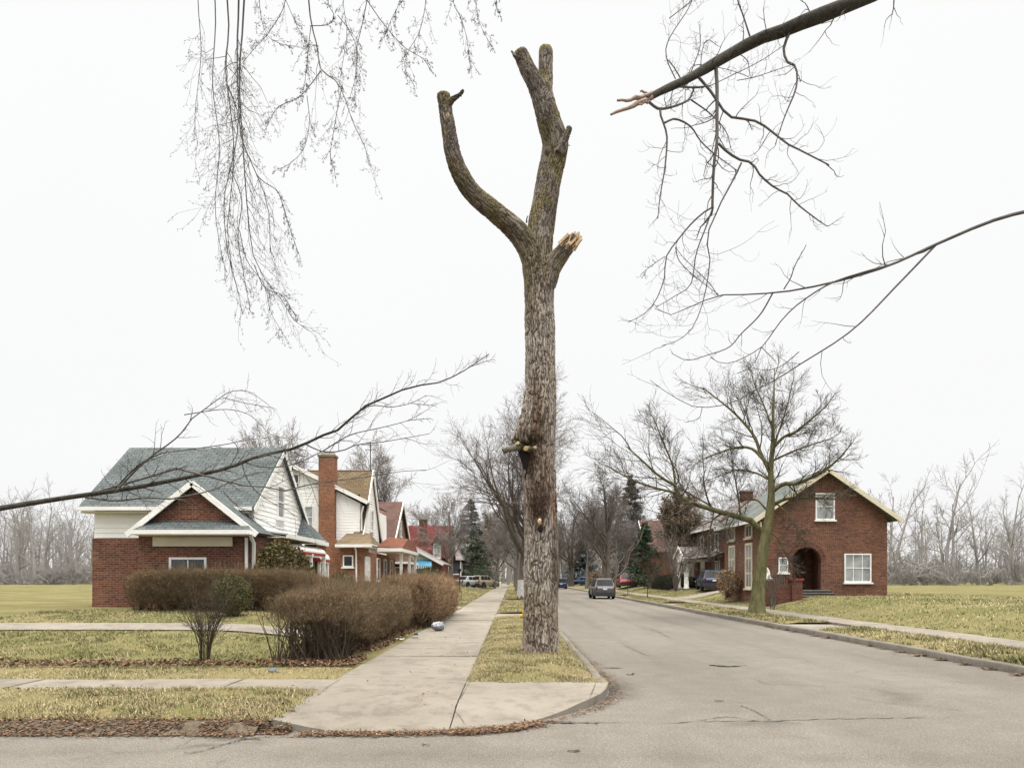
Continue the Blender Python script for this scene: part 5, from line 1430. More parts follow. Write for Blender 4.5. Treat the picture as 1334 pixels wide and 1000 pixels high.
# ================================================================== HEDGES
def hedge(name, loc, label, x0, x1, y0, y1, zf, h, seed, nstem, nshell, cols, bulge=.2, bare=None, rnd2=8., rpx=1.0, wave=.1, near_stems=0, blo=.3):
    """a clipped twiggy hedge: stems > twigs; stays inside a rounded hull"""
    rg = np.random.default_rng(seed); root = thing(name, loc, label, 'hedge')
    cx, cy, rx, ry = (x0 + x1) / 2, (y0 + y1) / 2, (x1 - x0) / 2, (y1 - y0) / 2
    long_y = ry > rx
    # stems
    sx = x0 + (x1 - x0) * (.12 + .76 * rg.random(nstem)) if long_y else x0 + (x1 - x0) * rg.random(nstem)
    sy = y0 + (y1 - y0) * (.03 + .94 * rg.random(nstem)) if long_y else y0 + (y1 - y0) * (.3 + .4 * rg.random(nstem))
    if near_stems:
        ne = near_stems; sx = np.r_[sx, x0 + (x1 - x0) * (.04 + .9 * rg.random(ne))]; sy = np.r_[sy, y0 + .02 + 1.5 * rg.random(ne) ** 2]; nstem += ne
    sz = zf(sx, sy); n_ = 6; P = np.empty((nstem, n_, 3)); d = unit(np.stack([rg.normal(0, .3, nstem), rg.normal(0, .3, nstem), np.ones(nstem)], 1))
    P[:, 0] = np.stack([sx, sy, sz - .03], 1); hh = h * (.55 + .4 * rg.random(nstem))
    for k in range(1, n_):
        P[:, k] = P[:, k - 1] + d * (hh / (n_ - 1))[:, None]; d = unit(d + rg.normal(0, .16, d.shape) + np.array([0, 0, .05]))
    R_ = (.007 + .007 * rg.random(nstem))[:, None] * np.linspace(1, .4, n_)
    b1 = grow(P, R_, 6, rg, (blo, 1), (18, 50), (.35, .65), .55, 5, .05, .16, .003 * rpx)
    b2 = grow(*b1, 5, rg, (.2, 1), (20, 55), (.35, .6), .65, 4, .03, .18, .0026 * rpx)
    if near_stems:      # keep the near end bare-legged
        for bb in (0, 1):
            B, Rb = (b1, b2)[bb]; zr = (B[:, 0, 2] - zf(B[:, 0, 0], B[:, 0, 1])) / h
            kp = (rg.random(len(B)) > .96 * np.clip(1.25 - np.clip((B[:, 0, 1] - y0) / 3.6 + (B[:, 0, 0] - x0) * .2, 0, 1), 0, 1)) | (zr > .6)
            if bb == 0: b1 = (B[kp], Rb[kp])
            else: b2 = (B[kp], Rb[kp])
    # shell twigs
    def hull(p):
        t = (p[:, 1] - cy) / ry if long_y else (p[:, 0] - cx) / rx
        s_ = (p[:, 0] - cx) / rx if long_y else (p[:, 1] - cy) / ry
        z = (p[:, 2] - zf(p[:, 0], p[:, 1])) / h
        return t, s_, z
    lumpf = lambda a, b_: 1 + wave * 2 * (fbm(np.stack([a * 1.1, b_ * 1.1, 0 * a + seed], 1), 3, seed) - .5)
    n = nshell
    # points on a box with softened edges
    wx, wy_ = rx, ry; ar = np.array([4 * rx * ry, 2 * h * ry * 2, 2 * h * rx * 2]); ar = ar * np.array([1.25, 1, 1]); face = rg.choice(3, n, p=ar / ar.sum())
    p = 2 * rg.random((n, 3)) - 1; sg = np.sign(rg.random(n) - .5)
    p[face == 0, 2] = 1; p[face == 1, 0] = sg[face == 1]; p[face == 2, 1] = sg[face == 2]
    pn = (np.abs(p[:, 0]) ** rnd2 + np.abs(p[:, 1]) ** rnd2 + np.abs(np.maximum(p[:, 2], 0)) ** rnd2) ** (1 / rnd2)
    depth = 1 - .4 * rg.random(n) ** 2.4
    p = p / np.maximum(pn, .55)[:, None] * depth[:, None]
    zz = np.clip((p[:, 2] + 1) / 2, .04, 1.0)
    bl = 1 + bulge * (np.sin(np.clip(zz, 0, 1) * np.pi) - .5) * .8
    X, Y = cx + p[:, 0] * rx * (bl if long_y else 1), cy + p[:, 1] * ry * (1 if long_y else bl)
    cs = np.where(face == 1, sg, p[:, 0] * .3); sn = np.where(face == 0, 1., .25); cy_ = np.where(face == 2, sg, p[:, 1] * .15)
    lm = lumpf(X, Y); Z = zf(X, Y) + h * zz * lm
    keep = np.ones(n, bool)
    if bare is not None: keep = rg.random(n) < bare(X, Y, zz)
    X, Y, Z, zz, cs, sn, cy_ = (a[keep] for a in (X, Y, Z, zz, cs, sn, cy_)); n = len(X)
    outw = np.stack([cs, cy_, np.maximum(sn, 0)], 1)
    d = unit(outw * .55 + np.array([0, 0, .55]) + rg.normal(0, .55, (n, 3))); L = (.07 + .15 * rg.random(n)) * (1 + .3 * (rpx - 1))
    S = np.empty((n, 4, 3)); S[:, 0] = np.stack([X, Y, Z], 1) - d * L[:, None] * .7
    for k in range(1, 4):
        S[:, k] = S[:, k - 1] + d * (L / 2.2)[:, None]; d = unit(d + rg.normal(0, .3, d.shape))
    SR = (.0024 + .0016 * rg.random(n))[:, None] * rpx * np.linspace(1, .55, 4)
    # unclipped shoots that stand proud of the cut faces
    m_ = rg.random(n) < .06
    SH = S[m_].copy(); dd = unit(outw[m_] * .4 + np.array([0, 0, .8]) + rg.normal(0, .35, (m_.sum(), 3))); ll = (.05 + .13 * rg.random(m_.sum()))[:, None]
    for k in range(1, 4): SH[:, k] = SH[:, k - 1] + dd * ll; dd = unit(dd + rg.normal(0, .15, dd.shape))
    SHR = np.full((m_.sum(), 4), .0024 * rpx) * np.linspace(1, .6, 4)
    # pull the long twigs back inside the hull
    for (B, _r) in (b1, b2):
        p = B.reshape(-1, 3); t, s_, z = hull(p)
        zc = np.minimum(p[:, 2], zf(p[:, 0], p[:, 1]) + h * lumpf(p[:, 0], p[:, 1]) * (1 - .04 * rg.random(len(p)))); p[:, 2] = np.maximum(zc, zf(p[:, 0], p[:, 1]))
        lim_ = (1 + bulge * np.sin(np.clip(z, 0, 1) * np.pi)) * np.clip(.5 + z * 1.2, .55, 1)
        s2 = np.clip(s_, -lim_, lim_)
        if long_y: p[:, 0] = cx + s2 * rx; p[:, 1] = np.clip(p[:, 1], y0 - .05, y1 + .05)
        else: p[:, 1] = cy + s2 * ry; p[:, 0] = np.clip(p[:, 0], x0 - .05, x1 + .05)
        B[:] = p.reshape(B.shape)
    cols = np.array(cols)
    def cfun(V):
        f = fbm(V * 1.1 + seed, 3, 5)[:, None]; h3 = hash3((V[:, 0] * 37).astype(int), (V[:, 1] * 37).astype(int), (V[:, 2] * 23).astype(int))[:, None]
        c_ = cols[0] * (1 - sstep(.35, .6, f)) + cols[1] * sstep(.35, .6, f)
        c_ = np.where(h3 > .72, cols[2], c_) * (.6 + .8 * h3)
        return c_
    branch_mesh('stems', [(P, R_, 5), (*b1, 3)], M['hedgestem'], root, loc)
    branch_mesh('twigs', [(*b2, 3), (S, SR, 3), (SH, SHR, 3)], M['hedge'], root, loc, col=cfun)
    return root
HC = [[.165, .118, .07], [.13, .096, .055], [.25, .18, .115]]
hedge('hedge', (-3.85, 17, .15), 'long brown twiggy hedge with bare stems at its near end beside the pavement', -4.55, -3.05, 12.75, 21.0, zleft, 1.3, 5, 620, 60000, HC, .12,
      lambda X, Y, zz: np.clip((zz - (.62 - .5 * np.clip((Y - 13.0) / 3.4 + (X + 4.4) * .28, 0, 1))) * 3, .008, 1), 11., 1.0, .08, 130, .42)
hedge('hedge', (-3.3, 25.5, .1), 'rounded reddish brown hedge bulging over the pavement beyond the bare-stemmed one', -4.2, -2.35, 20.9, 30.5, lambda x, y: zleft(x, y) + 0 * x, 1.55, 6, 360, 46000, [[.23, .148, .088], [.175, .12, .07], [.31, .21, .13]], .16,
      lambda X, Y, zz: np.clip((zz - .12) * 3.5, .1, 1), 5., 1.5, .11)
hedge('hedge', (-7, 21, .68), 'dark brown hedge across the yard in front of the white-sided house', -11.5, -3.7, 20.4, 21.7, zleft, 1.17, 7, 420, 46000, [[.15, .108, .064], [.115, .088, .05], [.22, .155, .095]], .12,
      lambda X, Y, zz: np.clip((zz - .1) * 2.6, .1, 1) * np.clip(1.15 + .3 * np.sin(X * 2.7), .5, 1), 9., 1.35, .08)
hedge('hedge', (16, 63.5, .75), 'low dark hedge along the front of the grey stone house', 14.0, 15.2, 60.5, 70, zright, 1.1, 8, 120, 9000, [[.05, .055, .04], [.04, .045, .032], [.07, .07, .05]], .1, None, 8., 3.0, .05)
M['fadedpost'] = mat_plain('pale_post', (.5, .52, .47), (.42, .44, .4), 4)
# ================================================================== HOUSES
FACE = {'-y': (Vector((1, 0, 0)), Vector((0, -1, 0))), '+x': (Vector((0, 1, 0)), Vector((1, 0, 0))), '-x': (Vector((0, -1, 0)), Vector((-1, 0, 0))), '+y': (Vector((-1, 0, 0)), Vector((0, 1, 0)))}
def obox(mb, c, u, n, w_, d, h, mi=0):
    """box of width w_ along u, depth d along n, height h, centred on c"""
    c = Vector(c); z = Vector((0, 0, 1)); a, b, e = u * (w_ / 2), n * (d / 2), z * (h / 2)
    P = lambda i, j, k: c + a * i + b * j + e * k
    for f in (((-1, -1, -1), (-1, 1, -1), (1, 1, -1), (1, -1, -1)), ((-1, -1, 1), (1, -1, 1), (1, 1, 1), (-1, 1, 1)), ((-1, 1, -1), (-1, 1, 1), (1, 1, 1), (1, 1, -1)),
              ((-1, -1, -1), (1, -1, -1), (1, -1, 1), (-1, -1, 1)), ((1, -1, -1), (1, 1, -1), (1, 1, 1), (1, -1, 1)), ((-1, -1, -1), (-1, -1, 1), (-1, 1, 1), (-1, 1, -1))):
        mb.poly([P(*q) for q in f], mi)

def window(root, off, c, face, w_, h, fm='trim', gm='glass', nx=1, ny=2, fr=.07, sill=True, proud=.05, name='window'):
    """frame (with sash bars) > pane; c = centre on the wall surface"""
    u, n = FACE[face]; c = Vector(c); mb = MB(); z = Vector((0, 0, 1))
    for s in (-1, 1):
        obox(mb, c + u * (s * (w_ / 2 - fr / 2)) + n * (proud / 2 - .01), u, n, fr, proud + .02, h)
        obox(mb, c + z * (s * (h / 2 - fr / 2)) + n * (proud / 2 - .012), u, n, w_ - 2 * fr, proud + .02, fr)
    for i in range(1, nx): obox(mb, c + u * (w_ * (i / nx - .5)) + n * .012, u, n, fr * .5, .03, h - 2 * fr)
    for j in range(1, ny): obox(mb, c + z * (h * (j / ny - .5)) + n * .014, u, n, w_ - 2 * fr, .034, fr * .6)
    if sill: obox(mb, c - z * (h / 2 + .04) + n * .05, u, n, w_ + .14, .14, .08)
    f = mb.build(name, M[fm], root, off)
    pb = MB(); obox(pb, c + n * .0, u, n, w_ - fr, .014, h - fr)
    p = pb.build('pane', M[gm], f, off)
    return f

def door(root, off, c, face, w_, h, mat='trim', grille=None):
    u, n = FACE[face]; c = Vector(c); z = Vector((0, 0, 1)); mb = MB()
    obox(mb, c + n * .01, u, n, w_, .05, h)
    for zz in (-.22, .2):
        for s in (-1, 1): obox(mb, c + z * (h * zz) + u * (s * w_ * .22) + n * .045, u, n, w_ * .32, .02, h * .32)
    for s in (-1, 1): obox(mb, c + u * (s * (w_ / 2 + .05)) + n * .03, u, n, .1, .08, h + .1)
    obox(mb, c + z * (h / 2 + .05) + n * .03, u, n, w_, .08, .1)
    d = mb.build('door', M[mat], root, off)
    k = MB(); k.tube([c + u * (w_ * .4) + n * .03, c + u * (w_ * .4) + n * .09], .03, 8); k.build('handle', M['chrome'], d, off)
    if grille:
        gm = MB()
        for i in range(6): obox(gm, c + u * (w_ * (i / 5 - .5) * .9) + n * .085, u, n, .03, .03, h * .96)
        for j in range(4): obox(gm, c + z * (h * (j / 3 - .5) * .94) + n * .1, u, n, w_ * .95, .02, .04)
        gm.build('security_grille', M[grille], d, off)
    return d

def clip_poly(pts, z0, z1):
    """2-D polygon (a, z) clipped to z0..z1"""
    def half(p, zc, keep_above):
        o = []
        for i in range(len(p)):
            a, b = p[i], p[(i + 1) % len(p)]
            ia = (a[1] >= zc) if keep_above else (a[1] <= zc); ib = (b[1] >= zc) if keep_above else (b[1] <= zc)
            if ia: o.append(a)
            if ia != ib:
                t = (zc - a[1]) / (b[1] - a[1]); o.append((a[0] + (b[0] - a[0]) * t, zc))
        return o
    p = half(pts, z0, True)
    return half(p, z1, False) if len(p) > 2 else []

def siding(mb, pts, face, depth, mi=0, course=.17, out=.022):
    """lapped boards filling polygon pts (a along the face's u, z) lying on the plane at signed position depth along n"""
    u, n = FACE[face]; zlo = min(p[1] for p in pts); zhi = max(p[1] for p in pts); z = zlo
    while z < zhi - 1e-3:
        z2 = min(z + course, zhi); p = clip_poly(pts, z, z2)
        if len(p) > 2:
            P = [u * a + n * (depth + out * (z2 - q) / course) + Vector((0, 0, q)) for a, q in p]
            mb.poly(P, mi)
            lo = [q for q in p if abs(q[1] - z) < 1e-6]
            if len(lo) >= 2:
                a0, a1 = min(q[0] for q in lo), max(q[0] for q in lo)
                o_ = out * (z2 - z) / course
                mb.poly([u * a0 + n * depth + Vector((0, 0, z)), u * a1 + n * depth + Vector((0, 0, z)), u * a1 + n * (depth + o_) + Vector((0, 0, z)), u * a0 + n * (depth + o_) + Vector((0, 0, z))], mi)
        z = z2
def part(name, mats, root, off, fn):
    mb = MB(); fn(mb); return mb.build(name, [M[m] for m in (mats if isinstance(mats, tuple) else (mats,))], root, off)
def gutter(root, off, a, b, s=.11):
    return part('gutter', 'trim', root, off, lambda mb: mb.bar(a, b, s, s))
def pipe(root, off, pts, r=.045):
    return part('downspout', 'trim', root, off, lambda mb: mb.tube(pts, r, 8, 0, True))

# ---------------- house with the blue-grey roof (nearest, left)
g1 = .62
o1 = (-8.8, 26.2, g1)
h1 = thing('house', o1, 'nearest white-sided house with blue-grey roof, brick front wing and red-striped awnings', 'house')
XF = -8.8
part('wall', 'white', h1, o1, lambda mb: (
    siding(mb, [(23.5, 3.05), (28.9, 3.05), (28.9, 4.3), (26.2, 6.5), (23.5, 4.3)], '+x', XF),
    siding(mb, [(-14.2, 3.05), (-8.8, 3.05), (-8.8, 4.3), (-14.2, 4.3)], '-y', -23.5),
    mb.box(-14.2, -8.83, 23.53, 28.87, g1 - .3, 4.28), mb.prism([(-8.83, 23.55, 4.28), (-8.83, 28.85, 4.28), (-8.83, 26.2, 6.42)], (-5.3, 0, 0))))
part('wall', 'brick', h1, o1, lambda mb: (mb.box(-14.25, -8.72, 23.45, 28.95, g1 - .4, 3.03),))
part('roof', ('roofblue', 'trim'), h1, o1, lambda mb: (
    mb.slab([(-14.5, 23.08, 4.06), (-8.62, 23.08, 4.06), (-8.62, 26.2, 6.62), (-14.5, 26.2, 6.62)], .11),
    mb.slab([(-14.5, 29.3, 4.06), (-8.62, 29.3, 4.06), (-8.62, 26.2, 6.62), (-14.5, 26.2, 6.62)], .11),
    mb.slab([(-8.617, 23.04, 3.99), (-8.60, 23.04, 3.99), (-8.60, 26.2, 6.55), (-8.617, 26.2, 6.55)], .17, 1),
    mb.slab([(-8.617, 29.34, 3.99), (-8.60, 29.34, 3.99), (-8.60, 26.2, 6.55), (-8.617, 26.2, 6.55)], .17, 1)))
gutter(h1, o1, (-14.5, 23.03, 4.0), (-8.68, 23.03, 4.0), .12)
part('soffit', 'cream', h1, o1, lambda mb: mb.box(-14.4, -8.9, 23.1, 23.46, 3.86, 3.93))
window(h1, o1, (XF + .03, 26.15, 4.55), '+x', .8, 1.25, gm='paleglass')
# brick gabled wing that comes towards us, with a small pent roof over its window band
wy = 22.2
part('wing', ('brick', 'trim', 'roofblue', 'cream'), h1, o1, lambda mb: (
    mb.box(-12.0, -8.32, wy + .0, 23.44, g1 - .4, 3.2), mb.prism([(-12.0, wy, 3.2), (-8.32, wy, 3.2), (-10.16, wy, 4.62)], (0, 1.24, 0)),
    mb.slab([(-8.12, wy - .25, 3.14), (-8.12, 23.44, 3.14), (-10.16, 23.44, 4.78), (-10.16, wy - .25, 4.78)], .08, 2),
    mb.slab([(-12.2, wy - .25, 3.14), (-12.2, 23.44, 3.14), (-10.16, 23.44, 4.78), (-10.16, wy - .25, 4.78)], .08, 2),
    mb.bar((-8.09, wy - .29, 3.05), (-10.17, wy - .29, 4.7), .05, .17, 1), mb.bar((-12.23, wy - .29, 3.05), (-10.15, wy - .29, 4.7), .05, .17, 1)))
part('pent_roof', ('roofblue', 'trim', 'cream'), h1, o1, lambda mb: (
    mb.slab([(-8.22, wy - .55, 3.2), (-8.45, wy - .06, 3.5), (-11.6, wy - .06, 3.5), (-11.9, wy - .55, 3.2)], .05),
    mb.box(-11.9, -8.2, wy - .61, wy - .53, 3.06, 3.195, 1), mb.box(-11.8, -8.3, wy - .51, wy - .06, 3.02, 3.07, 2), mb.box(-11.5, -8.95, wy - .1, wy - .03, 2.7, 3.0, 2)))
pipe(h1, o1, [(-8.22, wy - .52, 3.1), (-8.26, wy - .3, 2.95), (-8.26, wy - .1, 2.8), (-8.26, wy - .1, 1.6), (-8.26, wy - .1, g1 + .1)], .06)
pipe(h1, o1, [(-8.5, wy - .09, 2.98), (-8.5, wy - .09, 1.8), (-8.5, wy - .09, g1 + .12), (-8.45, wy - .4, g1 + .06)], .055)
window(h1, o1, (-10.4, wy - .01, 1.75), '-y', 1.2, 1.2, nx=2)
# front porch bay past the gable, hip roof, awnings
M['paleroof'] = mat_plain('pale_metal_roof', (.42, .44, .45), (.34, .36, .37), 2, .5)
part('porch', ('roofblue', 'trim', 'cream', 'brick', 'paleroof'), h1, o1, lambda mb: (
    mb.poly([(-8.1, 28.1, 3.24), (-8.1, 30.5, 3.24), (-8.76, 30.0, 4.0), (-8.76, 28.95, 4.3)], 0), mb.poly([(-8.95, 28.1, 3.24), (-8.1, 28.1, 3.24), (-8.76, 28.95, 4.3), (-8.95, 28.95, 4.3)], 0),
    mb.slab([(-7.62, 23.48, 3.2), (-7.62, 28.08, 3.2), (-8.76, 28.08, 3.34), (-8.76, 23.48, 3.34)], .05, 4),
    mb.box(-8.17, -8.08, 28.12, 30.5, 3.08, 3.235, 1), mb.box(-8.76, -8.17, 28.1, 28.18, 3.08, 3.235, 1), mb.box(-7.68, -7.58, 23.48, 28.06, 3.04, 3.18, 1),
    mb.box(-8.72, -7.7, 23.5, 28.0, 3.06, 3.1, 2), mb.box(-8.7, -8.2, 28.98, 30.4, g1 - .3, 3.1, 3)))
def awning(root, off, x0, x1, y0, y1, zt, drop, label=None):
    def f(mb):
        n = 8; sec = [(x0 + (x1 - x0) * math.sin(t * math.pi / 2), zt - drop * (1 - math.cos(t * math.pi / 2))) for t in np.linspace(0, 1, n)]
        m_ = max(4, int((y1 - y0) / .22)); ys = np.linspace(y0, y1, m_ + 1)
        for a in range(m_):
            rows = [[(x, ys[a], z + .012 * (a % 2)) for x, z in sec], [(x, ys[a + 1], z + .012 * (a % 2)) for x, z in sec]]
            mb.grid(rows, 0)
        xb, zb = sec[-1]
        mb.box(xb - .015, xb + .02, y0, y1, zb - .16, zb - .05, 1); mb.box(xb - .012, xb + .018, y0, y1, zb - .05, zb + .012, 0)
        for a in range(m_): mb.poly([(xb + .012, ys[a], zb - .16), (xb + .012, ys[a + 1], zb - .16), (xb + .012, (ys[a] + ys[a + 1]) / 2, zb - .23)], 0)
        for yy in (y0 - .004, y1 + .004):
            mb.poly([(x0, yy, zt)] + [(x, yy, z) for x, z in sec] + [(x0, yy, zt - drop)], 0)
            mb.poly([(x0, yy - .004 if yy < y1 else yy + .004, zt - drop - .02), (xb, yy - .004 if yy < y1 else yy + .004, zt - drop - .02), (xb, yy - .004 if yy < y1 else yy + .004, zt - drop - .15), (x0, yy - .004 if yy < y1 else yy + .004, zt - drop - .15)], 1)
    p = part('awning', ('awnwhite', 'awnred'), root, off, f)
    if label: p['label'] = label
awning(h1, o1, -8.66, -7.58, 24.3, 28.1, 2.98, .28)
awning(h1, o1, -8.7, -7.95, 28.6, 30.1, 2.86, .34)
for x, y in ((-7.63, 24.4), (-7.63, 26.2), (-7.63, 28.02), (-8.02, 28.75), (-8.02, 30.0)):
    part('post', 'trim', h1, o1, lambda mb: (mb.box(x - .055, x + .055, y - .055, y + .055, g1, 2.62), mb.box(x - .09, x + .09, y - .09, y + .09, g1, g1 + .12), mb.box(x - .08, x + .08, y - .08, y + .08, 2.5, 2.6)))
for y in (24.9, 26.0, 27.2): window(h1, o1, (-8.71, y, 1.95), '+x', .75, 1.5)
window(h1, o1, (-8.19, 29.7, 1.8), '+x', .9, 1.2, nx=2); window(h1, o1, (-8.45, 28.97, 1.8), '-y', .34, 1.2)

# ---------------- house with brick chimney and tan roof
g2 = .66; Y2 = 40.0
o2 = (-9.5, 43, g2)
h2 = thing('house', o2, 'white-sided house with a tall brick chimney, tan shingle roof and flared front gable', 'house')
xr = -8.6
part('wall', 'white', h2, o2, lambda mb: (
    siding(mb, [(-17.0, 3.2), (-8.8, 3.2), (-8.8, 6.0), (-12.6, 8.0), (-17.0, 5.7)], '-y', -Y2),
    mb.box(-16.95, -8.9, Y2 + .03, 49, g2 - .3, 5.6), mb.prism([(-16.95, Y2 + .03, 5.6), (-8.9, Y2 + .03, 5.6), (-8.9, Y2 + .03, 6.05), (-12.6, Y2 + .03, 7.9)], (0, 8.9, 0))))
part('wall', 'brickchim', h2, o2, lambda mb: (mb.box(-17.05, -8.3, Y2 - .06, 49.05, g2 - .4, 3.18),))
part('roof', ('rooftan', 'trim'), h2, o2, lambda mb: (
    mb.slab([(-12.6, Y2 - .3, 8.22), (-8.3, Y2 - .3, 6.117), (-8.3, 41.25, 6.117), (-12.6, 44.5, 8.22)], .1), mb.slab([(-8.9, 44.4, 6.41), (-8.9, 49.2, 6.41), (-12.6, 49.2, 8.22), (-12.6, 44.5, 8.22)], .1), mb.slab([(-12.6, Y2 - .3, 8.22), (-17.3, Y2 - .3, 5.5), (-17.3, 49.2, 5.5), (-12.6, 49.2, 8.22)], .1),
    mb.bar((-12.6, Y2 - .34, 8.11), (-8.28, Y2 - .34, 6.0), .06, .22, 1), mb.bar((-12.6, Y2 - .34, 8.11), (-17.32, Y2 - .34, 5.39), .06, .22, 1)))
# front gable: ridge runs back from the street, steep slope with a flared foot
prof = [(42.7, 8.35), (41.6, 6.7), (40.7, 5.35), (40.1, 4.45), (39.5, 3.85), (38.8, 3.52)]; XG = -8.6
mir = lambda y: 85.4 - y
part('front_gable', ('rooftan', 'trim', 'white'), h2, o2, lambda mb: (
    [mb.slab([(XG, a[0], a[1]), (XG, b[0], b[1]), ((-12.6 if b[1] > 6 else -9.15), b[0], b[1]), ((-12.6 if b[1] > 6 else -9.15), a[0], a[1])], .1, 0) for a, b in zip(prof[:-1], prof[1:])],
    [mb.slab([(XG, mir(a[0]), a[1]), (XG, mir(b[0]), b[1]), (-12.6, mir(b[0]), b[1]), (-12.6, mir(a[0]), a[1])], .1, 0) for a, b in zip(prof[:-2], prof[1:-1])],
    [mb.bar((XG + .04, a[0], a[1] - .06), (XG + .04, b[0], b[1] - .06), .06, .24, 1) for a, b in zip(prof[:-1], prof[1:])],
    [mb.bar((XG + .04, mir(a[0]), a[1] - .06), (XG + .04, mir(b[0]), b[1] - .06), .06, .24, 1) for a, b in zip(prof[:-2], prof[1:-1])],
    siding(mb, [(40.05, 3.7), (45.3, 3.7), (44.7, 5.25), (43.8, 6.6), (42.7, 8.2), (41.6, 6.6), (40.7, 5.25), (40.05, 4.3)], '+x', XG - .1, 2)))
gutter(h2, o2, (-8.28, Y2 - .3, 6.05), (-8.28, 41.2, 6.05))
window(h2, o2, (XG - .06, 42.7, 5.2), '+x', .8, 1.3, gm='paleglass')
part('chimney', ('brickchim', 'stone', 'cream'), h2, o2, lambda mb: (
    mb.box(-11.08, -10.17, Y2 - .5, Y2 - .065, g2 - .3, 3.4), mb.box(-11.08, -10.17, Y2 - .45, Y2 + .25, 3.4, 8.62), mb.prism([(-10.17, Y2 - .5, g2 - .3), (-9.3, Y2 - .5, g2 - .3), (-9.3, Y2 - .5, 2.75), (-10.17, Y2 - .5, 3.95)], (0, .43, 0)),
    mb.box(-11.13, -10.12, Y2 - .5, Y2 + .3, 8.62, 8.74, 1), [mb.lathe((x, Y2 - .1, 8.74), [(.13, 0), (.12, .12), (.15, .16), (.14, .2), (.1, .2)], 10, 2) for x in (-10.9, -10.62, -10.34)]))
window(h2, o2, (-12.6, Y2 - .02, 7.15), '-y', .62, 1.1, gm='glass'); window(h2, o2, (-11.75, Y2 - .02, 5.2), '-y', .55, 1.3, gm='paleglass')
part('antenna', 'iron', h2, o2, lambda mb: (mb.bar((-8.75, 42.7, 8.3), (-8.75, 42.7, 10.1), .05), mb.bar((-9.3, 42.7, 9.9), (-8.2, 42.7, 9.9), .03), mb.bar((-9.1, 42.7, 9.6), (-8.4, 42.7, 9.6), .03)))
# lower brick front corner with its little pent roof
part('pent_roof', ('rooftan', 'trim', 'cream'), h2, o2, lambda mb: (
    mb.slab([(-9.75, 38.1, 3.55), (-7.75, 38.1, 3.55), (-8.2, 39.9, 4.25), (-9.55, 39.9, 4.25)], .07), mb.poly([(-7.75, 38.1, 3.55), (-7.75, 41, 3.55), (-8.2, 39.9, 4.25)], 0), mb.box(-9.75, -7.72, 38.02, 38.12, 3.38, 3.54, 1), mb.box(-9.65, -7.85, 38.12, 39.9, 3.36, 3.42, 2)))
part('bay', 'brickchim', h2, o2, lambda mb: (mb.box(-9.6, -8.28, 38.6, Y2 - .07, g2 - .4, 3.35),))
window(h2, o2, (-9.15, 38.59, 2.62), '-y', .58, .66, ny=1); pipe(h2, o2, [(-8.72, 38.2, 3.45), (-8.68, 38.45, 3.2), (-8.68, 38.52, 2), (-8.68, 38.52, g2)], .05)
pipe(h2, o2, [(-8.55, Y2 - .25, 5.8), (-8.7, Y2 - .06, 5.4), (-8.7, Y2 - .06, 4.4)], .05)
door(h2, o2, (-8.27, 39.4, 1.75), '+x', .95, 2.1, 'trim', 'trim')
# long porch with a rust-red roof
part('porch', ('roofrust', 'trim', 'cream', 'brickchim'), h2, o2, lambda mb: (
    mb.slab([(-8.3, 42.4, 3.62), (-6.75, 42.4, 3.5), (-7.0, 46.5, 4.3), (-8.3, 46.5, 4.42)], .07), mb.slab([(-6.75, 42.4, 3.5), (-6.75, 49.5, 3.5), (-7.0, 49.4, 4.3), (-7.0, 46.5, 4.3)], .07),
    mb.box(-8.25, -6.7, 42.3, 42.4, 3.3, 3.5, 1), mb.box(-6.78, -6.7, 42.4, 49.5, 3.28, 3.48, 1), mb.box(-8.2, -6.8, 42.4, 49.4, 3.24, 3.3, 2), mb.box(-8.3, -6.7, 42.4, 49.4, g2 - .3, g2 + .35, 3)))
for x, y in ((-6.95, 43.3), (-6.9, 46.4), (-6.9, 49.2)):
    part('post', 'trim', h2, o2, lambda mb: (mb.box(x - .08, x + .08, y - .08, y + .08, g2 + .35, 3.26), mb.box(x - .12, x + .12, y - .12, y + .12, 3.1, 3.24), mb.box(x - .12, x + .12, y - .12, y + .12, g2 + .35, g2 + .5)))
for y in (42.7, 45, 47.3): window(h2, o2, (-8.27, y, 2.2), '+x', .9, 1.4)
part('railing', 'iron', h2, o2, lambda mb: (mb.bar((-6.9, 43.3, g2 + 1.15), (-6.9, 49.2, g2 + 1.15), .05), [mb.bar((-6.9, y, g2 + .35), (-6.9, y, g2 + 1.15), .025) for y in np.arange(43.5, 49.2, .25)]))

# ---------------- brown-roofed brick house
g3 = .68; o3 = (-9.5, 55, g3)
h3 = thing('house', o3, 'brown-roofed brick house with a shingled front gable past the rust-red porch', 'house')
part('wall', 'brickdark', h3, o3, lambda mb: (mb.box(-18, -9.0, 51.5, 59, g3 - .4, 4.6), mb.prism([(-9.0, 51.5, 4.6), (-9.0, 59, 4.6), (-9.0, 55.2, 7.6)], (-.4, 0, 0), 0)))
part('roof', ('roofbrown', 'trim'), h3, o3, lambda mb: (
    mb.slab([(-18.3, 51.1, 4.3), (-8.7, 51.1, 4.3), (-8.7, 55.2, 7.75), (-18.3, 55.2, 7.75)], .1), mb.slab([(-18.3, 59.3, 4.3), (-8.7, 59.3, 4.3), (-8.7, 55.2, 7.75), (-18.3, 55.2, 7.75)], .1),
    mb.bar((-8.66, 51.05, 4.2), (-8.66, 55.2, 7.64), .06, .26, 1), mb.bar((-8.66, 59.35, 4.2), (-8.66, 55.2, 7.64), .06, .26, 1)))
M['tanshingle'] = mat_shingle('tan_gable_shingle', (.24, .165, .125), (.19, .13, .1))
part('gable_face', 'tanshingle', h3, o3, lambda mb: mb.prism([(-8.98, 51.6, 4.65), (-8.98, 58.9, 4.65), (-8.98, 55.2, 7.55)], (.06, 0, 0)))
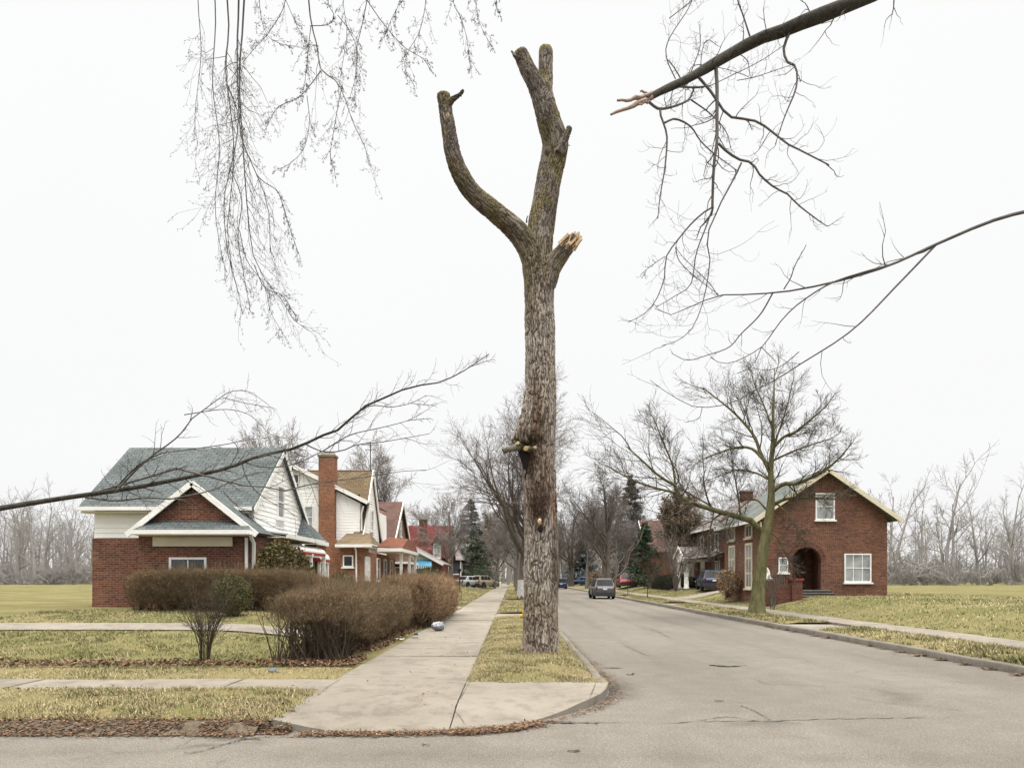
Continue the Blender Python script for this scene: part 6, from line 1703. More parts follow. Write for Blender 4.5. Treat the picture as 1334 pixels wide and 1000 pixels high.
part('dormer', ('roofbrown', 'white', 'trim'), h3, o3, lambda mb: (mb.box(-11.6, -10.2, 51.6, 53.2, 4.9, 6.05, 1), mb.slab([(-11.8, 51.35, 6.0), (-10.0, 51.35, 6.0), (-10.0, 54, 6.75), (-11.8, 54, 6.75)], .07, 0), mb.box(-11.8, -10.0, 51.27, 51.36, 5.86, 6.0, 2)))
part('entry', ('brickdark', 'roofbrown', 'trim'), h3, o3, lambda mb: (mb.box(-9.0, -8.15, 52.3, 57, g3 - .3, 2.95), mb.slab([(-7.85, 51.9, 2.9), (-9.0, 51.9, 2.9), (-9.0, 54.5, 3.9), (-8.5, 54.5, 3.9)], .07, 1), mb.slab([(-7.85, 51.9, 2.9), (-7.85, 57.3, 2.9), (-8.5, 54.5, 3.9)], .07, 1), mb.box(-9.0, -7.83, 51.82, 51.9, 2.74, 2.9, 2), mb.box(-7.85, -7.77, 51.9, 57.3, 2.74, 2.9, 2)))
window(h3, o3, (-8.58, 52.29, 1.85), '-y', .6, 1.3); window(h3, o3, (-8.14, 54.3, 1.9), '+x', 1.3, 1.4, nx=2); window(h3, o3, (-8.9, 55.2, 5.6), '+x', .8, 1.3); window(h3, o3, (-10.9, 51.59, 5.45), '-y', .7, .8, ny=1)
door(h3, o3, (-8.13, 56.1, 1.75), '+x', .9, 2.05, 'trim')

# ---------------- cream gabled house with blue awning
g4 = .66; o4 = (-9, 66, g4)
h4 = thing('house', o4, 'low house with a pale cream gable end and a turquoise awning', 'house')
part('wall', 'brickdark', h4, o4, lambda mb: (mb.box(-16, -7.2, 62.5, 71, g4 - .4, 3.2),))
part('gable_face', 'creamsiding', h4, o4, lambda mb: (siding(mb, [(-16.1, 3.2), (-6.9, 3.2), (-11.5, 5.6)], '-y', -62.45), mb.prism([(-16.1, 62.5, 3.2), (-6.9, 62.5, 3.2), (-11.5, 62.5, 5.55)], (0, 8, 0))))
part('roof', ('rooflav', 'trim'), h4, o4, lambda mb: (
    mb.slab([(-6.2, 62.1, 2.95), (-6.2, 71.2, 2.95), (-11.5, 71.2, 5.75), (-11.5, 62.1, 5.75)], .1), mb.slab([(-16.8, 62.1, 2.95), (-16.8, 71.2, 2.95), (-11.5, 71.2, 5.75), (-11.5, 62.1, 5.75)], .1),
    mb.bar((-6.15, 62.05, 2.87), (-11.5, 62.05, 5.68), .06, .24, 1), mb.bar((-16.85, 62.05, 2.87), (-11.5, 62.05, 5.68), .06, .24, 1)))
aw = part('awning', ('awnblue', 'trim'), h4, o4, lambda mb: (mb.slab([(-8.9, 62.4, 3.3), (-7.3, 62.4, 3.3), (-7.1, 61.2, 2.75), (-9.1, 61.2, 2.75)], .03), [mb.box(x, x + .09, 61.19, 61.24, 2.5, 2.74, 0 if i % 2 else 1) for i, x in enumerate(np.arange(-9.1, -7.15, .1))]))
for x in (-9.0, -7.2): part('post', 'trim', h4, o4, lambda mb: mb.box(x - .05, x + .05, 61.25, 61.35, g4, 2.7))
door(h4, o4, (-8.2, 62.42, 1.72), '-y', .95, 2.1, 'awnblue'); window(h4, o4, (-7.18, 66, 1.9), '+x', 1.6, 1.2, nx=2); window(h4, o4, (-11.5, 62.4, 3.9), '-y', .6, .8)

# ---------------- red-roofed tudor
g5 = .6; o5 = (-11, 88, g5)
h5 = thing('house', o5, 'brick house with a big bright red roof, pale dormer and chimney', 'house')
part('wall', 'brickdark', h5, o5, lambda mb: (mb.box(-15.4, -7.9, 85.2, 93, g5 - .4, 4.45), mb.prism([(-7.9, 85.3, 4.45), (-7.9, 93, 4.45), (-7.9, 89.1, 8.1)], (-7.4, 0, 0))))
part('roof', ('roofred', 'trim'), h5, o5, lambda mb: (
    mb.slab([(-15.8, 84.8, 4.15), (-7.6, 84.8, 4.15), (-7.6, 89.1, 8.4), (-14.6, 89.1, 8.4)], .12), mb.slab([(-15.8, 93.4, 4.15), (-7.6, 93.4, 4.15), (-7.6, 89.1, 8.4), (-14.6, 89.1, 8.4)], .12)))
part('chimney', ('brickdark', 'stone'), h5, o5, lambda mb: (mb.box(-11.6, -10.75, 86.2, 87.2, 5, 8.9), mb.box(-11.7, -10.65, 86.1, 87.3, 8.9, 9.05, 1), [mb.lathe((x, 86.7, 9.05), [(.16, 0), (.14, .5), (.1, .5)], 10, 1) for x in (-11.4, -10.95)]))
part('dormer', ('brickdark', 'roofred', 'stone'), h5, o5, lambda mb: (mb.box(-9.75, -8.65, 84.75, 87, 3.9, 5.9, 2), mb.slab([(-9.95, 84.5, 5.75), (-9.95, 88, 5.75), (-9.2, 88, 6.9), (-9.2, 84.5, 6.9)], .07, 1), mb.slab([(-8.45, 84.5, 5.75), (-8.45, 88, 5.75), (-9.2, 88, 6.9), (-9.2, 84.5, 6.9)], .07, 1), mb.prism([(-9.75, 84.75, 5.9), (-8.65, 84.75, 5.9), (-9.2, 84.75, 6.75)], (0, 2, 0), 2)))
window(h5, o5, (-9.2, 84.73, 4.95), '-y', .85, 1.7, gm='paleglass', nx=2, ny=3); window(h5, o5, (-9.2, 85.18, 2.2), '-y', .9, 1.4, gm='paleglass'); window(h5, o5, (-13, 85.18, 2.4), '-y', 1.6, 1.5, nx=3)
window(h5, o5, (-7.88, 87.3, 2.4), '+x', 1.0, 1.5); window(h5, o5, (-7.88, 90.5, 2.4), '+x', 1.0, 1.5); pipe(h5, o5, [(-7.75, 85.0, 4.2), (-7.8, 85.1, 3), (-7.8, 85.1, .6)], .06)
# ---------------- slate blue house with lavender roof
g6 = .6; o6 = (-9, 100, g6)
h6 = thing('house', o6, 'narrow view of a slate-blue house with a greyish lavender roof right of the red roof', 'house')
part('wall', 'darkwall', h6, o6, lambda mb: (mb.box(-14, -7.3, 98, 105, 2.2, 4.3),)); part('wall', 'brickdark', h6, o6, lambda mb: (mb.box(-14.05, -7.25, 97.95, 105.05, g6 - .4, 2.18),))
part('roof', ('rooflav', 'trim'), h6, o6, lambda mb: (mb.slab([(-14.3, 97.6, 4.2), (-6.9, 97.6, 4.2), (-8.3, 101.5, 6.5), (-14.3, 101.5, 6.5)], .1), mb.slab([(-6.9, 97.6, 4.2), (-6.9, 105.4, 4.2), (-8.3, 101.5, 6.5)], .1), mb.slab([(-14.3, 105.4, 4.2), (-6.9, 105.4, 4.2), (-8.3, 101.5, 6.5), (-14.3, 101.5, 6.5)], .1)))
part('corner_board', 'trim', h6, o6, lambda mb: (mb.box(-7.34, -7.2, 97.9, 98.06, g6, 4.2), mb.box(-9.3, -7.34, 97.9, 97.98, 2.1, 2.24)))
window(h6, o6, (-7.28, 101, 3.2), '+x', 1.2, 1.2, nx=2); window(h6, o6, (-9.6, 97.97, 3.2), '-y', .9, 1.1)
# ---------------- pale bungalow far along the left pavement
g7 = .4; o7 = (-5, 142, g7)
h7 = thing('house', o7, 'small pale cream house far off at the end of the left pavement', 'house')
part('wall', 'creamsiding', h7, o7, lambda mb: (mb.box(-12, -2.4, 140, 148, g7 - .4, 3.2), mb.prism([(-2.4, 140, 3.2), (-2.4, 148, 3.2), (-2.4, 144, 5.6)], (-9.6, 0, 0))))
part('roof', 'rooflav', h7, o7, lambda mb: (mb.slab([(-12.3, 139.6, 3.0), (-2.1, 139.6, 3.0), (-2.1, 144, 5.8), (-12.3, 144, 5.8)], .1), mb.slab([(-12.3, 148.4, 3.0), (-2.1, 148.4, 3.0), (-2.1, 144, 5.8), (-12.3, 144, 5.8)], .1)))
window(h7, o7, (-3.6, 139.97, 1.9), '-y', 1.0, 1.3); window(h7, o7, (-5.8, 139.97, 1.9), '-y', 1.0, 1.3); door(h7, o7, (-8, 139.97, 1.4), '-y', .95, 2.05)

# ---------------- RIGHT: brick house with the arched entry
gA = .76; oA = (14.5, 37, gA)
hA = thing('house', oA, 'red brick house with an arched entry and grey-green roof behind the mossy tree', 'house')
XA0, XA1, YA0, YA1 = 13.05, 19.55, 36.0, 42.4
def arch_wall(mb):
    # south gable wall with a real arched opening
    ax, aw_, zs, z0 = 15.35, .75, 2.55, gA + .1
    arc = [(ax + aw_ * math.cos(t), zs + aw_ * math.sin(t)) for t in np.linspace(math.pi, 0, 13)]
    P = lambda x, z: (x, YA0, z)
    mb.poly([P(XA0, gA - .4), P(ax - aw_, gA - .4), P(ax - aw_, zs), P(ax - aw_, 4.95), P(XA0, 4.95)])
    mb.poly([P(ax + aw_, gA - .4), P(XA1, gA - .4), P(XA1, 4.95), P(ax + aw_, 4.95), P(ax + aw_, zs)])
    mb.poly([P(*q) for q in arc] + [P(ax + aw_, 4.95), P(ax - aw_, 4.95)])
    mb.poly([P(XA0, 4.95), P(XA1, 4.95), P(16.3, 7.2)])
    for a, b in zip(arc[:-1], arc[1:]): mb.poly([(a[0], YA0, a[1]), (a[0], YA0 + .35, a[1]), (b[0], YA0 + .35, b[1]), (b[0], YA0, b[1])])
    mb.poly([(ax - aw_, YA0, z0), (ax - aw_, YA0 + .35, z0), (ax - aw_, YA0 + .35, zs), (ax - aw_, YA0, zs)]); mb.poly([(ax + aw_, YA0, z0), (ax + aw_, YA0, zs), (ax + aw_, YA0 + .35, zs), (ax + aw_, YA0 + .35, z0)])
    mb.box(XA0, 14.4, YA0 + .35, YA1, gA - .4, 4.9); mb.box(16.3, XA1, YA0 + .35, YA1, gA - .4, 4.9); mb.box(14.4, 16.3, YA0 + 1.6, YA1, gA - .4, 4.9); mb.box(14.4, 16.3, YA0 + .35, YA0 + 1.6, 3.5, 4.9)
    mb.poly([(XA0, YA0, gA - .4), (XA0, YA0, 4.95), (XA0, YA0 + .36, 4.95), (XA0, YA0 + .36, gA - .4)])
part('wall', 'brick', hA, oA, arch_wall)
part('roof', ('roofgreen', 'cream', 'trim'), hA, oA, lambda mb: (
    mb.slab([(12.55, YA0 - .4, 4.72), (12.55, YA1 + .3, 4.72), (16.3, YA1 + .3, 7.35), (16.3, YA0 - .4, 7.35)], .12), mb.slab([(20.05, YA0 - .4, 4.72), (20.05, YA1 + .3, 4.72), (16.3, YA1 + .3, 7.35), (16.3, YA0 - .4, 7.35)], .12),
    mb.bar((12.5, YA0 - .45, 4.62), (16.3, YA0 - .45, 7.25), .06, .22, 1), mb.bar((20.1, YA0 - .45, 4.62), (16.3, YA0 - .45, 7.25), .06, .22, 1), mb.box(12.46, 12.57, YA0 - .4, YA1 + .3, 4.56, 4.7, 2)))
part('arch_surround', 'brickdark', hA, oA, lambda mb: [mb.prism([(15.35 + r1 * math.cos(a), YA0 - .03, 2.55 + r1 * math.sin(a)) for r1, a in ((.75, t0), (1.0, t0), (1.0, t1), (.75, t1))], (0, .028, 0)) for t0, t1 in zip(np.linspace(0, math.pi, 14)[:-1], np.linspace(.02, math.pi, 14)[1:])])
door(hA, oA, (15.35, YA0 + 1.58, 1.95), '-y', .95, 2.1, 'roofbrown')
for i in range(3):
    stp = part('step', ('stone', 'black'), hA, oA, lambda mb: (mb.box(14.45, 16.4, YA0 - .5 - .35 * i, YA0 - .15 - .35 * i + (.15 if i == 0 else -.003), gA - .4, gA + .3 - .13 * i, 0), mb.box(14.43, 16.42, YA0 - .53 - .35 * i, YA0 - .5 - .35 * i, gA - .4, gA + .25 - .13 * i, 1)))
window(hA, oA, (14.12, YA0 - .01, 2.35), '-y', .5, .8, gm='paleglass', ny=2); window(hA, oA, (18.0, YA0 - .01, 2.2), '-y', 1.4, 1.5, gm='paleglass', nx=3); window(hA, oA, (16.3, YA0 - .01, 5.4), '-y', 1.0, 1.4, gm='paleglass')
for y in (38.0, 40.9):
    window(hA, oA, (XA0 - .01, y, 2.35), '-x', 1.1, 2.5, 'cream', 'paleglass', nx=2, ny=3, fr=.12)
    window(hA, oA, (XA0 - .01, y, 4.25), '-x', 1.1, .75, 'cream', 'glass', nx=2, ny=1, fr=.1)
pipe(hA, oA, [(12.95, YA0 - .02, 4.6), (12.98, YA0 - .06, 3), (12.98, YA0 - .06, gA)], .05)
# low brick terrace wall with red-capped piers
tw = thing('garden_wall', (13.6, 34.2, gA), 'low brick terrace wall with red-capped pier beside the arched entry steps', 'wall')
part('wall', 'brickdark', tw, (13.6, 34.2, gA), lambda mb: (mb.box(12.62, 14.3, 34.1, 34.3, gA - .5, gA + .62), mb.box(12.55, 12.8, 34.3, 35.95, gA - .5, gA + .62)))
for x in (12.55, 14.0):
    pr = part('pier', 'brickdark', tw, (13.6, 34.2, gA), lambda mb: mb.box(x - .22, x + .28, 33.95, 34.45, gA - .5, gA + .8))
part('cap', 'redcap', tw, (13.6, 34.2, gA), lambda mb: mb.box(13.74, 14.34, 33.9, 34.5, gA + .8, gA + .9)); part('cap', 'stone', tw, (13.6, 34.2, gA), lambda mb: mb.box(12.28, 12.88, 33.9, 34.5, gA + .8, gA + .88))
part('grille', 'iron', tw, (13.6, 34.2, gA), lambda mb: ([mb.bar((x, 34.2, gA + .62), (x, 34.2, gA + .95), .03) for x in np.arange(12.95, 13.75, .12)], mb.bar((12.85, 34.2, gA + .95), (13.75, 34.2, gA + .95), .035)))
# white statue of a seated lion-like animal on the pier
stt = thing('statue', (12.58, 34.2, gA + .88), 'small white plaster animal statue sitting on the brick pier', 'statue')
def skin(name, verts, edges, rad, mat, parent, root=0, sub=2):
    me = bpy.data.meshes.new(name); me.from_pydata([tuple(v) for v in verts], edges, []); o = bpy.data.objects.new(name, me); COL.objects.link(o)
    m_ = o.modifiers.new('skin', 'SKIN'); me.skin_vertices.new() if not me.skin_vertices else None
    for i, r in enumerate(rad): me.skin_vertices[0].data[i].radius = (r, r)
    me.skin_vertices[0].data[root].use_root = True
    o.modifiers.new('sub', 'SUBSURF').levels = sub
    d = bpy.context.evaluated_depsgraph_get(); m2 = bpy.data.meshes.new_from_object(o.evaluated_get(d)); bpy.data.objects.remove(o)
    m2.polygons.foreach_set('use_smooth', [True] * len(m2.polygons))
    return link_mesh(name, m2, mat, parent)
skin('body', [(.1, 0, .14), (.06, 0, .28), (-.02, 0, .44), (-.06, 0, .56), (-.17, 0, .55), (-.1, .07, .3), (-.13, .07, .04), (-.1, -.07, .3), (-.13, -.07, .04), (.02, .12, .1), (-.08, .13, .04), (.02, -.12, .1), (-.08, -.13, .04), (.22, 0, .08)],
     [(0, 1), (1, 2), (2, 3), (3, 4), (2, 5), (5, 6), (2, 7), (7, 8), (0, 9), (9, 10), (0, 11), (11, 12), (0, 13)], [.15, .15, .13, .13, .06, .06, .05, .06, .05, .1, .06, .1, .06, .03], M['statue'], stt)
part('plinth', 'statue', stt, (12.58, 34.2, gA + .88), lambda mb: mb.box(12.35, 12.82, 34.0, 34.4, gA + .884, gA + .93))

# ---------------- RIGHT: two-storey brick house with white portico
gB = .76; oB = (18, 57, gB); XB = 16.5
hB = thing('house', oB, 'two-storey brick house with a white columned portico behind the dark blue car', 'house')
part('wall', 'brickdark', hB, oB, lambda mb: (mb.box(XB, 27, 52.6, 62.6, gB - .4, 5.9),))
part('roof', ('rooflav', 'trim'), hB, oB, lambda mb: (mb.slab([(16.0, 52.1, 5.8), (16.0, 63.1, 5.8), (19.5, 60.5, 8.1), (19.5, 54.6, 8.1)], .1), mb.slab([(16.0, 52.1, 5.8), (19.5, 54.6, 8.1), (24, 54.6, 8.1), (27.5, 52.1, 5.8)], .1), mb.slab([(16.0, 63.1, 5.8), (19.5, 60.5, 8.1), (24, 60.5, 8.1), (27.5, 63.1, 5.8)], .1), mb.slab([(27.5, 52.1, 5.8), (24, 54.6, 8.1), (24, 60.5, 8.1), (27.5, 63.1, 5.8)], .1), mb.slab([(19.5, 54.6, 8.1), (24, 54.6, 8.1), (24, 60.5, 8.1), (19.5, 60.5, 8.1)], .1),
    mb.box(15.94, 16.02, 52.05, 63.15, 5.6, 5.78, 1), mb.box(16.02, 27.5, 52.03, 52.11, 5.6, 5.78, 1)))
for y in (55.6, 57.7, 59.8): window(hB, oB, (XB - .01, y, 4.6), '-x', .95, 1.35, gm='glass')
window(hB, oB, (XB - .01, 55.4, 2.3), '-x', 1.2, 1.5, gm='paleglass', nx=2); window(hB, oB, (18.8, 52.59, 4.6), '-y', .95, 1.3); window(hB, oB, (18.8, 52.59, 2.3), '-y', 1.2, 1.5, gm='paleglass'); window(hB, oB, (22, 52.59, 4.6), '-y', .95, 1.3)
part('belt_course', 'trim', hB, oB, lambda mb: mb.box(XB - .06, XB - .003, 54.9, 60.5, 3.78, 3.9))
part('portico_roof', ('trim', 'rooflav', 'white'), hB, oB, lambda mb: (mb.box(14.5, XB - .06, 57.8, 61.4, 3.05, 3.3), mb.slab([(14.35, 57.6, 3.3), (XB - .06, 57.6, 3.3), (XB - .06, 59.6, 4.35), (14.35, 59.6, 4.35)], .07, 1), mb.slab([(14.35, 61.6, 3.3), (XB - .06, 61.6, 3.3), (XB - .06, 59.6, 4.35), (14.35, 59.6, 4.35)], .07, 1), mb.prism([(14.5, 57.9, 3.3), (14.5, 61.3, 3.3), (14.5, 59.6, 4.2)], (.12, 0, 0), 2),
    mb.bar((14.32, 57.6, 3.27), (14.32, 59.6, 4.3), .06, .16, 0), mb.bar((14.32, 61.6, 3.27), (14.32, 59.6, 4.3), .06, .16, 0), mb.slab([(15.4, 53.4, 3.35), (15.4, 57.8, 3.35), (XB - .065, 57.8, 3.75), (XB - .065, 53.4, 3.75)], .06, 1)))
for y in (58.0, 58.6, 60.6, 61.2): part('column', 'trim', hB, oB, lambda mb: mb.lathe((14.72, y, gB), [(.17, 0), (.17, .12), (.12, .16), (.105, 2.1), (.16, 2.2), (.17, 2.285)], 12))
door(hB, oB, (XB - .02, 59.6, 1.95), '-x', 1.0, 2.1, 'trim'); part('chimney', ('brickdark', 'stone'), hB, oB, lambda mb: (mb.box(20.5, 21.4, 61.3, 62.2, 5.8, 9.3), mb.box(20.4, 21.5, 61.2, 62.3, 9.3, 9.45, 1)))
part('step', 'stone', hB, oB, lambda mb: (mb.box(14.3, 16.4, 57.7, 61.5, gB - .3, gB + .02), mb.box(13.9, 14.297, 58.4, 60.8, gB - .3, gB - .1)))
# ---------------- RIGHT: grey stone house, then brick gable further
gC = .76; oC = (18.5, 69, gC); XC = 17.2
hC = thing('house', oC, 'grey stone house with small white windows half hidden by the reddish shrub', 'house')
part('wall', 'stone', hC, oC, lambda mb: (mb.box(XC, 27, 65, 73.5, gC - .4, 4.4), mb.prism([(XC, 65.6, 4.4), (XC, 71, 4.4), (XC, 68.3, 6.9)], (4, 0, 0))))
part('roof', ('roofbrown', 'trim'), hC, oC, lambda mb: (mb.slab([(16.8, 65.1, 4.1), (22, 65.1, 4.1), (22, 68.3, 7.1), (16.8, 68.3, 7.1)], .1), mb.slab([(16.8, 71.5, 4.1), (22, 71.5, 4.1), (22, 68.3, 7.1), (16.8, 68.3, 7.1)], .1), mb.slab([(17.0, 64.6, 4.3), (27.4, 64.6, 4.3), (27.4, 69.2, 7.4), (21, 69.2, 7.4)], .1), mb.slab([(17.0, 73.9, 4.3), (27.4, 73.9, 4.3), (27.4, 69.2, 7.4), (21, 69.2, 7.4)], .1), mb.bar((16.76, 65.05, 4.0), (16.76, 68.3, 7.0), .06, .2, 1), mb.bar((16.76, 71.55, 4.0), (16.76, 68.3, 7.0), .06, .2, 1)))
window(hC, oC, (XC - .01, 67.3, 2.5), '-x', .8, 1.5); window(hC, oC, (XC - .01, 69.6, 2.5), '-x', .8, 1.5); window(hC, oC, (XC - .01, 68.3, 5.2), '-x', .7, 1.0); door(hC, oC, (XC - .02, 72.3, 1.9), '-x', .95, 2.1, 'trim')
oD = (19, 90, .76)
hD = thing('house', oD, 'far brown-roofed brick house showing above the dark evergreen', 'house')
part('wall', 'brick', hD, oD, lambda mb: (mb.box(17, 27, 86, 95, .3, 5.2), mb.prism([(17, 86, 5.2), (17, 95, 5.2), (17, 90.5, 9)], (10, 0, 0))))
part('roof', ('roofbrown', 'trim'), hD, oD, lambda mb: (mb.slab([(16.6, 85.5, 4.85), (27.4, 85.5, 4.85), (27.4, 90.5, 9.2), (16.6, 90.5, 9.2)], .12), mb.slab([(16.6, 95.5, 4.85), (27.4, 95.5, 4.85), (27.4, 90.5, 9.2), (16.6, 90.5, 9.2)], .12), mb.bar((16.55, 85.45, 4.75), (16.55, 90.5, 9.08), .06, .24, 1)))
for y in (88, 92.5): window(hD, oD, (16.99, y, 2.5), '-x', 1.1, 1.6); window(hD, oD, (16.99, y, 4.7), '-x', 1.0, 1.3)
window(hD, oD, (16.99, 90.3, 6.9), '-x', .8, 1.2, gm='paleglass')

# ================================================================== VEHICLES
def car(loc, rz, paint, label, cat, L=4.6, W=1.85, Hh=1.7, kind='suv', plate=True, name='parked_car'):
    root = thing(name, loc, label, cat)
    root.rotation_euler = (0, 0, rz)
    hl, wb = L / 2, L * .29           # rear of the car faces -y
    belt = Hh * (.6 if kind != 'sedan' else .62); hood = belt * (.96 if kind in ('suv', 'pickup') else .9)
    gc = .24 if kind in ('suv', 'pickup') else .18
    # lower body loft
    st = [(-hl, .80, gc + .12, belt * .8), (-hl + .04, .9, gc + .06, belt * .93), (-hl + .14, .97, gc, belt), (-hl + .5, 1, gc, belt), (-hl * .3, 1, gc, belt), (hl * .3, 1, gc, belt), (hl * .48, 1, gc, hood * 1.01), (hl - .45, .97, gc, hood * .97), (hl - .16, .92, gc + .03, hood * .9), (hl - .04, .84, gc + .1, hood * .78), (hl, .74, gc + .16, hood * .66)]
    mb = MB(); rows = []
    for y, ws, zb, zt in st:
        w2 = W / 2 * ws; zm = zb + (zt - zb) * .52
        pr = [(-w2 * .86, zb), (-w2 * .98, zb + .08), (-w2, zm), (-w2 * .985, zm + (zt - zm) * .55), (-w2 * .93, zt - .03), (-w2 * .85, zt), (0, zt + .025), (w2 * .85, zt), (w2 * .93, zt - .03), (w2 * .985, zm + (zt - zm) * .55), (w2, zm), (w2 * .98, zb + .08), (w2 * .86, zb), (0, zb)]
        rows.append([(x, y, z) for x, z in pr])
    mb.grid(rows, 0, True, True); mb.poly(rows[0]); mb.poly(list(reversed(rows[-1])))
    # greenhouse
    if kind == 'suv': gs = [(-hl + .1, belt - .05, .88, .88), (-hl + .42, Hh - .07, .73, .73), (-hl + .8, Hh, .72, .72), (.15, Hh, .73, .73), (.45, Hh - .06, .74, .74), (hl * .56, belt - .05, .9, .9)]
    elif kind == 'van': gs = [(-hl + .06, belt - .05, .92, .92), (-hl + .25, Hh - .05, .82, .82), (-hl + .7, Hh, .82, .82), (.5, Hh, .82, .82), (.8, Hh - .06, .82, .82), (hl * .7, belt - .08, .9, .9)]
    elif kind == 'pickup': gs = [(-.35, belt - .05, .9, .9), (-.2, Hh - .06, .8, .8), (0, Hh, .8, .8), (.7, Hh, .8, .8), (.95, Hh - .05, .8, .8), (hl * .62, belt - .06, .9, .9)]
    else: gs = [(-hl + .55, belt - .05, .88, .88), (-hl + 1.15, Hh - .05, .72, .72), (-hl + 1.5, Hh, .74, .74), (.15, Hh, .74, .74), (.4, Hh - .05, .74, .74), (hl * .52, belt - .07, .88, .88)]
    rows = []
    for y, zt, wt, _ in gs:
        t = W / 2 * wt; b_ = W / 2 * .9
        rows.append([(-b_, y, belt - .06), (-t, y, max(zt - .07, belt - .055)), (-t * .9, y, max(zt, belt - .05)), (t * .9, y, max(zt, belt - .05)), (t, y, max(zt - .07, belt - .055)), (b_, y, belt - .06)])
    mb.grid(rows, 0, False); body = mb.build('body', paint, root)
    # glass
    def quad(name, pts, mat='carglass', t=.012, parent=root):
        p = [Vector(q) for q in pts]; n = (p[1] - p[0]).cross(p[3] - p[0]).normalized()
        m_ = MB(); m_.prism([q + n * t for q in p], -n * (t + .03)); return m_.build(name, M[mat], parent)
    (yr0, zr0, _, _), (yr1, zr1, _, _) = gs[0], gs[1]; (yf1, zf1, _, _), (yf0, zf0, _, _) = gs[4], gs[5]
    lerp = lambda a, b, t: a + (b - a) * t
    wr = W / 2 * .74
    quad('rear_window', [(-wr, lerp(yr0, yr1, .18), lerp(belt, zr1, .12)), (wr, lerp(yr0, yr1, .18), lerp(belt, zr1, .12)), (wr * .9, lerp(yr0, yr1, .9), lerp(belt, zr1, .9)), (-wr * .9, lerp(yr0, yr1, .9), lerp(belt, zr1, .9))])
    quad('windscreen', [(wr, lerp(yf0, yf1, .12), lerp(belt, zf1, .1)), (-wr, lerp(yf0, yf1, .12), lerp(belt, zf1, .1)), (-wr * .9, lerp(yf0, yf1, .92), lerp(belt, zf1, .92)), (wr * .9, lerp(yf0, yf1, .92), lerp(belt, zf1, .92))])
    ys = np.linspace(gs[1][0] + .12, gs[4][0] + .1, 4 if kind in ('suv', 'van') else 3)
    for s in (-1, 1):
        for a, b_ in zip(ys[:-1], ys[1:]):
            x0, x1 = s * W / 2 * .896, s * W / 2 * (gs[2][2] + .012)
            q = [(x0, a + .05, belt + .02), (x0, b_ - .03, belt + .02), (x1, b_ - .06, Hh - .11), (x1, a + .06, Hh - .11)]
            quad('side_window', q if s > 0 else [q[1], q[0], q[3], q[2]])
    # lights, bumpers, plate
    for s in (-1, 1):
        x = s * W / 2 * .8
        tl = MB(); tl.box(x - .02, x + .1, -hl + .0, -hl + .16, belt * .7, belt * .99); tl.build('tail_light', M['tail'], root)
        hd = MB(); hd.box(x - .16, x + .1, hl - .2, hl - .06, hood * .66, hood * .83); hd.build('headlight', M['lamp'], root)
        mr = MB(); mr.box(s * W / 2 * .97, s * (W / 2 + .17), gs[5][0] - .35, gs[5][0] - .22, belt + .0, belt + .15); mr.build('mirror', paint, root)
    bp = MB(); bp.box(-W / 2 * .93, W / 2 * .93, -hl - .05, -hl + .14, gc + .08, gc + .3); bp.box(-W / 2 * .8, W / 2 * .8, -hl - .03, -hl + .1, gc - .02, gc + .078); bp.build('bumper', M['darkplastic'] if kind in ('suv', 'pickup') else paint, root)
    bp = MB(); bp.box(-W / 2 * .86, W / 2 * .86, hl - .12, hl + .04, gc + .05, gc + .26); bp.box(-W / 2 * .45, W / 2 * .45, hl - .1, hl + .015, gc + .3, gc + .42); bp.build('bumper', M['darkplastic'], root)
    if plate:
        q = MB(); q.box(-.16, .16, -hl - .022, -hl + .02, belt * .74, belt * .86); q.build('license_plate', M['plate'], root)
    if kind == 'suv':
        rl = MB()
        for s in (-1, 1): rl.bar((s * W * .36, -hl + .5, Hh + .05), (s * W * .36, .4, Hh + .05), .04); rl.bar((s * W * .36, -hl + .5, Hh - .02), (s * W * .36, -hl + .5, Hh + .05), .04); rl.bar((s * W * .36, .4, Hh - .02), (s * W * .36, .4, Hh + .05), .04)
        rl.build('roof_rack', M['darkplastic'], root)
    wrad = .36 if kind in ('suv', 'pickup') else .31
    for s in (-1, 1):
        for y in (-wb, wb):
            m_ = MB(); prof = [(wrad * .62, -.1), (wrad * .93, -.105), (wrad, -.07), (wrad, .07), (wrad * .93, .105), (wrad * .62, .1)]
            k = 22; rows = [[(s * (W / 2 - .11) + a, y + r * math.cos(2 * math.pi * i / k), wrad + r * math.sin(2 * math.pi * i / k)) for i in range(k)] for r, a in prof]
            m_.grid(rows, 0, True, True); ty = m_.build('wheel', M['black'], root)
            m_ = MB(); xo = s * (W / 2 - .11) + s * .085
            m_.poly([(xo, y + wrad * .62 * math.cos(2 * math.pi * i / k), wrad + wrad * .62 * math.sin(2 * math.pi * i / k)) for i in range(k)])
            for i in range(5):
                a = 2 * math.pi * i / 5; m_.bar((xo + s * .012, y, wrad), (xo + s * .012, y + wrad * .6 * math.cos(a), wrad + wrad * .6 * math.sin(a)), .03, .06)
            m_.build('rim', M['chrome'], ty)
            # dark arch lining
            m_ = MB(); r = wrad + .07; m_.prism([(s * (W / 2 - .2), y + r * math.cos(t), wrad + r * math.sin(t)) for t in np.linspace(-.35, math.pi + .35, 18)], (s * .215, 0, 0)); m_.build('wheel_arch', M['black'], root)
    return root
M['darkplastic'] = mat_plain('dark_plastic', (.04, .042, .045), (.028, .03, .032), 6, .6)
PG = carpaint('gunmetal', (.085, .09, .1)); PB_ = carpaint('navy', (.02, .03, .06)); PR = carpaint('red', (.15, .016, .022)); PS_ = carpaint('silver', (.33, .34, .36)); PT_ = carpaint('beige', (.25, .215, .165)); PD = carpaint('dark_blue', (.025, .04, .075)); PU = carpaint('blue', (.04, .075, .16))
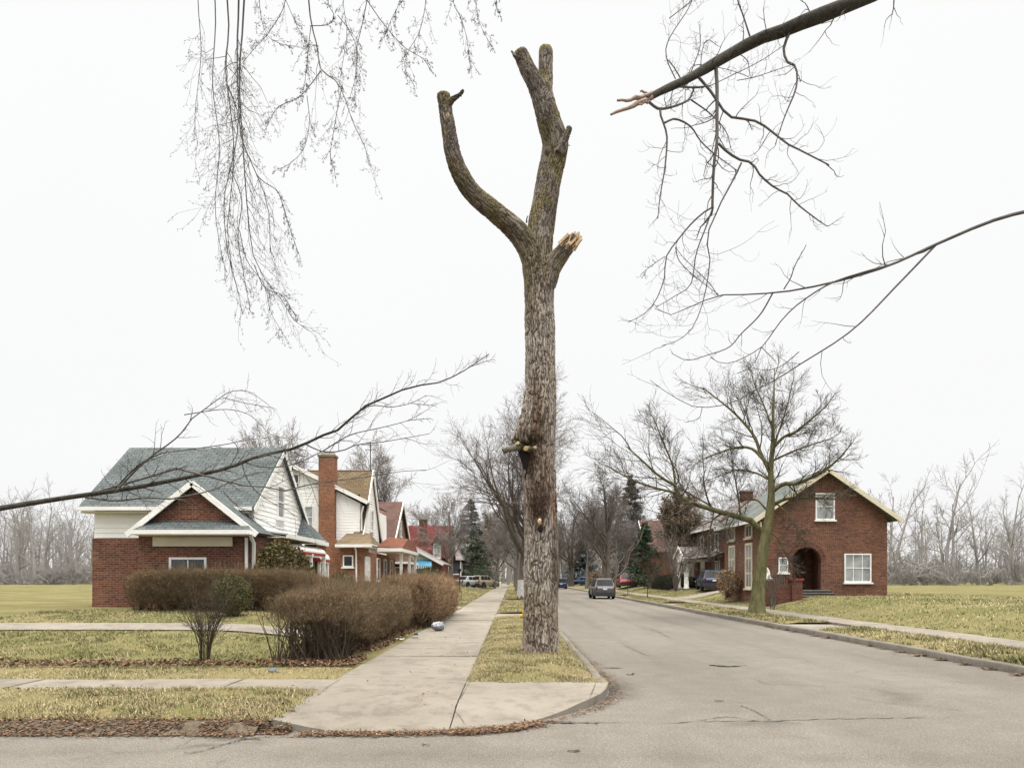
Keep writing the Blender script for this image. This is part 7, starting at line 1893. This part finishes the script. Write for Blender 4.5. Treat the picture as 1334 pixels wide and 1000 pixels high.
car((7.35, 56.7, 0), 0, PG, 'dark grey suv parked at the right kerb, seen from behind', 'suv', 4.3, 1.76, 1.66, 'suv')
car((7.25, 104, 0), 0, PD, 'dark blue car far down the street, just right of the cut trunk', 'car', 4.6, 1.85, 1.6, 'van')
car((15.0, 52.2, .77), R(-8), PB_, 'dark navy car with red tail light in the driveway by the tan bush', 'car', 4.3, 1.78, 1.5, 'suv')
car((13.6, 82, .5), R(176), PR, 'red pickup parked facing the street under the bare shrub', 'pickup', 5.2, 2.1, 1.75, 'pickup')
car((12.3, 121, .4), R(90), PU, 'small bright blue car far down the right side', 'car', 4.3, 1.75, 1.45, 'sedan')
car((-5.6, 91, .5), R(-38), PS_, 'silver car parked in front of the dark conifer', 'car', 4.4, 1.75, 1.42, 'sedan')
car((-3.75, 92.5, .4), R(-34), PT_, 'drab beige suv parked just right of the silver car', 'suv', 4.3, 1.75, 1.6, 'suv')

# ================================================================== SMALL THINGS
# hydrant behind the trunk
hy = thing('fire_hydrant', (.44, 21.4, .16), 'yellow fire hydrant peeking out behind the left side of the cut trunk', 'fire hydrant')
part('barrel', 'yellow', hy, (0, 0, 0), lambda mb: mb.lathe((0, 0, 0), [(.15, 0), (.15, .05), (.105, .07), (.105, .42), (.135, .43), (.135, .48), (.12, .5), (.11, .57), (.07, .63), (.03, .65), (.03, .7)], 16))
for s in (-1, 1): part('nozzle_cap', 'yellow', hy, (0, 0, 0), lambda mb: mb.tube([(0, 0, .35), (s * .13, 0, .35), (s * .16, 0, .35), (s * .19, 0, .35)], [.05, .05, .065, .065], 10))
part('nozzle_cap', 'redcap', hy, (0, 0, 0), lambda mb: mb.tube([(0, 0, .3), (0, -.13, .3), (0, -.18, .3)], [.065, .065, .075], 10))
# pale plastic bag lying by the hedge
bgx = g0(571, 821, .13)
pb = thing('plastic_bag', (bgx[0], bgx[1], .13), 'crumpled pale plastic bag lying against the hedge on the pavement', 'plastic bag')
rg = np.random.default_rng(9); V = []; nu, nv_ = 40, 24
for i in range(nv_ + 1):
    for j in range(nu):
        t = i / nv_ * np.pi; a = j / nu * 2 * np.pi; V.append((np.sin(t) * np.cos(a), np.sin(t) * np.sin(a), np.cos(t)))
V = np.array(V); rr = .65 + .6 * np.abs(fbm(V * 2.6 + 3, 4, 3) - .5) * 2 + .35 * (fbm(V * 1.3 + 9, 2, 6))
rr = rr + .5 * (np.abs(fbm(V * 4.5 + 5, 3, 8) - .5) * 2) - .1
V = V * rr[:, None] * np.array([.2, .17, .13]); V[:, 2] = np.maximum(V[:, 2] + .13, .004)
Q = np.array([(i * nu + j, i * nu + (j + 1) % nu, (i + 1) * nu + (j + 1) % nu, (i + 1) * nu + j) for i in range(nv_) for j in range(nu)])
np_mesh('film', V, Q, M['bag'], pb, smooth=True)
mb = MB(); mb.tube([(.1, -.05, .1), (.15, -.07, .17), (.2, -.06, .13), (.19, -.08, .06)], [.03, .014, .012, .02], 8); mb.build('handle', M['bag'], pb)
# blue and red litter
bx_ = g0(540, 826, .13)
bt_ = thing('plastic_bottle', (bx_[0], bx_[1], .14), 'small blue plastic bottle dropped at the hedge foot near the plastic bag', 'bottle'); bt_.rotation_euler = (R(82), R(6), .9); bt_.scale = (.6, .6, .6)
part('body', 'bluebits', bt_, (0, 0, 0), lambda mb: mb.lathe((0, 0, 0), [(.045, 0), (.05, .02), (.05, .14), (.042, .16), (.048, .19), (.02, .24), (.02, .26)], 12)); part('cap', 'trim', bt_, (0, 0, 0), lambda mb: mb.lathe((0, 0, .26), [(.024, 0), (.024, .03), (.01, .032)], 10))
def wrapper(px, py, mat, s, seed, label):
    x, y = g0(px, py, .13); r_ = np.random.default_rng(seed); n = 9
    gx, gy = np.meshgrid(np.linspace(-1, 1, n), np.linspace(-1, 1, n)); z = np.abs(fbm(np.stack([gx.ravel() * 2 + seed, gy.ravel() * 2, 0 * gx.ravel()], 1), 3, seed) - .45) * .5 * s
    V_ = np.stack([gx.ravel() * s + r_.normal(0, .1 * s, n * n), gy.ravel() * s * .5, z], 1); i = np.arange(n - 1)[:, None] * n + np.arange(n - 1)[None]
    o = np_mesh('litter_wrapper', V_, np.stack([i, i + 1, i + n + 1, i + n], -1).reshape(-1, 4), M[mat], smooth=True); o.location = (x, y, float(zleft(x, y)) + .05); o.rotation_euler = (0, 0, r_.random() * 3); tag(o, label, 'litter')
wrapper(356, 873, 'bluebits', .11, 2, 'pale blue wrapper on the leaves below the bare hedge stems'); wrapper(541, 831, 'tail', .09, 3, 'bright red scrap in the grass beside the blue bottle'); wrapper(530, 828, 'yellow', .07, 4, 'yellow scrap in the grass left of the blue bottle')
wrapper(521, 833, 'trim', .12, 5, 'flat white paper scrap at the pavement edge by the hedge')
# sign posts
sp = thing('sign_post', (-1.15, 66.5, .25), 'slim pale post standing by the far pavement', 'post')
part('post', 'fadedpost', sp, (0, 0, 0), lambda mb: (mb.tube([(0, 0, -.1), (0, 0, .95)], .07, 10), mb.lathe((0, 0, .95), [(.07, 0), (.05, .05), (.01, .06)], 10)))
lp = thing('lamp_post', (-5.0, 66, .5), 'thin dark lamp post in the lawn beyond the rounded hedge', 'lamp post')
part('post', 'iron', lp, (0, 0, 0), lambda mb: mb.tube([(0, 0, -.1), (0, 0, 1.7)], .05, 8)); part('lantern', 'iron', lp, (0, 0, 0), lambda mb: (mb.lathe((0, 0, 1.7), [(.05, 0), (.11, .05), (.14, .28), (.17, .29), (.06, .4), (.01, .45)], 8)))
for x, y, lab in ((9.75, 58.2, 'left one of two thin dark stakes on the right verge past the suv'), (9.9, 50.5, 'right one of two thin dark stakes on the right verge past the suv')):
    s_ = thing('stake', (x, y, .19), lab, 'stake'); part('rod', 'iron', s_, (0, 0, 0), lambda mb: mb.tube([(0, 0, -.1), (.01, 0, .5), (0, 0, 1.0)], .03, 8)); part('ring', 'iron', s_, (0, 0, 0), lambda mb: mb.lathe((0, 0, .96), [(.03, 0), (.06, .02), (.06, .05), (.02, .07)], 8))
